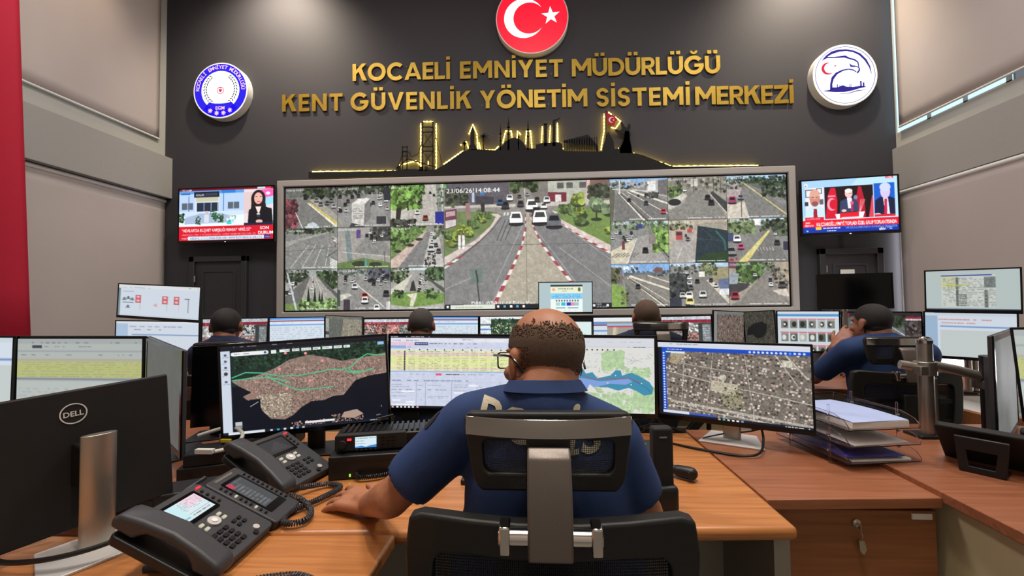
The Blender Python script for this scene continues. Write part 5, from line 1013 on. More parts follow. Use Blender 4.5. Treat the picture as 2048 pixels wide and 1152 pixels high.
def cv_white(k=0):
    c = Cv(120, 68, (214, 224, 236))
    if k == 0: c.R(0, 0, 100, 6, (90, 150, 226)); c.R(0, 8, 100, 11, (110, 40, 70)); c.R(0, 11, 100, 18, (222, 232, 244)); c.R(0, 20, 100, 23, (80, 150, 220)); c.R(4, 4, 100, 5, (140, 190, 240)); c.W(3, 27, 96, 100, (176, 196, 210), 12, .5); c.W(3, 14, 60, 17, (150, 176, 200), 1, .5)
    elif k == 1: c.R(0, 0, 3, 100, (120, 140, 150)); c.R(0, 0, 100, 12, (226, 230, 234)); c.W(4, 8, 40, 11, (150, 160, 170), 1, .7); c.W(86, 4, 98, 7, (120, 130, 140), 1, .8)
    if k == 1:
        for x in (22, 55, 69): c.R(x, 32, x + 7, 57, (206, 110, 120)); c.E(x + 3.5, 38, 2, 3, (240, 200, 204)); c.E(x + 3.5, 50, 2, 3, (240, 200, 204)); c.R(x + 6, 57, x + 6.6, 80, (190, 196, 200))
        for x, y in ((8, 44), (13, 40), (18, 44), (13, 68)): c.E(x, y, 1.6, 2.4, (80, 96, 110)); c.R(x - 2.6, y + 3, x + 2.6, y + 6, (80, 96, 110))
        c.R(6, 56, 20, 58, (90, 110, 124)); c.R(6, 21, 20, 23, (150, 160, 170)); c.R(82, 37, 88, 40, (120, 130, 140)); c.R(86, 40, 87, 80, (150, 160, 170)); c.P([(44, 62), (49, 56), (49, 68)], (220, 176, 170)); c.R(0, 96, 100, 97, (170, 190, 210))
    if k == 2: c.R(0, 0, 15, 100, (176, 200, 226)); c.W(17, 10, 80, 13, (110, 130, 170), 1, .7); c.W(17, 17, 56, 20, (150, 100, 110), 1, .6); c.R(20, 28, 100, 30, (120, 150, 196)); c.R(0, 0, 100, 5, (226, 232, 238)); c.W(18, 40, 80, 60, (206, 214, 222), 3, .3)
    if k == 3: c.R(0, 0, 100, 100, (186, 200, 198)); c.R(18, 12, 76, 92, (206, 212, 206)); c.R(18, 12, 72, 15, (50, 70, 160)); c.R(18, 15, 36, 46, (206, 208, 170)); c.R(34, 18, 37, 90, (96, 104, 100)); c.R(64, 18, 76, 44, (110, 118, 116)); c.R(64, 50, 68, 92, (96, 104, 100)); c.W(20, 18, 76, 90, (150, 156, 152), 18, .6); c.W(38, 60, 46, 90, (70, 76, 76), 7, 1); c.R(22, 36, 48, 39, (190, 196, 90)); c.R(0, 96, 100, 100, (30, 36, 60))
    if k == 4: c.R(0, 0, 15, 100, (160, 186, 214)); c.R(0, 0, 100, 7, (206, 216, 226)); c.W(16, 14, 74, 18, (206, 130, 130), 1, .8); c.W(16, 22, 58, 26, (206, 140, 140), 1, .7); c.R(18, 30, 100, 33, (110, 146, 200)); c.R(18, 40, 100, 100, (200, 208, 208))
    if k == 5: c.R(0, 0, 100, 100, (176, 196, 200)); c.R(22, 8, 82, 100, (236, 244, 240)); c.R(22, 8, 82, 14, (40, 44, 50)); c.R(22, 14, 82, 34, (232, 236, 206)); c.E(28, 24, 3, 5, (236, 170, 130)); c.E(76, 24, 2.6, 7, (100, 110, 60)); c.T(37, 24, 5, 'EMNİYET GENEL MÜDÜRLÜĞÜ', (60, 60, 60), .0, 28); c.W(44, 28, 56, 31, (120, 110, 90), 1, .8); c.R(22, 36, 82, 56, (140, 206, 240)); c.W(26, 40, 78, 54, (90, 160, 210), 3, .7)
    if k == 5:
        for x in range(32, 76, 5): c.R(x, 58, x + 2.4, 64, (90, 80, 80))
        for x, col in ((32, (170, 210, 200)), (42, (40, 190, 210)), (52, (40, 60, 190)), (60, (220, 150, 160)), (67, (150, 200, 210))): c.R(x, 67, x + 8, 78, col)
        c.R(32, 84, 50, 87, (70, 120, 180)); c.R(54, 84, 74, 87, (70, 120, 180)); c.W(34, 92, 70, 95, (170, 190, 190), 1, .6)
    if k == 6: c.R(0, 0, 100, 4, (30, 36, 40)); c.R(0, 4, 8, 100, (226, 234, 236)); c.R(8, 4, 100, 100, (222, 238, 236)); c.R(20, 22, 60, 25, (200, 90, 90)); c.W(20, 40, 90, 90, (150, 206, 200), 5, .7)
    return c
def cv_traffic(k=0):
    c = Cv(130, 76, (140, 136, 130))
    c.R(0, 0, 100, 9, (200, 206, 214)); c.R(0, 9, 100, 17, (150, 40, 60)); c.W(4, 11, 60, 14, (230, 150, 160), 1, .5)
    for r in range(3):
        for q in range(4):
            x, y = q * 20, 18 + r * 28; g = random.choice([(120, 118, 116), (170, 166, 160), (196, 130, 120), (210, 214, 216), (90, 96, 90)]); c.R(x, y, x + 19.4, y + 27, g); c.TR(x, y, x + 19, y + 26, random.choice([(150, 150, 146), (60, 66, 60), (206, 150, 146), (220, 220, 220)]), 24, 4, .5); c.L([(x + 4, y + 26), (x + 12, y)], 1, (214, 214, 214))
    c.R(80, 18, 100, 100, (60, 66, 66)); c.R(86, 22, 98, 88, (130, 138, 140)); c.W(87, 24, 97, 86, (180, 186, 190), 10, .6); c.N(.3, 30)
    if k == 1:
        c.R(0, 0, 100, 9, (50, 46, 50)); c.R(2, 2, 10, 8, (190, 40, 50)); c.R(0, 9, 80, 100, (96, 100, 98)); c.TR(30, 8, 80, 34, (44, 56, 40), 60, 7); c.P([(40, 18), (52, 16), (80, 44), (80, 100), (20, 100), (30, 60)], (112, 112, 112)); c.L([(42, 20), (60, 100)], 3, (214, 214, 206)); c.L([(54, 20), (80, 50)], 2, (206, 206, 200))
        for a, d in (((52, 34), (60, 50)), ((64, 56), (70, 68))): c.L([a, d], 1.6, (220, 220, 214))
        c.car(50, 26, 10, (50, 54, 60)); c.car(58, 24, 8, (70, 74, 80)); c.R(80, 14, 100, 100, (60, 56, 58)); c.TR(80, 20, 100, 90, (90, 80, 78), 40, 6); c.R(81, 78, 90, 92, (170, 50, 70)); c.R(81, 14, 100, 17, (210, 210, 214)); c.N(.3, 30); c.R(36, 88, 80, 91, (40, 110, 60))
    if k == 2:
        c.R(0, 0, 100, 100, (150, 148, 140)); c.R(0, 0, 100, 12, (232, 236, 240)); c.R(0, 14, 26, 20, (90, 150, 226)); c.R(0, 21, 26, 24, (130, 40, 80)); c.R(0, 24, 26, 100, (214, 222, 230)); c.R(0, 36, 26, 40, (90, 150, 210)); c.W(2, 46, 24, 96, (150, 170, 190), 6, .6); c.R(26, 18, 100, 24, (150, 196, 230)); c.R(26, 24, 100, 28, (200, 70, 90)); c.R(26, 28, 100, 100, (160, 154, 146)); c.P([(38, 28), (46, 28), (42, 100), (32, 100)], (206, 196, 170)); c.L([(44, 28), (40, 100)], 1.4, (150, 120, 70)); c.P([(62, 50), (66, 36), (82, 36), (86, 50), (88, 76), (60, 76)], (40, 44, 54)); c.P([(66, 66), (70, 52), (80, 52), (84, 66), (80, 76), (68, 76)], (190, 196, 206)); c.R(0, 99, 100, 100, (20, 20, 20))
    if k == 3:
        c.R(0, 0, 100, 100, (224, 232, 236)); c.R(0, 0, 100, 8, (236, 240, 242)); c.R(0, 22, 20, 27, (110, 116, 124)); c.R(0, 36, 20, 40, (90, 140, 210)); c.W(2, 46, 18, 90, (170, 180, 190), 5, .4); c.R(20, 8, 100, 100, (44, 66, 50)); c.TR(20, 8, 100, 70, (52, 84, 60), 160, 6, .5); c.P([(20, 60), (40, 56), (60, 50), (80, 54), (74, 70), (56, 78), (40, 86), (28, 80)], (196, 176, 146)); c.TR(22, 20, 60, 60, (170, 176, 146), 40, 3); c.P([(20, 82), (34, 88), (60, 80), (84, 72), (100, 74), (100, 100), (20, 100)], (14, 20, 26)); c.N(.3, 40)
    if k == 4:
        c.R(0, 0, 100, 100, (206, 216, 222)); c.R(0, 0, 100, 7, (210, 220, 226)); c.R(0, 7, 100, 13, (90, 150, 210)); c.R(0, 13, 100, 17, (220, 232, 240))
        for r in range(3):
            for q in range(6): x, y = 6 + q * 15, 19 + r * 33; c.R(x - 1, y, x + 13, y + 3, (214, 110, 120)); c.R(x, y + 4, x + 12, y + 24, random.choice([(130, 130, 122), (96, 100, 92), (176, 180, 172)])); c.E(x + 6 + random.uniform(-2, 2), y + 14, 3.6, 7, random.choice([(40, 44, 44), (210, 214, 210), (66, 70, 66)])); c.E(x + 6, y + 14, 2, 3, random.choice([(226, 230, 226), (50, 54, 52)]))
    if k == 5: c.R(0, 0, 100, 100, (122, 110, 100)); c.TR(0, 0, 100, 100, (130, 112, 104), 260, 5, .35); c.L([(0, 60), (40, 40), (60, 10)], 1, (160, 150, 140)); c.N(.4, 40); c.R(0, 0, 100, 8, (130, 134, 134)); c.R(0, 0, 10, 100, (150, 154, 152))
    if k == 6: c.R(0, 0, 100, 100, (74, 74, 66)); c.TR(0, 0, 100, 100, (84, 80, 70), 260, 5, .35); c.P([(10, 44), (30, 32), (60, 26), (76, 34), (72, 54), (60, 66), (40, 70), (28, 60), (6, 62)], (26, 28, 30)); c.N(.4, 40)
    if k == 7: c.R(0, 0, 100, 100, (150, 146, 132)); c.TR(20, 20, 100, 100, (150, 142, 122), 200, 5, .2); c.R(0, 0, 100, 8, (120, 120, 112)); c.P([(8, 8), (52, 8), (48, 60), (60, 100), (8, 100)], (106, 110, 104)); c.R(0, 8, 10, 100, (166, 170, 164)); c.R(0, 46, 10, 56, (70, 74, 76)); c.L([(52, 10), (46, 60), (56, 100)], 1, (190, 186, 170)); c.N(.3, 40)
    return c
def cv_glare():
    c = Cv(60, 40, (112, 114, 112)); c.N(.06, 6); return c  # glare on a screen seen at a slant, painted as mottled grey
# foreground screens
monitor('black monitor with a satellite coast map and green roads, left of the officer', (440, 690, 1.45), (778, 667, 1.58), .338, cv_sat(), 1.0, 'black', off=.07)
monitor('monitor with a yellow list form, directly left behind the bald officer', (777, 667, 1.75), (1045, 669, 1.76), .325, cv_db(), 1.0, 'black')
monitor('monitor with a green and blue gulf map, right behind the bald officer', (1047, 669, 1.76), (1313, 671, 1.74), .33, cv_map(), .95, 'black', bez=.012)
monitor('monitor with aerial city view and blue toolbar on silver stand, right of the officer', (1312, 680, 1.84), (1626, 689, 1.59), .325, cv_city(), 1.0, 'silver', off=.02)
monitor('large black monitor seen from behind with a round logo and silver stand, lower left', (-130, 827, .80), (339, 747, 1.15), .33, cv_white(0), .6, 'silver', back=True, shell=M_blackm, logo=(147, 827, .0245))
monitor('monitor with grey and yellow list, at the left behind the black monitor back', (32, 672, 1.76), (291, 672, 1.74), .33, cv_list(), .85, 'black', bez=.012)
monitor('white blue monitor cut off by the left photo edge', (-240, 670, 1.72), (30, 672, 1.75), .33, cv_white(4), .95, 'black')
monitor('angled monitor with washed out grey screen, right of the yellow list monitor', (294, 672, 1.72), (366, 701, 1.36), .36, cv_glare(), .7, 'black', bez=.02, shell=M_dark)
monitor('switched off black monitor standing in the dark between grey screen and satellite map', (384, 693, 1.72), (480, 690, 1.80), .34, None, 1, 'black', shell=M_black)
monitor('angled monitor with washed out grey screen at the right photo edge', (1984, 672, 1.50), (2027, 657, 1.92), .40, cv_glare(), .9, 'black', bez=.02, zs=DZ + .016, shell=M_dark)
monitor('monitor with pale lines of text cut off by the right photo edge', (2027, 655, 1.62), (2260, 652, 1.45), .33, cv_list(), .95, 'black', zs=DZ + .016)
# middle row screens
G = 'monitors of the middle row'
mid = [
 ('upper white monitor with red icons, on top of the left stacked pair', (236, 566, 2.75), (402, 573, 2.62), .235, cv_white(1), .92, 'pole'),
 ('lower white blue monitor of the left stacked pair', (231, 640, 2.75), (400, 642, 2.65), .33, cv_white(2), .92, 'pole'),
 ('middle row monitor with red camera pictures behind the dark silhouetted man', (402, 637, 3.2), (536, 635, 3.6), .34, cv_traffic(0), .85, 'black'),
 ('middle row monitor with blue header and white list, left of the grey map screen', (538, 635, 3.85), (650, 633, 3.95), .34, cv_white(0), 1.0, 'black'),
 ('angled middle row monitor with grey coast map', (651, 630, 4.2), (725, 633, 3.8), .36, cv_traffic(7), .9, 'black'),
 ('middle row monitor with traffic pictures left of the grey haired man', (727, 637, 3.85), (846, 636, 3.95), .34, cv_traffic(0), 1., 'black'),
 ('middle row monitor with blue header right of the grey haired man', (847, 632, 3.95), (957, 632, 4.0), .34, cv_white(0), 1.0, 'black'),
 ('middle row monitor with green aerial map just left of the officer head', (959, 632, 4.0), (1070, 631, 4.0), .34, cv_traffic(3), 1., 'black'),
 ('middle row monitor with pale green text just right of the officer head', (1072, 640, 4.0), (1184, 640, 4.0), .31, cv_white(6), 1., 'black'),
 ('raised monitor with blue web page above the officer head', (1076, 564, 4.05), (1185, 563, 4.05), .305, cv_white(5), 1.05, 'pole'),
 ('middle row monitor with a car seen on a road, left of the crew cut man', (1185, 634, 3.95), (1293, 633, 3.95), .34, cv_traffic(2), 1.0, 'black'),
 ('middle row monitor with red tinted camera pictures right of the crew cut man', (1295, 633, 3.95), (1425, 630, 3.7), .34, cv_traffic(0), 1., 'black'),
 ('middle row monitor with brown aerial picture, left one of the dark pair', (1425, 620, 3.7), (1487, 623, 4.0), .36, cv_traffic(5), .75, 'black'),
 ('middle row monitor with black lake aerial picture, right one of the dark pair', (1488, 623, 4.0), (1551, 620, 3.7), .36, cv_traffic(6), .7, 'black'),
 ('middle row monitor with grid of small car photos', (1552, 621, 3.6), (1679, 621, 3.5), .34, cv_traffic(4), .95, 'black'),
 ('monitor with motorway picture behind the head of the man leaning on his hand', (1681, 623, 3.25), (1845, 623, 3.0), .34, cv_traffic(1), .9, 'black'),
 ('raised black switched off monitor in front of the right dark door', (1632, 549, 3.15), (1785, 545, 3.1), .25, None, 1, 'pole'),
 ('raised monitor with grey document table, upper of the right pair', (1847, 541, 2.72), (2043, 534, 2.45), .255, cv_white(3), .9, 'pole'),
 ('pale blue white monitor below the raised document monitor at right', (1845, 622, 2.72), (2036, 625, 2.5), .28, cv_white(4), .9, 'pole'),
]
for lab, L_, R_, H, cv, g, bs in mid: monitor(lab, L_, R_, H, cv, g, bs, group=G)
# wide silver crossbar? steel monitor pole with arms on the right desk
p = PZ(1856, 872, DZ + .016)
t = thing('monitor_pole', 'thick steel monitor pole with side arms standing on the right desk', 'monitor arm', (p.x, p.y, DZ + .016))
hp = PY(1850, 686, p.y).z - DZ - .016
MB().tube([(0, 0, 0), (0, 0, hp)], .025, 24).build('pole', M_silver, t)
MB().tube([(.034, 0, 0), (.034, 0, hp * .62)], .008, 10).build('cable_rail', M_silver, t)
MB().box(-.06, .05, -.045, .045, 0, .012).box(-.03, .1, -.03, .03, 0, .01).build('base_plate', M_black, t, bevel=.004)
MB().cyl((0, 0, hp), .027, .012).ell((-.008, -.004, hp + .014), .013).build('pole_cap', M_chrome, t)
za = PY(1865, 735, p.y).z - DZ - .016
MB().cyl((0, 0, za - .03), .036, .055).box(-.05, -.02, -.04, .0, za - .025, za + .01).build('clamp', M_silver, t, bevel=.003)
MB().tube([(.02, -.01, za + .01), (.09, -.03, za - .005), (.165, -.05, za - .03)], .019, 12).build('arm', M_silver, t)
MB().cyl((.17, -.05, za - .07), .022, .06).box(.15, .2, -.08, -.02, za - .075, za - .04).build('arm_joint', M_greym, t, bevel=.004)
MB().tube([(-.02, 0, za), (-.08, .02, za + .01)], .018, 12).build('arm', M_silver, t)
p = PZ(424, 900, DZ)
t = thing('jointed_monitor_mount', 'steel monitor arm with jointed elbow beside the satellite map monitor', 'monitor arm', (-1.13, 1.62, DZ))
MB().tube([(0, 0, 0), (0, 0, .42)], .014, 14).build('pole', M_silver, t); MB().cyl((0, 0, 0), .05, .012).build('base_plate', M_black, t)
MB().tube([(0, 0, .28), (.07, -.05, .30), (.12, -.03, .335)], .022, 12).build('arm', M_silver, t); MB().cyl((.0, -.0, .25), .027, .06).cyl((.07, -.05, .27), .028, .06).build('arm_joint', M_greym, t)
MB().tube([(0, 0, .10), (.05, -.06, .10), (.1, -.08, .1)], .012, 10).build('lower_arm', M_greym, t)
# ================================================================== desk phones
def coil(pts, R_, r, pitch=.0075, n=10):
    """helix wound round a path"""
    pts = [Vector(p) for p in pts]; out = []
    from mathutils.geometry import interpolate_bezier
    fine = []
    for i in range(len(pts) - 1):
        a = pts[max(i - 1, 0)]; b_ = pts[i]; c = pts[i + 1]; d = pts[min(i + 2, len(pts) - 1)]
        fine += interpolate_bezier(b_, b_ + (c - a) / 6, c - (d - b_) / 6, c, 24)[:-1]
    fine.append(pts[-1]); L_ = 0; ph = 0; up = Vector((0, 0, 1))
    for i in range(len(fine) - 1):
        d = fine[i + 1] - fine[i]; l = d.length; t = d.normalized(); s_ = t.cross(up).normalized(); u = s_.cross(t)
        k = max(1, int(l / pitch * n))
        for j in range(k): f = j / k; ph = 2 * PI * (L_ + l * f) / pitch; out.append(fine[i] + d * f + (s_ * math.cos(ph) + u * math.sin(ph)) * R_)
        L_ += l
    return MB().tube(out, r, 5)
def smooth_path(pts, n=12):
    from mathutils.geometry import interpolate_bezier
    pts = [Vector(p) for p in pts]; fine = []
    for i in range(len(pts) - 1):
        a = pts[max(i - 1, 0)]; b_ = pts[i]; c = pts[i + 1]; d = pts[min(i + 2, len(pts) - 1)]
        fine += interpolate_bezier(b_, b_ + (c - a) / 6, c - (d - b_) / 6, c, n)[:-1]
    return fine + [pts[-1]]
def phone(label, x, y, rz, lit=True, module=False, sc=1.):
    t = thing('desk_phone', label, 'telephone', (x, y, DZ), rz); t.scale = (sc,) * 3
    X = Matrix.Translation((0, -.095, .022)) @ Matrix.Rotation(math.radians(27), 4, 'X')
    def mb(): m = MB(); m.X = X; return m
    # body plate: x -.055..+.095, handset on the left
    mb().prism(rrect(-.055, .098, 0, .205, .012), -.024, .0).build('body', M_dark, t, bevel=.003)
    MB().box(-.05, .09, -.085, .085, 0, .012).prism([(-.06, .0), (.08, .0), (.08, .085), (.06, .085)], -.045, .085, 'x').build('stand', M_dark, t, bevel=.003)
    mb().prism(rrect(-.030, .068, .118, .190, .005), 0, .0015).build('display_glass', M_blackg, t)
    c = Cv(60, 40, (206, 222, 226) if lit else (52, 50, 58))
    if lit: c.R(50, 0, 100, 45, (232, 200, 214)); c.W(4, 8, 96, 60, (150, 166, 176), 6, .5); c.R(0, 72, 100, 74, (90, 110, 120)); c.R(0, 0, 30, 100, (190, 224, 230)); c.W(4, 80, 90, 92, (120, 130, 140), 1, .6)
    else: c.P([(10, 80), (60, 10), (90, 90)], (70, 66, 74)); 
    o = picture('display', c, .082, .055, t, (0, 0, 0), 1.1 if lit else .6, -.022, .127); o.matrix_local = X @ Matrix.Rotation(-PI / 2, 4, 'X') @ Matrix.Translation((0, -.0022, 0))
    for i in range(4): 
        mb().prism(rrect(-.043, -.036, .128 + i * .015, .134 + i * .015, .002), 0, .003).build('line_key', M_dark2, t); mb().prism(rrect(.074, .081, .128 + i * .015, .134 + i * .015, .002), 0, .003).build('line_key', M_dark2, t)
    mb().prism(rrect(.076, .088, .188, .192, .001), 0, .003).build('message_light', E_redl, t)
    m = mb(); m.cyl((.018, .095, 0), .0135, .004, 28); m.build('navigation_ring', M_silverb, t)
    m = mb(); m.cyl((.018, .095, .004), .006, .0015, 20); m.build('ok_key', M_white, t)
    for kx, ky in ((-.008, .103), (-.008, .089), (.042, .103), (.042, .089)): mb().prism(rrect(kx - .005, kx + .005, ky - .0035, ky + .0035, .001), 0, .003).build('soft_key', E_keyw, t)
    for r_ in range(4):
        for q in range(3):
            kx, ky = -.016 + q * .017, .066 - r_ * .0145; mb().prism(rrect(kx - .006, kx + .006, ky - .0045, ky + .0045, .002), 0, .003).build('number_key', M_dark2, t)
    for q, (kx, ky) in enumerate(((.044, .066), (.060, .066), (.044, .052), (.060, .052))): mb().prism(rrect(kx - .005, kx + .005, ky - .004, ky + .004, .002), 0, .003).build('function_key', M_dark2, t)
    m = mb(); m.cyl((.06, .022, 0), .007, .003, 20); m.build('speaker_key', M_silverb, t); m = mb(); m.cyl((.046, .012, 0), .006, .003, 20); m.build('mute_key', M_dark2, t)
    # cradle and handset (curved handle, thick ends)
    mb().prism(rrect(-.112, -.056, .0, .205, .012), -.026, -.008).build('cradle', M_black, t, bevel=.003)
    m = mb(); prof = [(-.008, -.004), (.040, -.006), (.046, .004), (.060, .014), (.1, .020), (.145, .014), (.158, .004), (.166, -.006), (.214, -.004), (.218, .012), (.205, .026), (.16, .034), (.1, .040), (.045, .034), (0, .026), (-.012, .012)]
    m.prism([(a, b_ + .004) for a, b_ in prof], -.108, -.060, 'x'); m.build('handset', M_dark, t, bevel=.007, seg=3)
    if module:
        m = mb(); m.X = X @ Matrix.Translation((.102, -.005, 0)); m.prism(rrect(0, .108, 0, .195, .008), -.022, 0).build('extension_module', M_dark, t, bevel=.003)
        m2 = [o for o in t.children if o.name.startswith('extension_module')][0]
        c = Cv(50, 70, (70, 74, 78)); c.W(8, 14, 60, 96, (120, 124, 126), 9, .8); c.R(50, 0, 52, 100, (110, 114, 116)); c.E(12, 10, 14, 10, (206, 50, 90)); c.W(20, 4, 90, 8, (120, 124, 126), 1, .7)
        m = mb(); m.X = X @ Matrix.Translation((.102, -.005, 0)); m.prism(rrect(.022, .086, .03, .17, .003), 0, .0015).build('module_glass', M_blackg, m2)
        o = picture('module_display', c, .054, .11, m2, (0, 0, 0), .9, .127, .045); o.matrix_local = X @ Matrix.Rotation(-PI / 2, 4, 'X') @ Matrix.Translation((0, -.0022, 0))
        for i in range(10):
            for kx in (.012, .096): m = mb(); m.X = X @ Matrix.Translation((.102, -.005, 0)); m.prism(rrect(kx - .004, kx + .004, .036 + i * .0135, .041 + i * .0135, .0015), 0, .003).build('module_key', E_keyw if (i in (2, 6) and kx < .05) else M_dark2, m2)
        m = mb(); m.X = X @ Matrix.Translation((.102, -.005, 0)); m.prism(rrect(.02, .08, .18, .187, .001), 0, .001).build('module_plate', M_silver, m2)
    return t
phone('dark grey desk phone with lit display and extension module, nearest at lower left', -.762, .936, math.radians(92), True, True, 1.08)
phone('dark grey desk phone with unlit display, behind the near phone', -.82, 1.333, math.radians(76), False, False, 1.12)
# cords
tag(coil([(-.71, 1.24, .775), (-.66, 1.30, .762), (-.605, 1.28, .762), (-.625, 1.20, .764), (-.668, 1.12, .764), (-.65, 1.065, .764), (-.605, 1.075, .764), (-.612, 1.125, .764), (-.66, 1.165, .775), (-.70, 1.165, .79)], .0065, .0022, .006, 8).build('phone_cord', M_dark, None), 'coiled dark phone cord looped on the desk beside the flat hand', 'cord')
tag(coil([(-.70, .775, .770), (-.64, .80, .768), (-.58, .835, .768), (-.50, .855, .768), (-.44, .835, .768)], .0065, .0022, .006, 8).build('phone_cord', M_dark, None), 'coiled dark phone cord at the bottom edge in front of the near phone', 'cord')
def cable(label, pts, r, m, name='cable'): return tag(MB().tube(smooth_path(pts), r, 8).build(name, m, None), label, 'cable')
cable('thick black cable looping over the silver stand base at lower left', [(-1.20, 1.0, .80), (-1.24, .93, .775), (-1.16, .865, .775), (-1.03, .868, .785), (-.94, .93, .80), (-.905, 1.02, .84), (-.89, 1.10, .86)], .0055, M_black)
cable('black cable hanging down from the aerial view monitor onto the desk', [(.50, 1.80, .80), (.50, 1.76, .757), (.60, 1.66, .756), (.76, 1.58, .760), (.84, 1.66, .79), (.86, 1.74, .86)], .0045, M_black)
cable('thin black cable draped over the silver base under the aerial view monitor', [(.66, 1.77, .762), (.76, 1.79, .775), (.86, 1.73, .81), (.95, 1.70, .90)], .003, M_black)
cable('grey network cable loop among the black boxes at left', [(-1.20, 1.45, .86), (-1.10, 1.47, .885), (-1.03, 1.44, .87), (-1.025, 1.39, .845), (-1.06, 1.35, .84)], .006, M_gwhite)
tag(MB().box(-.03, .03, -.008, .008, -.008, .008).build('network_plug', M_gwhite, None, bevel=.002, loc=(-1.09, 1.345, .843)), 'beige network plug lying on the black box at left', 'plug')
tag(MB().box(-.018, .018, -.005, .005, -.006, .006).build('network_plug', M_yell, None, bevel=.002, loc=(-1.09, 1.44, .846)), 'small yellow network plug on the black box at left', 'plug')
cable('thin black cable hanging below the front edge of the orange desk', [(.36, 1.09, .715), (.375, 1.10, .62), (.39, 1.1, .5), (.385, 1.1, .35), (.4, 1.12, .02)], .003, M_black)
for i, (x, pts) in enumerate([(0, [(.40, 1.86, .80), (.47, 1.83, .86), (.52, 1.85, .80), (.58, 1.86, .755)]), (0, [(.44, 1.86, .756), (.50, 1.84, .83), (.56, 1.85, .87), (.60, 1.86, .80)]), (0, [(.38, 1.85, .76), (.49, 1.83, .80), (.62, 1.85, .76)])]):
    cable(['black wire tangle behind the right monitors, upper strand', 'black wire rising behind the right monitors', 'black wire lying along the rear desk edge between two monitors'][i], pts, .0028, M_black)
# black boxes behind the phones
t = thing('network_switch', 'black network box with green lights behind the second phone', 'network box', (-1.07, 1.42, DZ), math.radians(22)); t.scale = (.72, .75, 1)
MB().box(-.17, .17, -.09, .09, 0, .045).box(-.15, .15, -.08, .08, .045, .085).build('housing', M_black, t, bevel=.003)
for k in range(2): MB().box(.171, .173, -.02 + .02 * k, -.012 + .02 * k, .055, .063).box(.1495, .1515, -.02 + .02 * k, -.01 + .02 * k, .062, .07).build('indicator_light', E_green, t)
for k in range(8): MB().box(-.14 + k * .035, -.115 + k * .035, -.0915, -.089, .01, .03).build('port', M_dark2, t)
t = thing('power_box', 'long black equipment box lying behind the near desk phone', 'equipment box', (-1.06, 1.17, DZ), math.radians(25))
MB().box(-.2, .2, -.05, .05, 0, .05).build('housing', M_black, t, bevel=.004)
for k in range(12): MB().box(-.18 + k * .03, -.165 + k * .03, -.0515, -.05, .01, .04).build('vent_slot', M_dark2, t)
t = thing('speaker_box', 'black box standing in the dark gap under the satellite map monitor', 'equipment box', (-1.10, 1.70, DZ), .2)
MB().box(-.12, .12, -.06, .06, 0, .12).build('housing', M_blackm, t, bevel=.006); MB().box(-.1, .1, -.062, -.06, .01, .11).build('front_grille', M_dark2, t)
tag(MB().box(-.03, .03, -.002, .002, 0, .05).build('note_card', mat('pink_card', C8(190, 130, 120), .7), None, loc=(-1.13, 1.5, .80)), 'small pinkish card leaning in the dark clutter behind the boxes', 'card')
# radio on its black box
p0 = PZ(640, 965, DZ); 
t = thing('equipment_box', 'flat black box with a tiny green light carrying the radio', 'equipment box', (-.52, 1.49, DZ), math.radians(13))
MB().box(-.185, .19, -.105, .105, 0, .075).build('housing', M_black, t, bevel=.004)
MB().box(-.12, -.116, -.1065, -.104, .01, .018).build('indicator_light', E_green, t); MB().box(-.186, .191, -.106, -.1045, .055, .058).build('seam', M_dark2, t)
t = thing('mobile_radio', 'black two way radio with lit white display on the flat black box', 'radio', (-.53, 1.50, DZ + .076), math.radians(13))
MB().box(-.17, .165, -.06, .055, .004, .05).build('housing', M_black, t, bevel=.006)
for k in range(16): MB().box(-.15 + k * .019, -.142 + k * .019, -.055, .05, .05, .058).build('cooling_fin', M_black, t)
MB().prism(rrect(-.165, .065, .004, .058, .008), -.085, -.058, 'y').build('control_head', M_blackm, t, bevel=.003)
c = Cv(60, 34, (206, 226, 234)); c.W(4, 10, 60, 20, (90, 100, 110), 1, .8); c.W(4, 34, 40, 44, (90, 100, 110), 1, .8); c.W(4, 56, 50, 66, (110, 120, 130), 1, .8); c.P([(0, 100), (0, 88), (30, 80), (50, 92), (70, 80), (100, 74), (100, 100)], (60, 130, 200)); c.W(66, 10, 96, 20, (90, 100, 110), 1, .8)
picture('display', c, .068, .036, t, (0, 0, 0), 1.1, -.1, .014).location = (0, -.0865, 0)
for r_ in range(4):
    for q in range(3): MB().prism(rrect(-.018 + q * .017, -.006 + q * .017, .013 + r_ * .0105, .020 + r_ * .0105, .002), -.088, -.085, 'y').build('key', M_dark2 if 1 else M_dark, t)
for k in range(5): MB().cyl((-.095 + k * .015, -.088, .008), .003, .004, 10, 'y').build('round_key', M_dark, t)
MB().box(-.125, -.112, -.088, -.085, .04, .046).build('emergency_key', E_redl, t); MB().cyl((-.14, -.098, .03), .012, .014, 20, 'y').build('volume_knob', M_blackm, t)
for dx in (-.02, .03): MB().tube([(-.06 + dx, .03, .056), (-.03 - dx * .6, .035, .075), (-.02 + dx, .04, .085)], .004, 8).build('bracket', M_black, t)
tag(coil([(-.62, 1.43, .79), (-.60, 1.38, .77), (-.57, 1.345, .764), (-.50, 1.37, .764), (-.44, 1.42, .764)], .006, .002, .006, 8).build('radio_cord', M_black, None), 'coiled black radio cord in front of the flat black box', 'cord')
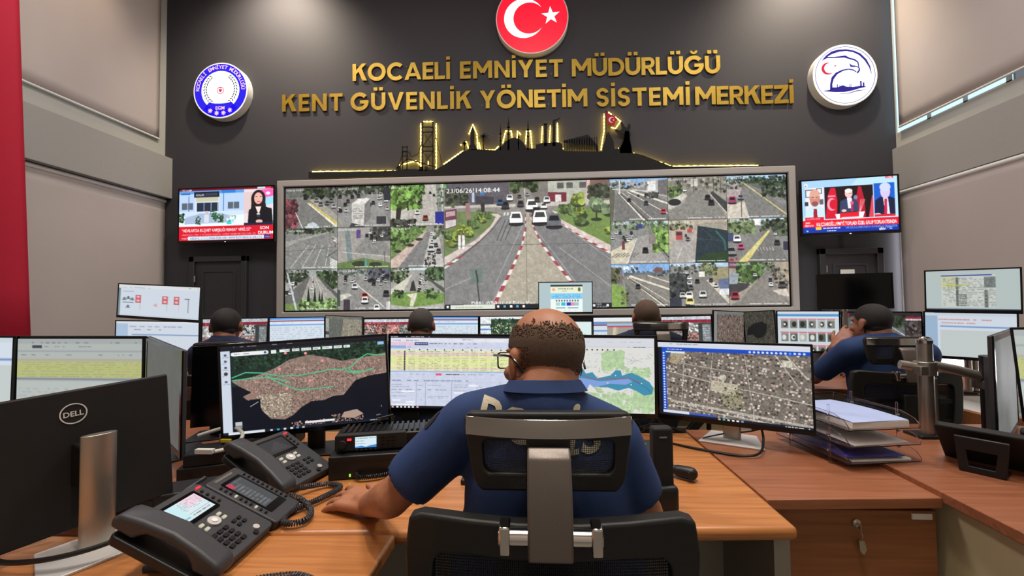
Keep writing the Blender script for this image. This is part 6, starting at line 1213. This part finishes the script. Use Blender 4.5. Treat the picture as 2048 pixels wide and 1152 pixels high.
# keyboard, mouse
t = thing('keyboard', 'black keyboard on the desk in front of the officer', 'keyboard', (-.02, 1.40, DZ), .0)
MB().box(-.225, .225, -.07, .07, 0, .016).build('case', M_black, t, bevel=.004)
for r_ in range(5):
    for q in range(18): MB().box(-.215 + q * .024, -.195 + q * .024, -.06 + r_ * .0245, -.04 + r_ * .0245, .016, .021).build('key', M_dark2, t)
t = thing('computer_mouse', 'black computer mouse beside the left sleeve of the officer', 'mouse', (-.335, 1.365, DZ), .3)
MB().ell((0, 0, .012), (.032, .055, .022)).build('shell', M_black, t); MB().cyl((-.003, .03, .03), .007, .006, 12, 'x').build('wheel', M_dark, t)
# small phone, cordless handset in cradle, lying handset
p = PZ(1283, 912, DZ)
t = thing('keypad_unit', 'small black keypad unit with white dots right of the officer', 'keypad', (p.x, p.y, DZ), -.1)
MB().prism([(-.05, .0), (.05, .0), (.05, .045), (-.04, .02)], -.042, .042, 'x').build('case', M_black, t, bevel=.004)
for k in range(3): MB().box(-.02 + k * .016, -.014 + k * .016, .012, .016, .0385, .0415).build('dot_key', M_white, t)
p = PZ(1326, 1016, DZ)
t = thing('handheld_radio', 'black handheld radio standing upright in its charging cradle right of the chair', 'radio', (p.x, p.y, DZ), .08)
MB().box(-.03, .034, -.035, .04, 0, .07).build('charging_cradle', M_black, t, bevel=.012, seg=3)
MB().box(-.029, .027, -.018, .018, .05, .222).build('body', M_blackm, t, bevel=.008, seg=3)
MB().box(-.012, .008, -.0195, -.0175, .195, .199).build('name_strip', M_silver, t)
p = PZ(1372, 958, DZ)
t = thing('microphone_handset', 'black handset lying on the desk beside the handheld radio', 'handset', (p.x, p.y, DZ), 0)
MB().cap((-.14, .06, .02), (-.02, .015, .024), .014, .013).build('grip', M_black, t); MB().cap((-.02, .01, .022), (.012, -.012, .022), .018, .020).build('earpiece', M_black, t); MB().cyl((.006, -.034, .022), .013, .004, 20, 'y').build('earpiece_grille', M_dark2, t)
tag(MB().ell((0, 0, .02), (.03, .05, .02)).build('computer_mouse', M_silverb, None, loc=(.33, 1.32, DZ)), 'grey computer mouse partly hidden behind the handheld radio', 'mouse')

# ================================================================== letter trays
p = PZ(1703, 944, DZ + .016)
t = thing('letter_tray_stack', 'stack of clear acrylic letter trays on the right desk section', 'letter tray', (1.118, 1.655, DZ), math.radians(9))
# the stack rests across both desk sections
def tray(z, nm):
    b = MB(); w2, l2 = .128, .168
    b.box(-w2, w2, -l2, l2, z, z + .003)
    b.prism([(-l2, z), (l2, z), (l2, z + .052), (-l2 + .06, z + .046), (-l2 + .015, z + .03), (-l2, z + .012)], -w2 - .003, -w2, 'x')
    b.prism([(-l2, z), (l2, z), (l2, z + .052), (-l2 + .06, z + .046), (-l2 + .015, z + .03), (-l2, z + .012)], w2, w2 + .003, 'x')
    b.box(-w2, w2, l2, l2 + .003, z, z + .052); return b.build(nm, M_acryl, t, bevel=.0008)
for k, z in enumerate((.020, .075, .130)):
    tray(z, 'tray')
for sx in (-.131, .131):
    for sy in (-.09, .09): MB().cyl((sx, sy, 0), .004, .20, 10).build('support_post', M_acryl, t)
    for sy in (-.09, .09):
        for z in (.045, .10, .155): MB().cyl((sx * 1.03 - .004, sy, z), .004, .008, 10, 'x').build('screw', M_chrome, t)
def papers(label, z, n, m, dx=0, rz=0, cat='papers', lift=.0):
    b = MB(); N_ = 10; vs = []
    for j in range(N_ + 1):
        y = -.15 + .3 * j / N_; zz = lift * max(0, math.sin(j / N_ * PI))
        vs += [(-.104, y, zz), (.104, y, zz), (.104, y, zz + n), (-.104, y, zz + n)]
    fs = []
    for j in range(N_):
        for q in range(4): fs.append((j * 4 + q, j * 4 + (q + 1) % 4, (j + 1) * 4 + (q + 1) % 4, (j + 1) * 4 + q))
    fs += [(0, 3, 2, 1), (N_ * 4, N_ * 4 + 1, N_ * 4 + 2, N_ * 4 + 3)]; b.add(vs, fs)
    o = b.build('paper_stack', m, None, smooth=False); o.location = t.matrix_basis @ Vector((dx, -.005, z)) if False else (Matrix.Translation(t.location) @ Matrix.Rotation(t.rotation_euler.z, 4, 'Z')) @ Vector((dx, -.005, z)); o.rotation_euler = (0, 0, t.rotation_euler.z + rz); return tag(o, label, cat)
papers('thick white paper stack in the top tray of the acrylic stack', .1335, .02, M_paperw)
papers('blue tinted sheet on top of the paper stack in the top tray', .1542, .0015, M_paperb, -.004, .03, lift=.006)
papers('wavy sheets of paper in the bottom tray of the acrylic stack', .0235, .006, M_paperw, .004, -.04, lift=.008)
papers('few loose sheets in the middle tray of the acrylic stack', .0785, .003, M_paperw, -.006, .05, lift=.006)
M_bluef = mat('blue_folder', C8(60, 64, 150), .4)
papers('dark blue folder sticking out of the bottom tray at its left side', .0325 + .006, .003, M_bluef, -.018, -.06)
# objects on the right desk
t = thing('desk_phone', 'black desk phone seen from behind with stand bracket, at the right edge', 'telephone', (1.47, 1.49, DZ + .016), math.radians(127))
X = Matrix.Translation((0, -.02, .018)) @ Matrix.Rotation(math.radians(46), 4, 'X')
m = MB(); m.X = X; m.prism(rrect(-.13, .11, -.04, .17, .014), -.02, 0).build('body', M_blackm, t, bevel=.004)
m = MB(); m.X = X; m.box(-.128, -.075, -.05, .175, .0, .026).build('handset', M_blackm, t, bevel=.009, seg=3)
b = MB(); b.ring([(-.05, .0), (.05, .0), (.06, .11), (-.06, .11)], [(-.028, .02), (.028, .02), (.034, .07), (-.034, .07)], .12, .132, 'y'); b.box(-.05, .05, .05, .13, 0, .008).build('stand_bracket', M_black, t, bevel=.003)
m = MB(); m.X = X; m.box(-.02, .01, .08, .10, -.0215, -.02).build('rating_label', M_paperw, t)
t = thing('desk_phone', 'second black desk phone lying lower at the right photo edge', 'telephone', (1.62, 1.12, DZ + .016), math.radians(160))
X = Matrix.Translation((0, -.02, .018)) @ Matrix.Rotation(math.radians(20), 4, 'X')
m = MB(); m.X = X; m.prism(rrect(-.14, .11, -.06, .15, .014), -.018, 0).build('body', M_blackm, t, bevel=.004)
m = MB(); m.X = X; m.box(-.135, -.08, -.06, .16, .0, .026).build('handset', M_blackm, t, bevel=.009, seg=3)
t = thing('shoulder_bag', 'black rounded bag standing behind the desk phone on the right', 'bag', (1.93, 1.72, DZ + .016), .2)
MB().ell((0, 0, .075), (.085, .055, .078)).ell((0, 0, .05), (.09, .06, .05)).build('body', M_blackm, t); MB().tube(smooth_path([(-.06, 0, .13), (-.03, 0, .17), (.03, 0, .17), (.06, 0, .13)]), .006, 8).build('handle', M_black, t)
cable('grey cable loop beneath the angled monitor at the right edge', [(1.62, 1.45, .775), (1.66, 1.50, .84), (1.74, 1.52, .86), (1.80, 1.48, .80), (1.80, 1.42, .775)], .004, M_gwhite)
cable('black cable bundle beside the right desk phone', [(1.62, 1.24, .78), (1.70, 1.30, .83), (1.82, 1.28, .84), (1.94, 1.22, .79)], .008, M_black)
# ================================================================== office chairs
def office_chair(label, x, yb, rz=0., group=None):
    """origin on the floor under the backrest; seat lies towards +y"""
    t = thing('office_chair', label, 'chair', (x, yb, 0), rz, group)
    # backrest: curved frame ring with mesh
    def bend(o, k):   # curve in plan: sides come forward
        for v in o.data.vertices: v.co.y += k * v.co.x ** 2
    zt = .945
    out = [(-.245, .60), (-.275, .74), (-.283, .89), (-.275, zt - .002), (-.25, zt + .006), (-.15, zt + .001), (-.06, zt - .003), (.06, zt - .003), (.15, zt + .001), (.25, zt + .006), (.275, zt - .002), (.283, .89), (.275, .74), (.245, .60), (.16, .52), (-.16, .52)]
    inn = [(-.195, .62), (-.222, .74), (-.228, .84), (-.225, .872), (-.21, .885), (-.15, .885), (-.06, .88), (.06, .88), (.15, .885), (.21, .885), (.225, .872), (.228, .84), (.222, .74), (.195, .62), (.13, .56), (-.13, .56)]
    b = MB(); b.ring(out, inn, -.016, .016, 'y'); o = b.build('backrest_frame', M_chairp, t, bevel=.006, seg=3); bend(o, .25)
    b = MB()
    def wid(z): return .225 - max(0, .74 - z) * .42
    for k in range(-60, 61):
        xx = k * .0037; z0 = .57 + max(0, abs(xx) - .13) * .8
        if abs(xx) < .222: b.box(xx - .0008, xx + .0008, -.003, -.001, z0, .882)
    for k in range(62): z = .575 + k * .005; w2 = wid(z); b.box(-w2, w2, -.001, .001, z, z + .0018)
    # horizontal threads need bending segments
    o = b.build('backrest_mesh', M_meshd, t, smooth=False)
    bm = bmesh.new(); bm.from_mesh(o.data)
    bmesh.ops.subdivide_edges(bm, edges=[e for e in bm.edges if e.calc_length() > .15 and abs(e.verts[0].co.x - e.verts[1].co.x) > .1], cuts=8); bm.to_mesh(o.data); bm.free(); bend(o, .25)
    b = MB()
    for z, w2 in ((.80, .21), (.70, .20), (.62, .17)): b.box(-w2, w2, .004, .012, z - .012, z + .012)
    o = b.build('lumbar_bars', M_chairp, t, bevel=.003)
    MB().prism([(-.042, .45), (.042, .45), (.046, .84), (-.046, .84)], -.040, -.018, 'y').build('spine', M_chairp, t, bevel=.006)
    # neck: chromed cross rod with clamps and grey upright post
    zr = .93
    MB().cyl((-.085, -.030, zr), .0135, .17, 20, 'x').build('cross_rod', M_chrome, t)
    for sx in (-.075, .075): MB().box(sx - .009, sx + .009, -.048, -.012, zr - .022, zr + .024).build('rod_clamp', M_chrome, t, bevel=.003)
    b = MB(); prof = [(-.052, .90), (-.046, .985), (-.020, 1.055), (.0, 1.068), (.010, 1.06), (-.008, 1.045), (-.032, .98), (-.036, .90)]
    b.prism([(y_, z_) for y_, z_ in prof], -.037, .037, 'x'); b.build('headrest_post', M_greym, t, bevel=.004)
    # headrest: frame, chrome strip, mesh
    yh = .035; zt = 1.115; zb = .94
    HO = rrect(-.158, .158, zb, zt, .02); HO = [(x_ * (1 - .12 * (zt - z_) / (zt - zb)), z_ - .045 * (0 if z_ > 1.0 else (abs(x_) / .158) ** 2 * -1)) for x_, z_ in HO]
    HI = rrect(-.122, .122, zb + .052, zt - .048, .012); HI = [(x_ * (1 - .05 * (zt - z_) / (zt - zb)), z_ + .02 * (0 if z_ > 1.03 else (abs(x_) / .122) ** 2)) for x_, z_ in HI]
    b = MB(); b.ring(HO, HI, yh - .014, yh + .012, 'y'); o = b.build('headrest_frame', M_chairp, t, bevel=.005, seg=3); bend(o, 1.2)
    b = MB(); n = 16
    P = [(-.152 + .304 * k / n) for k in range(n + 1)]
    vs = []; 
    for xx in P: vs += [(xx, yh - .018, zt - .040), (xx, yh - .0155, zt - .040), (xx, yh - .0155, zt - .006), (xx, yh - .018, zt - .006)]
    fs = [(i * 4 + q, i * 4 + (q + 1) % 4, (i + 1) * 4 + (q + 1) % 4, (i + 1) * 4 + q) for i in range(n) for q in range(4)] + [(0, 3, 2, 1), (n * 4, n * 4 + 1, n * 4 + 2, n * 4 + 3)]
    b.add(vs, fs); o = b.build('chrome_strip', M_chrome, t, bevel=.001); bend(o, 1.2)
    b = MB()
    for k in range(-36, 37):
        xx = k * .0033; b.box(xx - .0005, xx + .0005, yh - .002, yh, zb + .05, zt - .045)
    for k in range(26): z = zb + .05 + k * .0034; b.box(-.12, .12, yh, yh + .002, z, z + (.0013 if k < 12 else .0004))
    o = b.build('headrest_mesh', M_meshw, t, smooth=False); bm = bmesh.new(); bm.from_mesh(o.data)
    bmesh.ops.subdivide_edges(bm, edges=[e for e in bm.edges if abs(e.verts[0].co.x - e.verts[1].co.x) > .1], cuts=6); bm.to_mesh(o.data); bm.free(); bend(o, 1.2)
    b = MB(); b.box(-.04, .04, yh - .008, yh + .004, zb + .03, zt - .03); b.build('headrest_mount', M_chairp, t, bevel=.004)
    # seat, arms, column, star base with castors
    MB().prism(rrect(-.25, .25, .02, .47, .08), .375, .44).build('seat', M_blackm, t, bevel=.02, seg=3)
    MB().box(-.1, .1, .12, .36, .32, .375).box(-.04, .04, -.035, .15, .33, .47).build('mechanism', M_black, t, bevel=.006)
    for sx in (-1, 1):
        o = MB().tube([(sx * .2, .2, .38), (sx * .29, .22, .40), (sx * .30, .22, .64)], .014, 10).build('armrest', M_black, t)
        MB().prism(rrect(sx * .30 - .035, sx * .30 + .035, .06, .30, .03), .64, .665).build('arm_pad', M_blackm, o, bevel=.006)
    MB().cyl((0, .24, .08), .025, .27).build('gas_column', M_chrome, t)
    b = MB()
    for k in range(5): a = 2 * PI * k / 5 + .3; b.tube([(0, .24, .105), (.29 * math.cos(a), .24 + .29 * math.sin(a), .075)], [.026, .016], 10)
    b.cyl((0, .24, .07), .04, .06); base = b.build('star_base', M_black, t)
    for k in range(5): a = 2 * PI * k / 5 + .3; MB().cyl((.29 * math.cos(a) - .015, .24 + .29 * math.sin(a), .028), .028, .03, 16, 'x').build('castor', M_black, base)
    for ch in t.children:
        if ch.name.startswith('backrest'): ch.scale.x = .9
    return t
def copy_tree(o, parent=None):
    c = o.copy(); C.objects.link(c)
    if parent: c.parent = parent
    for ch in [k for k in bpy.data.objects if k.parent == o]: copy_tree(ch, c)
    return c
ch0 = office_chair('black mesh office chair with chrome strip headrest, in the centre foreground', .017, .745)
def chair_copy(label, x, y, rz): 
    c = copy_tree(ch0); c.location = (x, y, 0); c.rotation_euler = (0, 0, rz); c['label'] = label; c['group'] = 'office chairs of the middle row'; return c
chair_copy('black office chair behind the man leaning on his hand, at right', 1.84, 2.24, -.05)
c = chair_copy('black office chair behind the crew cut man in the middle row', .71, 2.46, -.10); c.scale.z = 1.07
chair_copy('black office chair behind the dark silhouetted man at left', -1.72, 2.22, .25)
c = chair_copy('black office chair behind the grey haired man in the middle row', -.72, 2.42, .05); c.scale.z = .98

# ================================================================== people
def Rz(a): return Matrix.Rotation(a, 4, 'Z')
def remesh(o, vs, sm=8, fac=.5):
    r = o.modifiers.new('fuse', 'REMESH'); r.mode = 'VOXEL'; r.voxel_size = vs; r.use_smooth_shade = True
    s = o.modifiers.new('smooth', 'SMOOTH'); s.factor = fac; s.iterations = sm
def hand(b, wrist, fdir, up, side, flat_=.25, s=1.):
    """fdir: fingers direction, up: back of hand normal, side: direction to the thumb"""
    f = Vector(fdir).normalized(); u = Vector(up); u = (u - f * u.dot(f)).normalized(); sd = Vector(side); sd = (sd - f * sd.dot(f) - u * sd.dot(u)).normalized(); w_ = Vector(wrist)
    P = lambda a, l, h=0: w_ + (f * a + sd * l + u * h) * s
    for l in (-.028, -.010, .010, .027): b.cap(P(.005, l * .6), P(.082, l), .015 * s, .0125 * s, 10)
    b.cap(P(-.02, 0), P(.03, 0), .026 * s, .022 * s, 12)
    for l, L_, sp_ in ((.030, .072, .05), (.0105, .080, .01), (-.0095, .075, -.03), (-.029, .058, -.08)):
        a = .08; pts = []; ang = 0; pos = Vector((a, l, 0)); fr = (.45, .3, .25)
        for i in range(3):
            ang += flat_ * (.8 if i == 0 else 1.0); q = pos + Vector((math.cos(ang) * math.cos(sp_ * 3.2), math.sin(sp_ * 3.2), -math.sin(ang))) * L_ * fr[i]
            b.cap(P(pos.x, pos.y, pos.z), P(q.x, q.y, q.z), (.0098 - .0008 * i) * s, (.009 - .0008 * i) * s, 9); pos = q
    b.cap(P(.015, .025, -.004), P(.048, .052, -.010), .013 * s, .0105 * s, 10); b.cap(P(.048, .052, -.010), P(.078, .062, -.013), .0105 * s, .0085 * s, 10)
def head(b, X):
    o = b.X; b.X = X
    b.ell((0, -.012, .030), (.078, .097, .086), nu=24, nv=16); b.ell((0, .03, -.03), (.062, .064, .085), nu=20); b.ell((0, .052, -.088), (.042, .036, .03)); b.ell((0, -.045, -.012), (.060, .05, .052))
    b.cap((0, .088, .0), (0, .108, -.032), .008, .014); b.ell((0, .092, -.062), (.024, .012, .009)); b.ell((0, .078, .022), (.055, .018, .012))
    for s in (-1, 1): b.ell((s * .083, -.004, -.008), (.008, .021, .036), Matrix.Rotation(s * .35, 3, 'Z')); b.ell((s * .083, -.012, .008), (.008, .014, .02)); b.ell((s * .04, .07, -.03), (.022, .022, .02))
    b.X = o
def hairpiece(name, m, parent, X, keep, grow=1.014, thick=.0016, tri=None):
    """scalp shell: the cranium surface pushed out, cut by keep(x, y, z)"""
    nu, nv = 230, 150; vs = []; fs = []
    for j in range(nv + 1):
        t_ = PI * j / nv
        for i in range(nu):
            p_ = 2 * PI * i / nu; d = Vector((math.sin(t_) * math.cos(p_), math.sin(t_) * math.sin(p_), math.cos(t_)))
            best = 0
            for c_, r_ in (((0, -.012, .030), (.078, .097, .086)), ((0, -.045, -.012), (.060, .05, .052)), ((0, .03, -.03), (.062, .064, .085))):
                o_ = Vector((0, -.015, .01)) - Vector(c_); A = sum((d[k] / r_[k]) ** 2 for k in range(3)); B_ = sum(2 * o_[k] * d[k] / r_[k] ** 2 for k in range(3)); Cc = sum((o_[k] / r_[k]) ** 2 for k in range(3)) - 1
                D = B_ * B_ - 4 * A * Cc
                if D > 0: best = max(best, (-B_ + math.sqrt(D)) / 2 / A)
            vs.append(Vector((0, -.015, .01)) + d * best * grow)
    for j in range(nv):
        for i in range(nu):
            q = (j * nu + i, (j + 1) * nu + i, (j + 1) * nu + (i + 1) % nu, j * nu + (i + 1) % nu); c_ = sum((vs[k] for k in q), Vector()) / 4
            if keep(c_): fs.append(q)
    b = MB(); b.X = X; b.add(vs, fs); o = b.build(name, m, parent)
    bm = bmesh.new(); bm.from_mesh(o.data); bmesh.ops.delete(bm, geom=[v for v in bm.verts if not v.link_faces], context='VERTS'); bm.to_mesh(o.data); bm.free()
    s = o.modifiers.new('thick', 'SOLIDIFY'); s.thickness = thick; s.offset = -1; return o
def seated(label, hc, yaw, tilt, skin, shirt, arms, hairm, keep, vox=.006, drop=.12, nr=.056, trap=.012, shw=.19, pel=None, cx=None, back=.0, sleeve=.8, extra=None, belly=1.):
    """hc: head centre; arms: for -1 / 1 -> (shoulder, elbow, wrist, finger dir, back-of-hand normal, thumb dir)"""
    hc = Vector(hc); X0 = hc.copy()
    base = Vector((hc.x, hc.y, 0)); t = thing('person', label, 'person', tuple(base), 0)
    T0 = Matrix.Translation(-base)
    cx = hc.x if cx is None else cx
    HX = T0 @ Matrix.Translation(hc) @ Rz(yaw) @ Matrix.Rotation(tilt[0], 4, 'X') @ Matrix.Rotation(tilt[1], 4, 'Y')
    pel = Vector(pel or (cx, hc.y - .03, .53)); sz = hc.z - drop
    nb = Vector((cx + (hc.x - cx) * .4, hc.y - .04, sz + .035)); ch = Vector((cx, hc.y - .01, sz - .20))
    b = MB(); head(b, HX); b.X = T0
    hb = Matrix.Translation(base) @ HX @ Vector((0, -.03, -.06))
    b.cap(hb, nb, nr, nr + .004, 18); b.cap(hb + Vector((0, -.012, .03)), nb + Vector((0, -.02, 0)), nr - .006, nr, 18)
    b.ell(ch, (shw * .82, .095, .20), nu=20); b.ell((cx, pel.y + .02, (ch.z + pel.z) / 2), (shw * .78, .1, .2)); b.ell(pel, (.165, .11, .11))
    for s in (-1, 1):
        sh, el, wr, fd, up, th = [Vector(v) for v in arms[s]]
        b.cap(nb, sh, .05, .05); b.cap(sh, el, .05, .042); b.cap(el, wr + (el - wr) * .0, .044, .031); b.cap(el + (wr - el) * .12, el + (wr - el) * .45, .045, .039)
        hand(b, wr, fd, up, th, .26, 1.12)
        kn = Vector((cx + s * .14, pel.y + .42, .54)); hp = pel + Vector((s * .085, .02, -.03)); ft = Vector((cx + s * .14, pel.y + .44, .07))
        b.cap(hp, kn, .078, .058); b.cap(kn, ft, .055, .036); b.cap(ft, ft + Vector((0, .16, -.025)), .035, .03)
    body = b.build('body', skin, t); remesh(body, vox, 6)
    for s in (-1, 1):   # eyes
        m = MB(); m.X = HX; m.ell((s * .030, .083, .002), .0115, nu=12, nv=8); m.build('eye', M_eye, t)
        m = MB(); m.X = HX; m.ell((s * .030, .0925, .002), (.005, .003, .005), nu=10, nv=6); m.build('pupil', M_dark2, t)
    hairpiece('hair', hairm, t, HX, keep)
    # shirt
    b = MB(); b.X = T0
    b.ell(ch, (shw * .97, .125, .235), nu=24, nv=16); b.ell((cx, pel.y + .02, (ch.z + pel.z) / 2 + .02), (shw * .96 * belly, .125, .25), nu=24); b.ell((cx, pel.y + .01, pel.z + .03), (shw * .95, .13, .11), nu=20)
    b.cap(nb + Vector((0, -.015, -.03)), ch + Vector((0, -.03, .05)), .085, .11)
    for s in (-1, 1):
        sh, el = Vector(arms[s][0]), Vector(arms[s][1]); b.cap(nb + Vector((0, -.01, -trap)), sh + Vector((0, 0, .004)), .060, .064, 18)
        e = sh + (el - sh) * sleeve; b.cap(sh, sh + (el - sh) * (sleeve * .5), .066, .064, 18); b.tube([sh, sh + (el - sh) * .4 * sleeve / .8, e], [.068, .066, .064], 18)
    o = b.build('shirt', shirt, t); remesh(o, .009, 10)
    c_ = MB(); c_.X = T0; pts = [nb + Vector(((nr + .012) * math.cos(a), (nr + .008) * math.sin(a) + .0, .022 + .012 * -math.sin(a))) for a in [2 * PI * k / 28 for k in range(29)]]
    vs = []
    for p_ in pts:
        d = (p_ - nb); d.z = 0; d.normalize(); vs += [p_ - Vector((0, 0, .016)) + d * .016, p_ + Vector((0, 0, .006)) + d * .001, p_ + Vector((0, 0, .006)) - d * .005, p_ - Vector((0, 0, .016)) + d * .004]
    c_.add(vs, [(i * 4 + q, i * 4 + (q + 1) % 4, (i + 1) * 4 + (q + 1) % 4, (i + 1) * 4 + q) for i in range(28) for q in range(4)]); c_.build('collar', shirt, o)
    # trousers
    b = MB(); b.X = T0; b.ell(pel + Vector((0, .01, -.01)), (shw * .92, .125, .10))
    for s in (-1, 1):
        kn = Vector((cx + s * .14, pel.y + .42, .54)); hp = pel + Vector((s * .085, .02, -.03)); ft = Vector((cx + s * .14, pel.y + .44, .09)); b.cap(hp, kn, .088, .068); b.cap(kn, ft, .066, .05)
    o2 = b.build('trousers', M_trouser, t); remesh(o2, .012, 8)
    for s in (-1, 1): m = MB(); m.X = T0; ft = Vector((cx + s * .14, pel.y + .44, .05)); m.cap(ft, ft + Vector((0, .17, -.01)), .045, .04); m.build('shoe', M_black, t)
    if extra: extra(t, HX, T0, o, nb, ch)
    return t, o
def horseshoe(c):
    # cropped hair round back and sides, thin crown; hairline at the nape and behind the ears
    n_ = .010 * mnoise.noise(c * 55)
    lo = c.z + .040 + n_ - .25 * abs(c.x); fr = (.05 - c.y + n_) if c.z > .03 else (-.022 - c.y + n_)
    top = .088 - .42 * max(0, c.x + .01) - .15 * max(0, c.y) - c.z + 1.6 * n_
    m_ = min(lo * 1.3, fr, top * .8)
    return m_ > 0 and random.random() < .12 + m_ * 26
def fullhair(c):
    if c.z < -.058: return False
    if c.y > .0 and c.z < .0 + (.9 * c.y): return False
    return c.y < .06 + .35 * c.z
# officer
M_skino = M_skin
armsO = {-1: ((-.150, .950, 1.052), (-.335, .965, .878), (-.452, 1.13, .783), (-1, .50, -.02), (.0, -.35, 1), (.35, 1, .3)),
         1: ((.156, .955, 1.020), (.232, .985, .845), (.20, 1.20, .785), (-.1, 1, -.05), (0, 0, 1), (-1, 0, 0))}
def offx(t, HX, T0, shirt, nb, ch):
    # glasses
    g = MB(); g.X = HX
    for s in (-1, 1):
        g.ring(rrect(s * .033 - .026, s * .033 + .026, -.022, .018, .008), rrect(s * .033 - .0235, s * .033 + .0235, -.0195, .0155, .007), .108, .111, 'y')
        g.tube([(s * .060, .11, .010), (s * .078, .09, .012), (s * .088, .02, .014), (s * .090, -.012, .012), (s * .086, -.035, -.004), (s * .082, -.045, -.022)], .0026, 8)
    g.box(-.007, .007, .108, .111, .004, .008); g.build('glasses', M_blackg, t)
    # lettering on the back, projected on the shirt
    V, T = text_tris('POLİS', .02); x0 = min(v[0] for v in V); x1 = max(v[0] for v in V); k = .25 / (x1 - x0); kz = .066 / .70
    me = bpy.data.meshes.new('lettering'); a, d = PY(950, 806, .86), PY(1200, 850, .86); rot = math.atan2(d.z - a.z, d.x - a.x)
    base = Vector((t.location.x, t.location.y, 0))
    me.from_pydata([Vector((a.x + (v[0] - x0) * k + .2 * v[1] * kz, .855, a.z - .060 + (v[0] - x0) * k * math.tan(rot) + v[1] * kz)) - base for v in V], [], T); me.materials.append(M_letter)
    bm = bmesh.new(); bm.from_mesh(me)
    for _ in range(3): bmesh.ops.subdivide_edges(bm, edges=[e for e in bm.edges if e.calc_length() > .010], cuts=1); bmesh.ops.triangulate(bm, faces=bm.faces)
    bm.to_mesh(me); bm.free()
    from mathutils.bvhtree import BVHTree
    dg = bpy.context.evaluated_depsgraph_get(); bv = BVHTree.FromObject(shirt, dg)
    for v in me.vertices:
        hit = bv.ray_cast(Vector((v.co.x, -1, v.co.z)), Vector((0, 1, 0)))[0]
        if hit is None: hit = bv.find_nearest(v.co)[0]
        v.co = hit + Vector((0, -.0022, .0008))
    o = bpy.data.objects.new('lettering', me); C.objects.link(o); o.parent = shirt
    q = PY(852, 822, .93) - base; m = MB(); P_ = [(0, 0)] + circ(0, 0, 1, 20)
    m.add([(q.x - .008, q.y + .022 * u_, q.z + .034 * v_ ) for u_, v_ in P_], [(0, i + 1, (i + 1) % 20 + 1) for i in range(20)]); o = m.build('sleeve_badge', M_dark2, shirt)
    s = o.modifiers.new('on_shirt', 'SHRINKWRAP'); s.target = shirt; s.wrap_method = 'NEAREST_SURFACEPOINT'; s.wrap_mode = 'ABOVE_SURFACE'; s.offset = .002
po, shirt = seated('bald police officer in navy shirt seen from behind, left hand flat on the desk', (.013, .965, 1.187), .58, (-.08, .03), M_skin, M_shirt, armsO, M_hairg, horseshoe, .0042, drop=.10, shw=.19, pel=(.016, .925, .56), cx=.016, extra=offx, sleeve=.80, belly=1.17, nr=.064, trap=.022)
# middle row people
def arms_fwd(x, y, z, w_=.19):
    return {s: ((x + s * w_, y, z), (x + s * (w_ + .05), y + .10, z - .24), (x + s * .14, y + .34, max(z - .28, .80)), (0, 1, 0), (0, 0, 1), (-s, 0, 0)) for s in (-1, 1)}
seated('dark silhouetted man facing the screens at left, in front of the dark door', (-1.91, 2.52, 1.185), .35, (0, 0), M_skin2, M_shirtd, arms_fwd(-1.88, 2.5, 1.02), M_hairk, fullhair, .009, cx=-1.88)
seated('grey haired man seen from behind in the middle row, left of the officer', (-.745, 2.72, 1.168), .0, (0, 0), M_skin2, M_shirtd, arms_fwd(-.74, 2.7, 1.0), M_hairs, fullhair, .009)
seated('crew cut man with visible ears seen from behind, right of the officer head', (.70, 2.78, 1.205), .0, (0, 0), M_skin, M_shirtd, arms_fwd(.70, 2.76, 1.03), M_hairg, fullhair, .007)
def watch(t, HX, T0, shirt, nb, ch):
    m = MB(); m.X = T0; a = Vector(arm4[-1][2]); e = Vector(arm4[-1][1]); d = (e - a).normalized(); q = a + d * .035
    m.tube([q, q + d * .022], .033, 20).build('watch_strap', M_blackg, t); n = Vector((-.6, -.7, .2)).normalized(); m = MB(); m.X = T0; m.tube([q + d * .011 + n * .03, q + d * .011 + n * .04], .016, 16).build('watch_face', M_silver, t)
arm4 = {-1: ((1.79, 2.55, 1.02), (1.765, 2.84, .812), (1.815, 2.70, 1.03), (.75, .1, .75), (-.8, -.6, .2), (0, -.3, 1)),
        1: ((2.17, 2.52, 1.0), (2.24, 2.64, .80), (2.12, 2.88, .81), (0, 1, 0), (0, 0, 1), (-1, 0, 0))}
seated('man leaning his head on his left hand with wristwatch, dark hair, right side', (1.945, 2.60, 1.165), .30, (0, 0), M_skin2, M_shirt, arm4, M_hairk, fullhair, .006, cx=1.985, extra=watch)
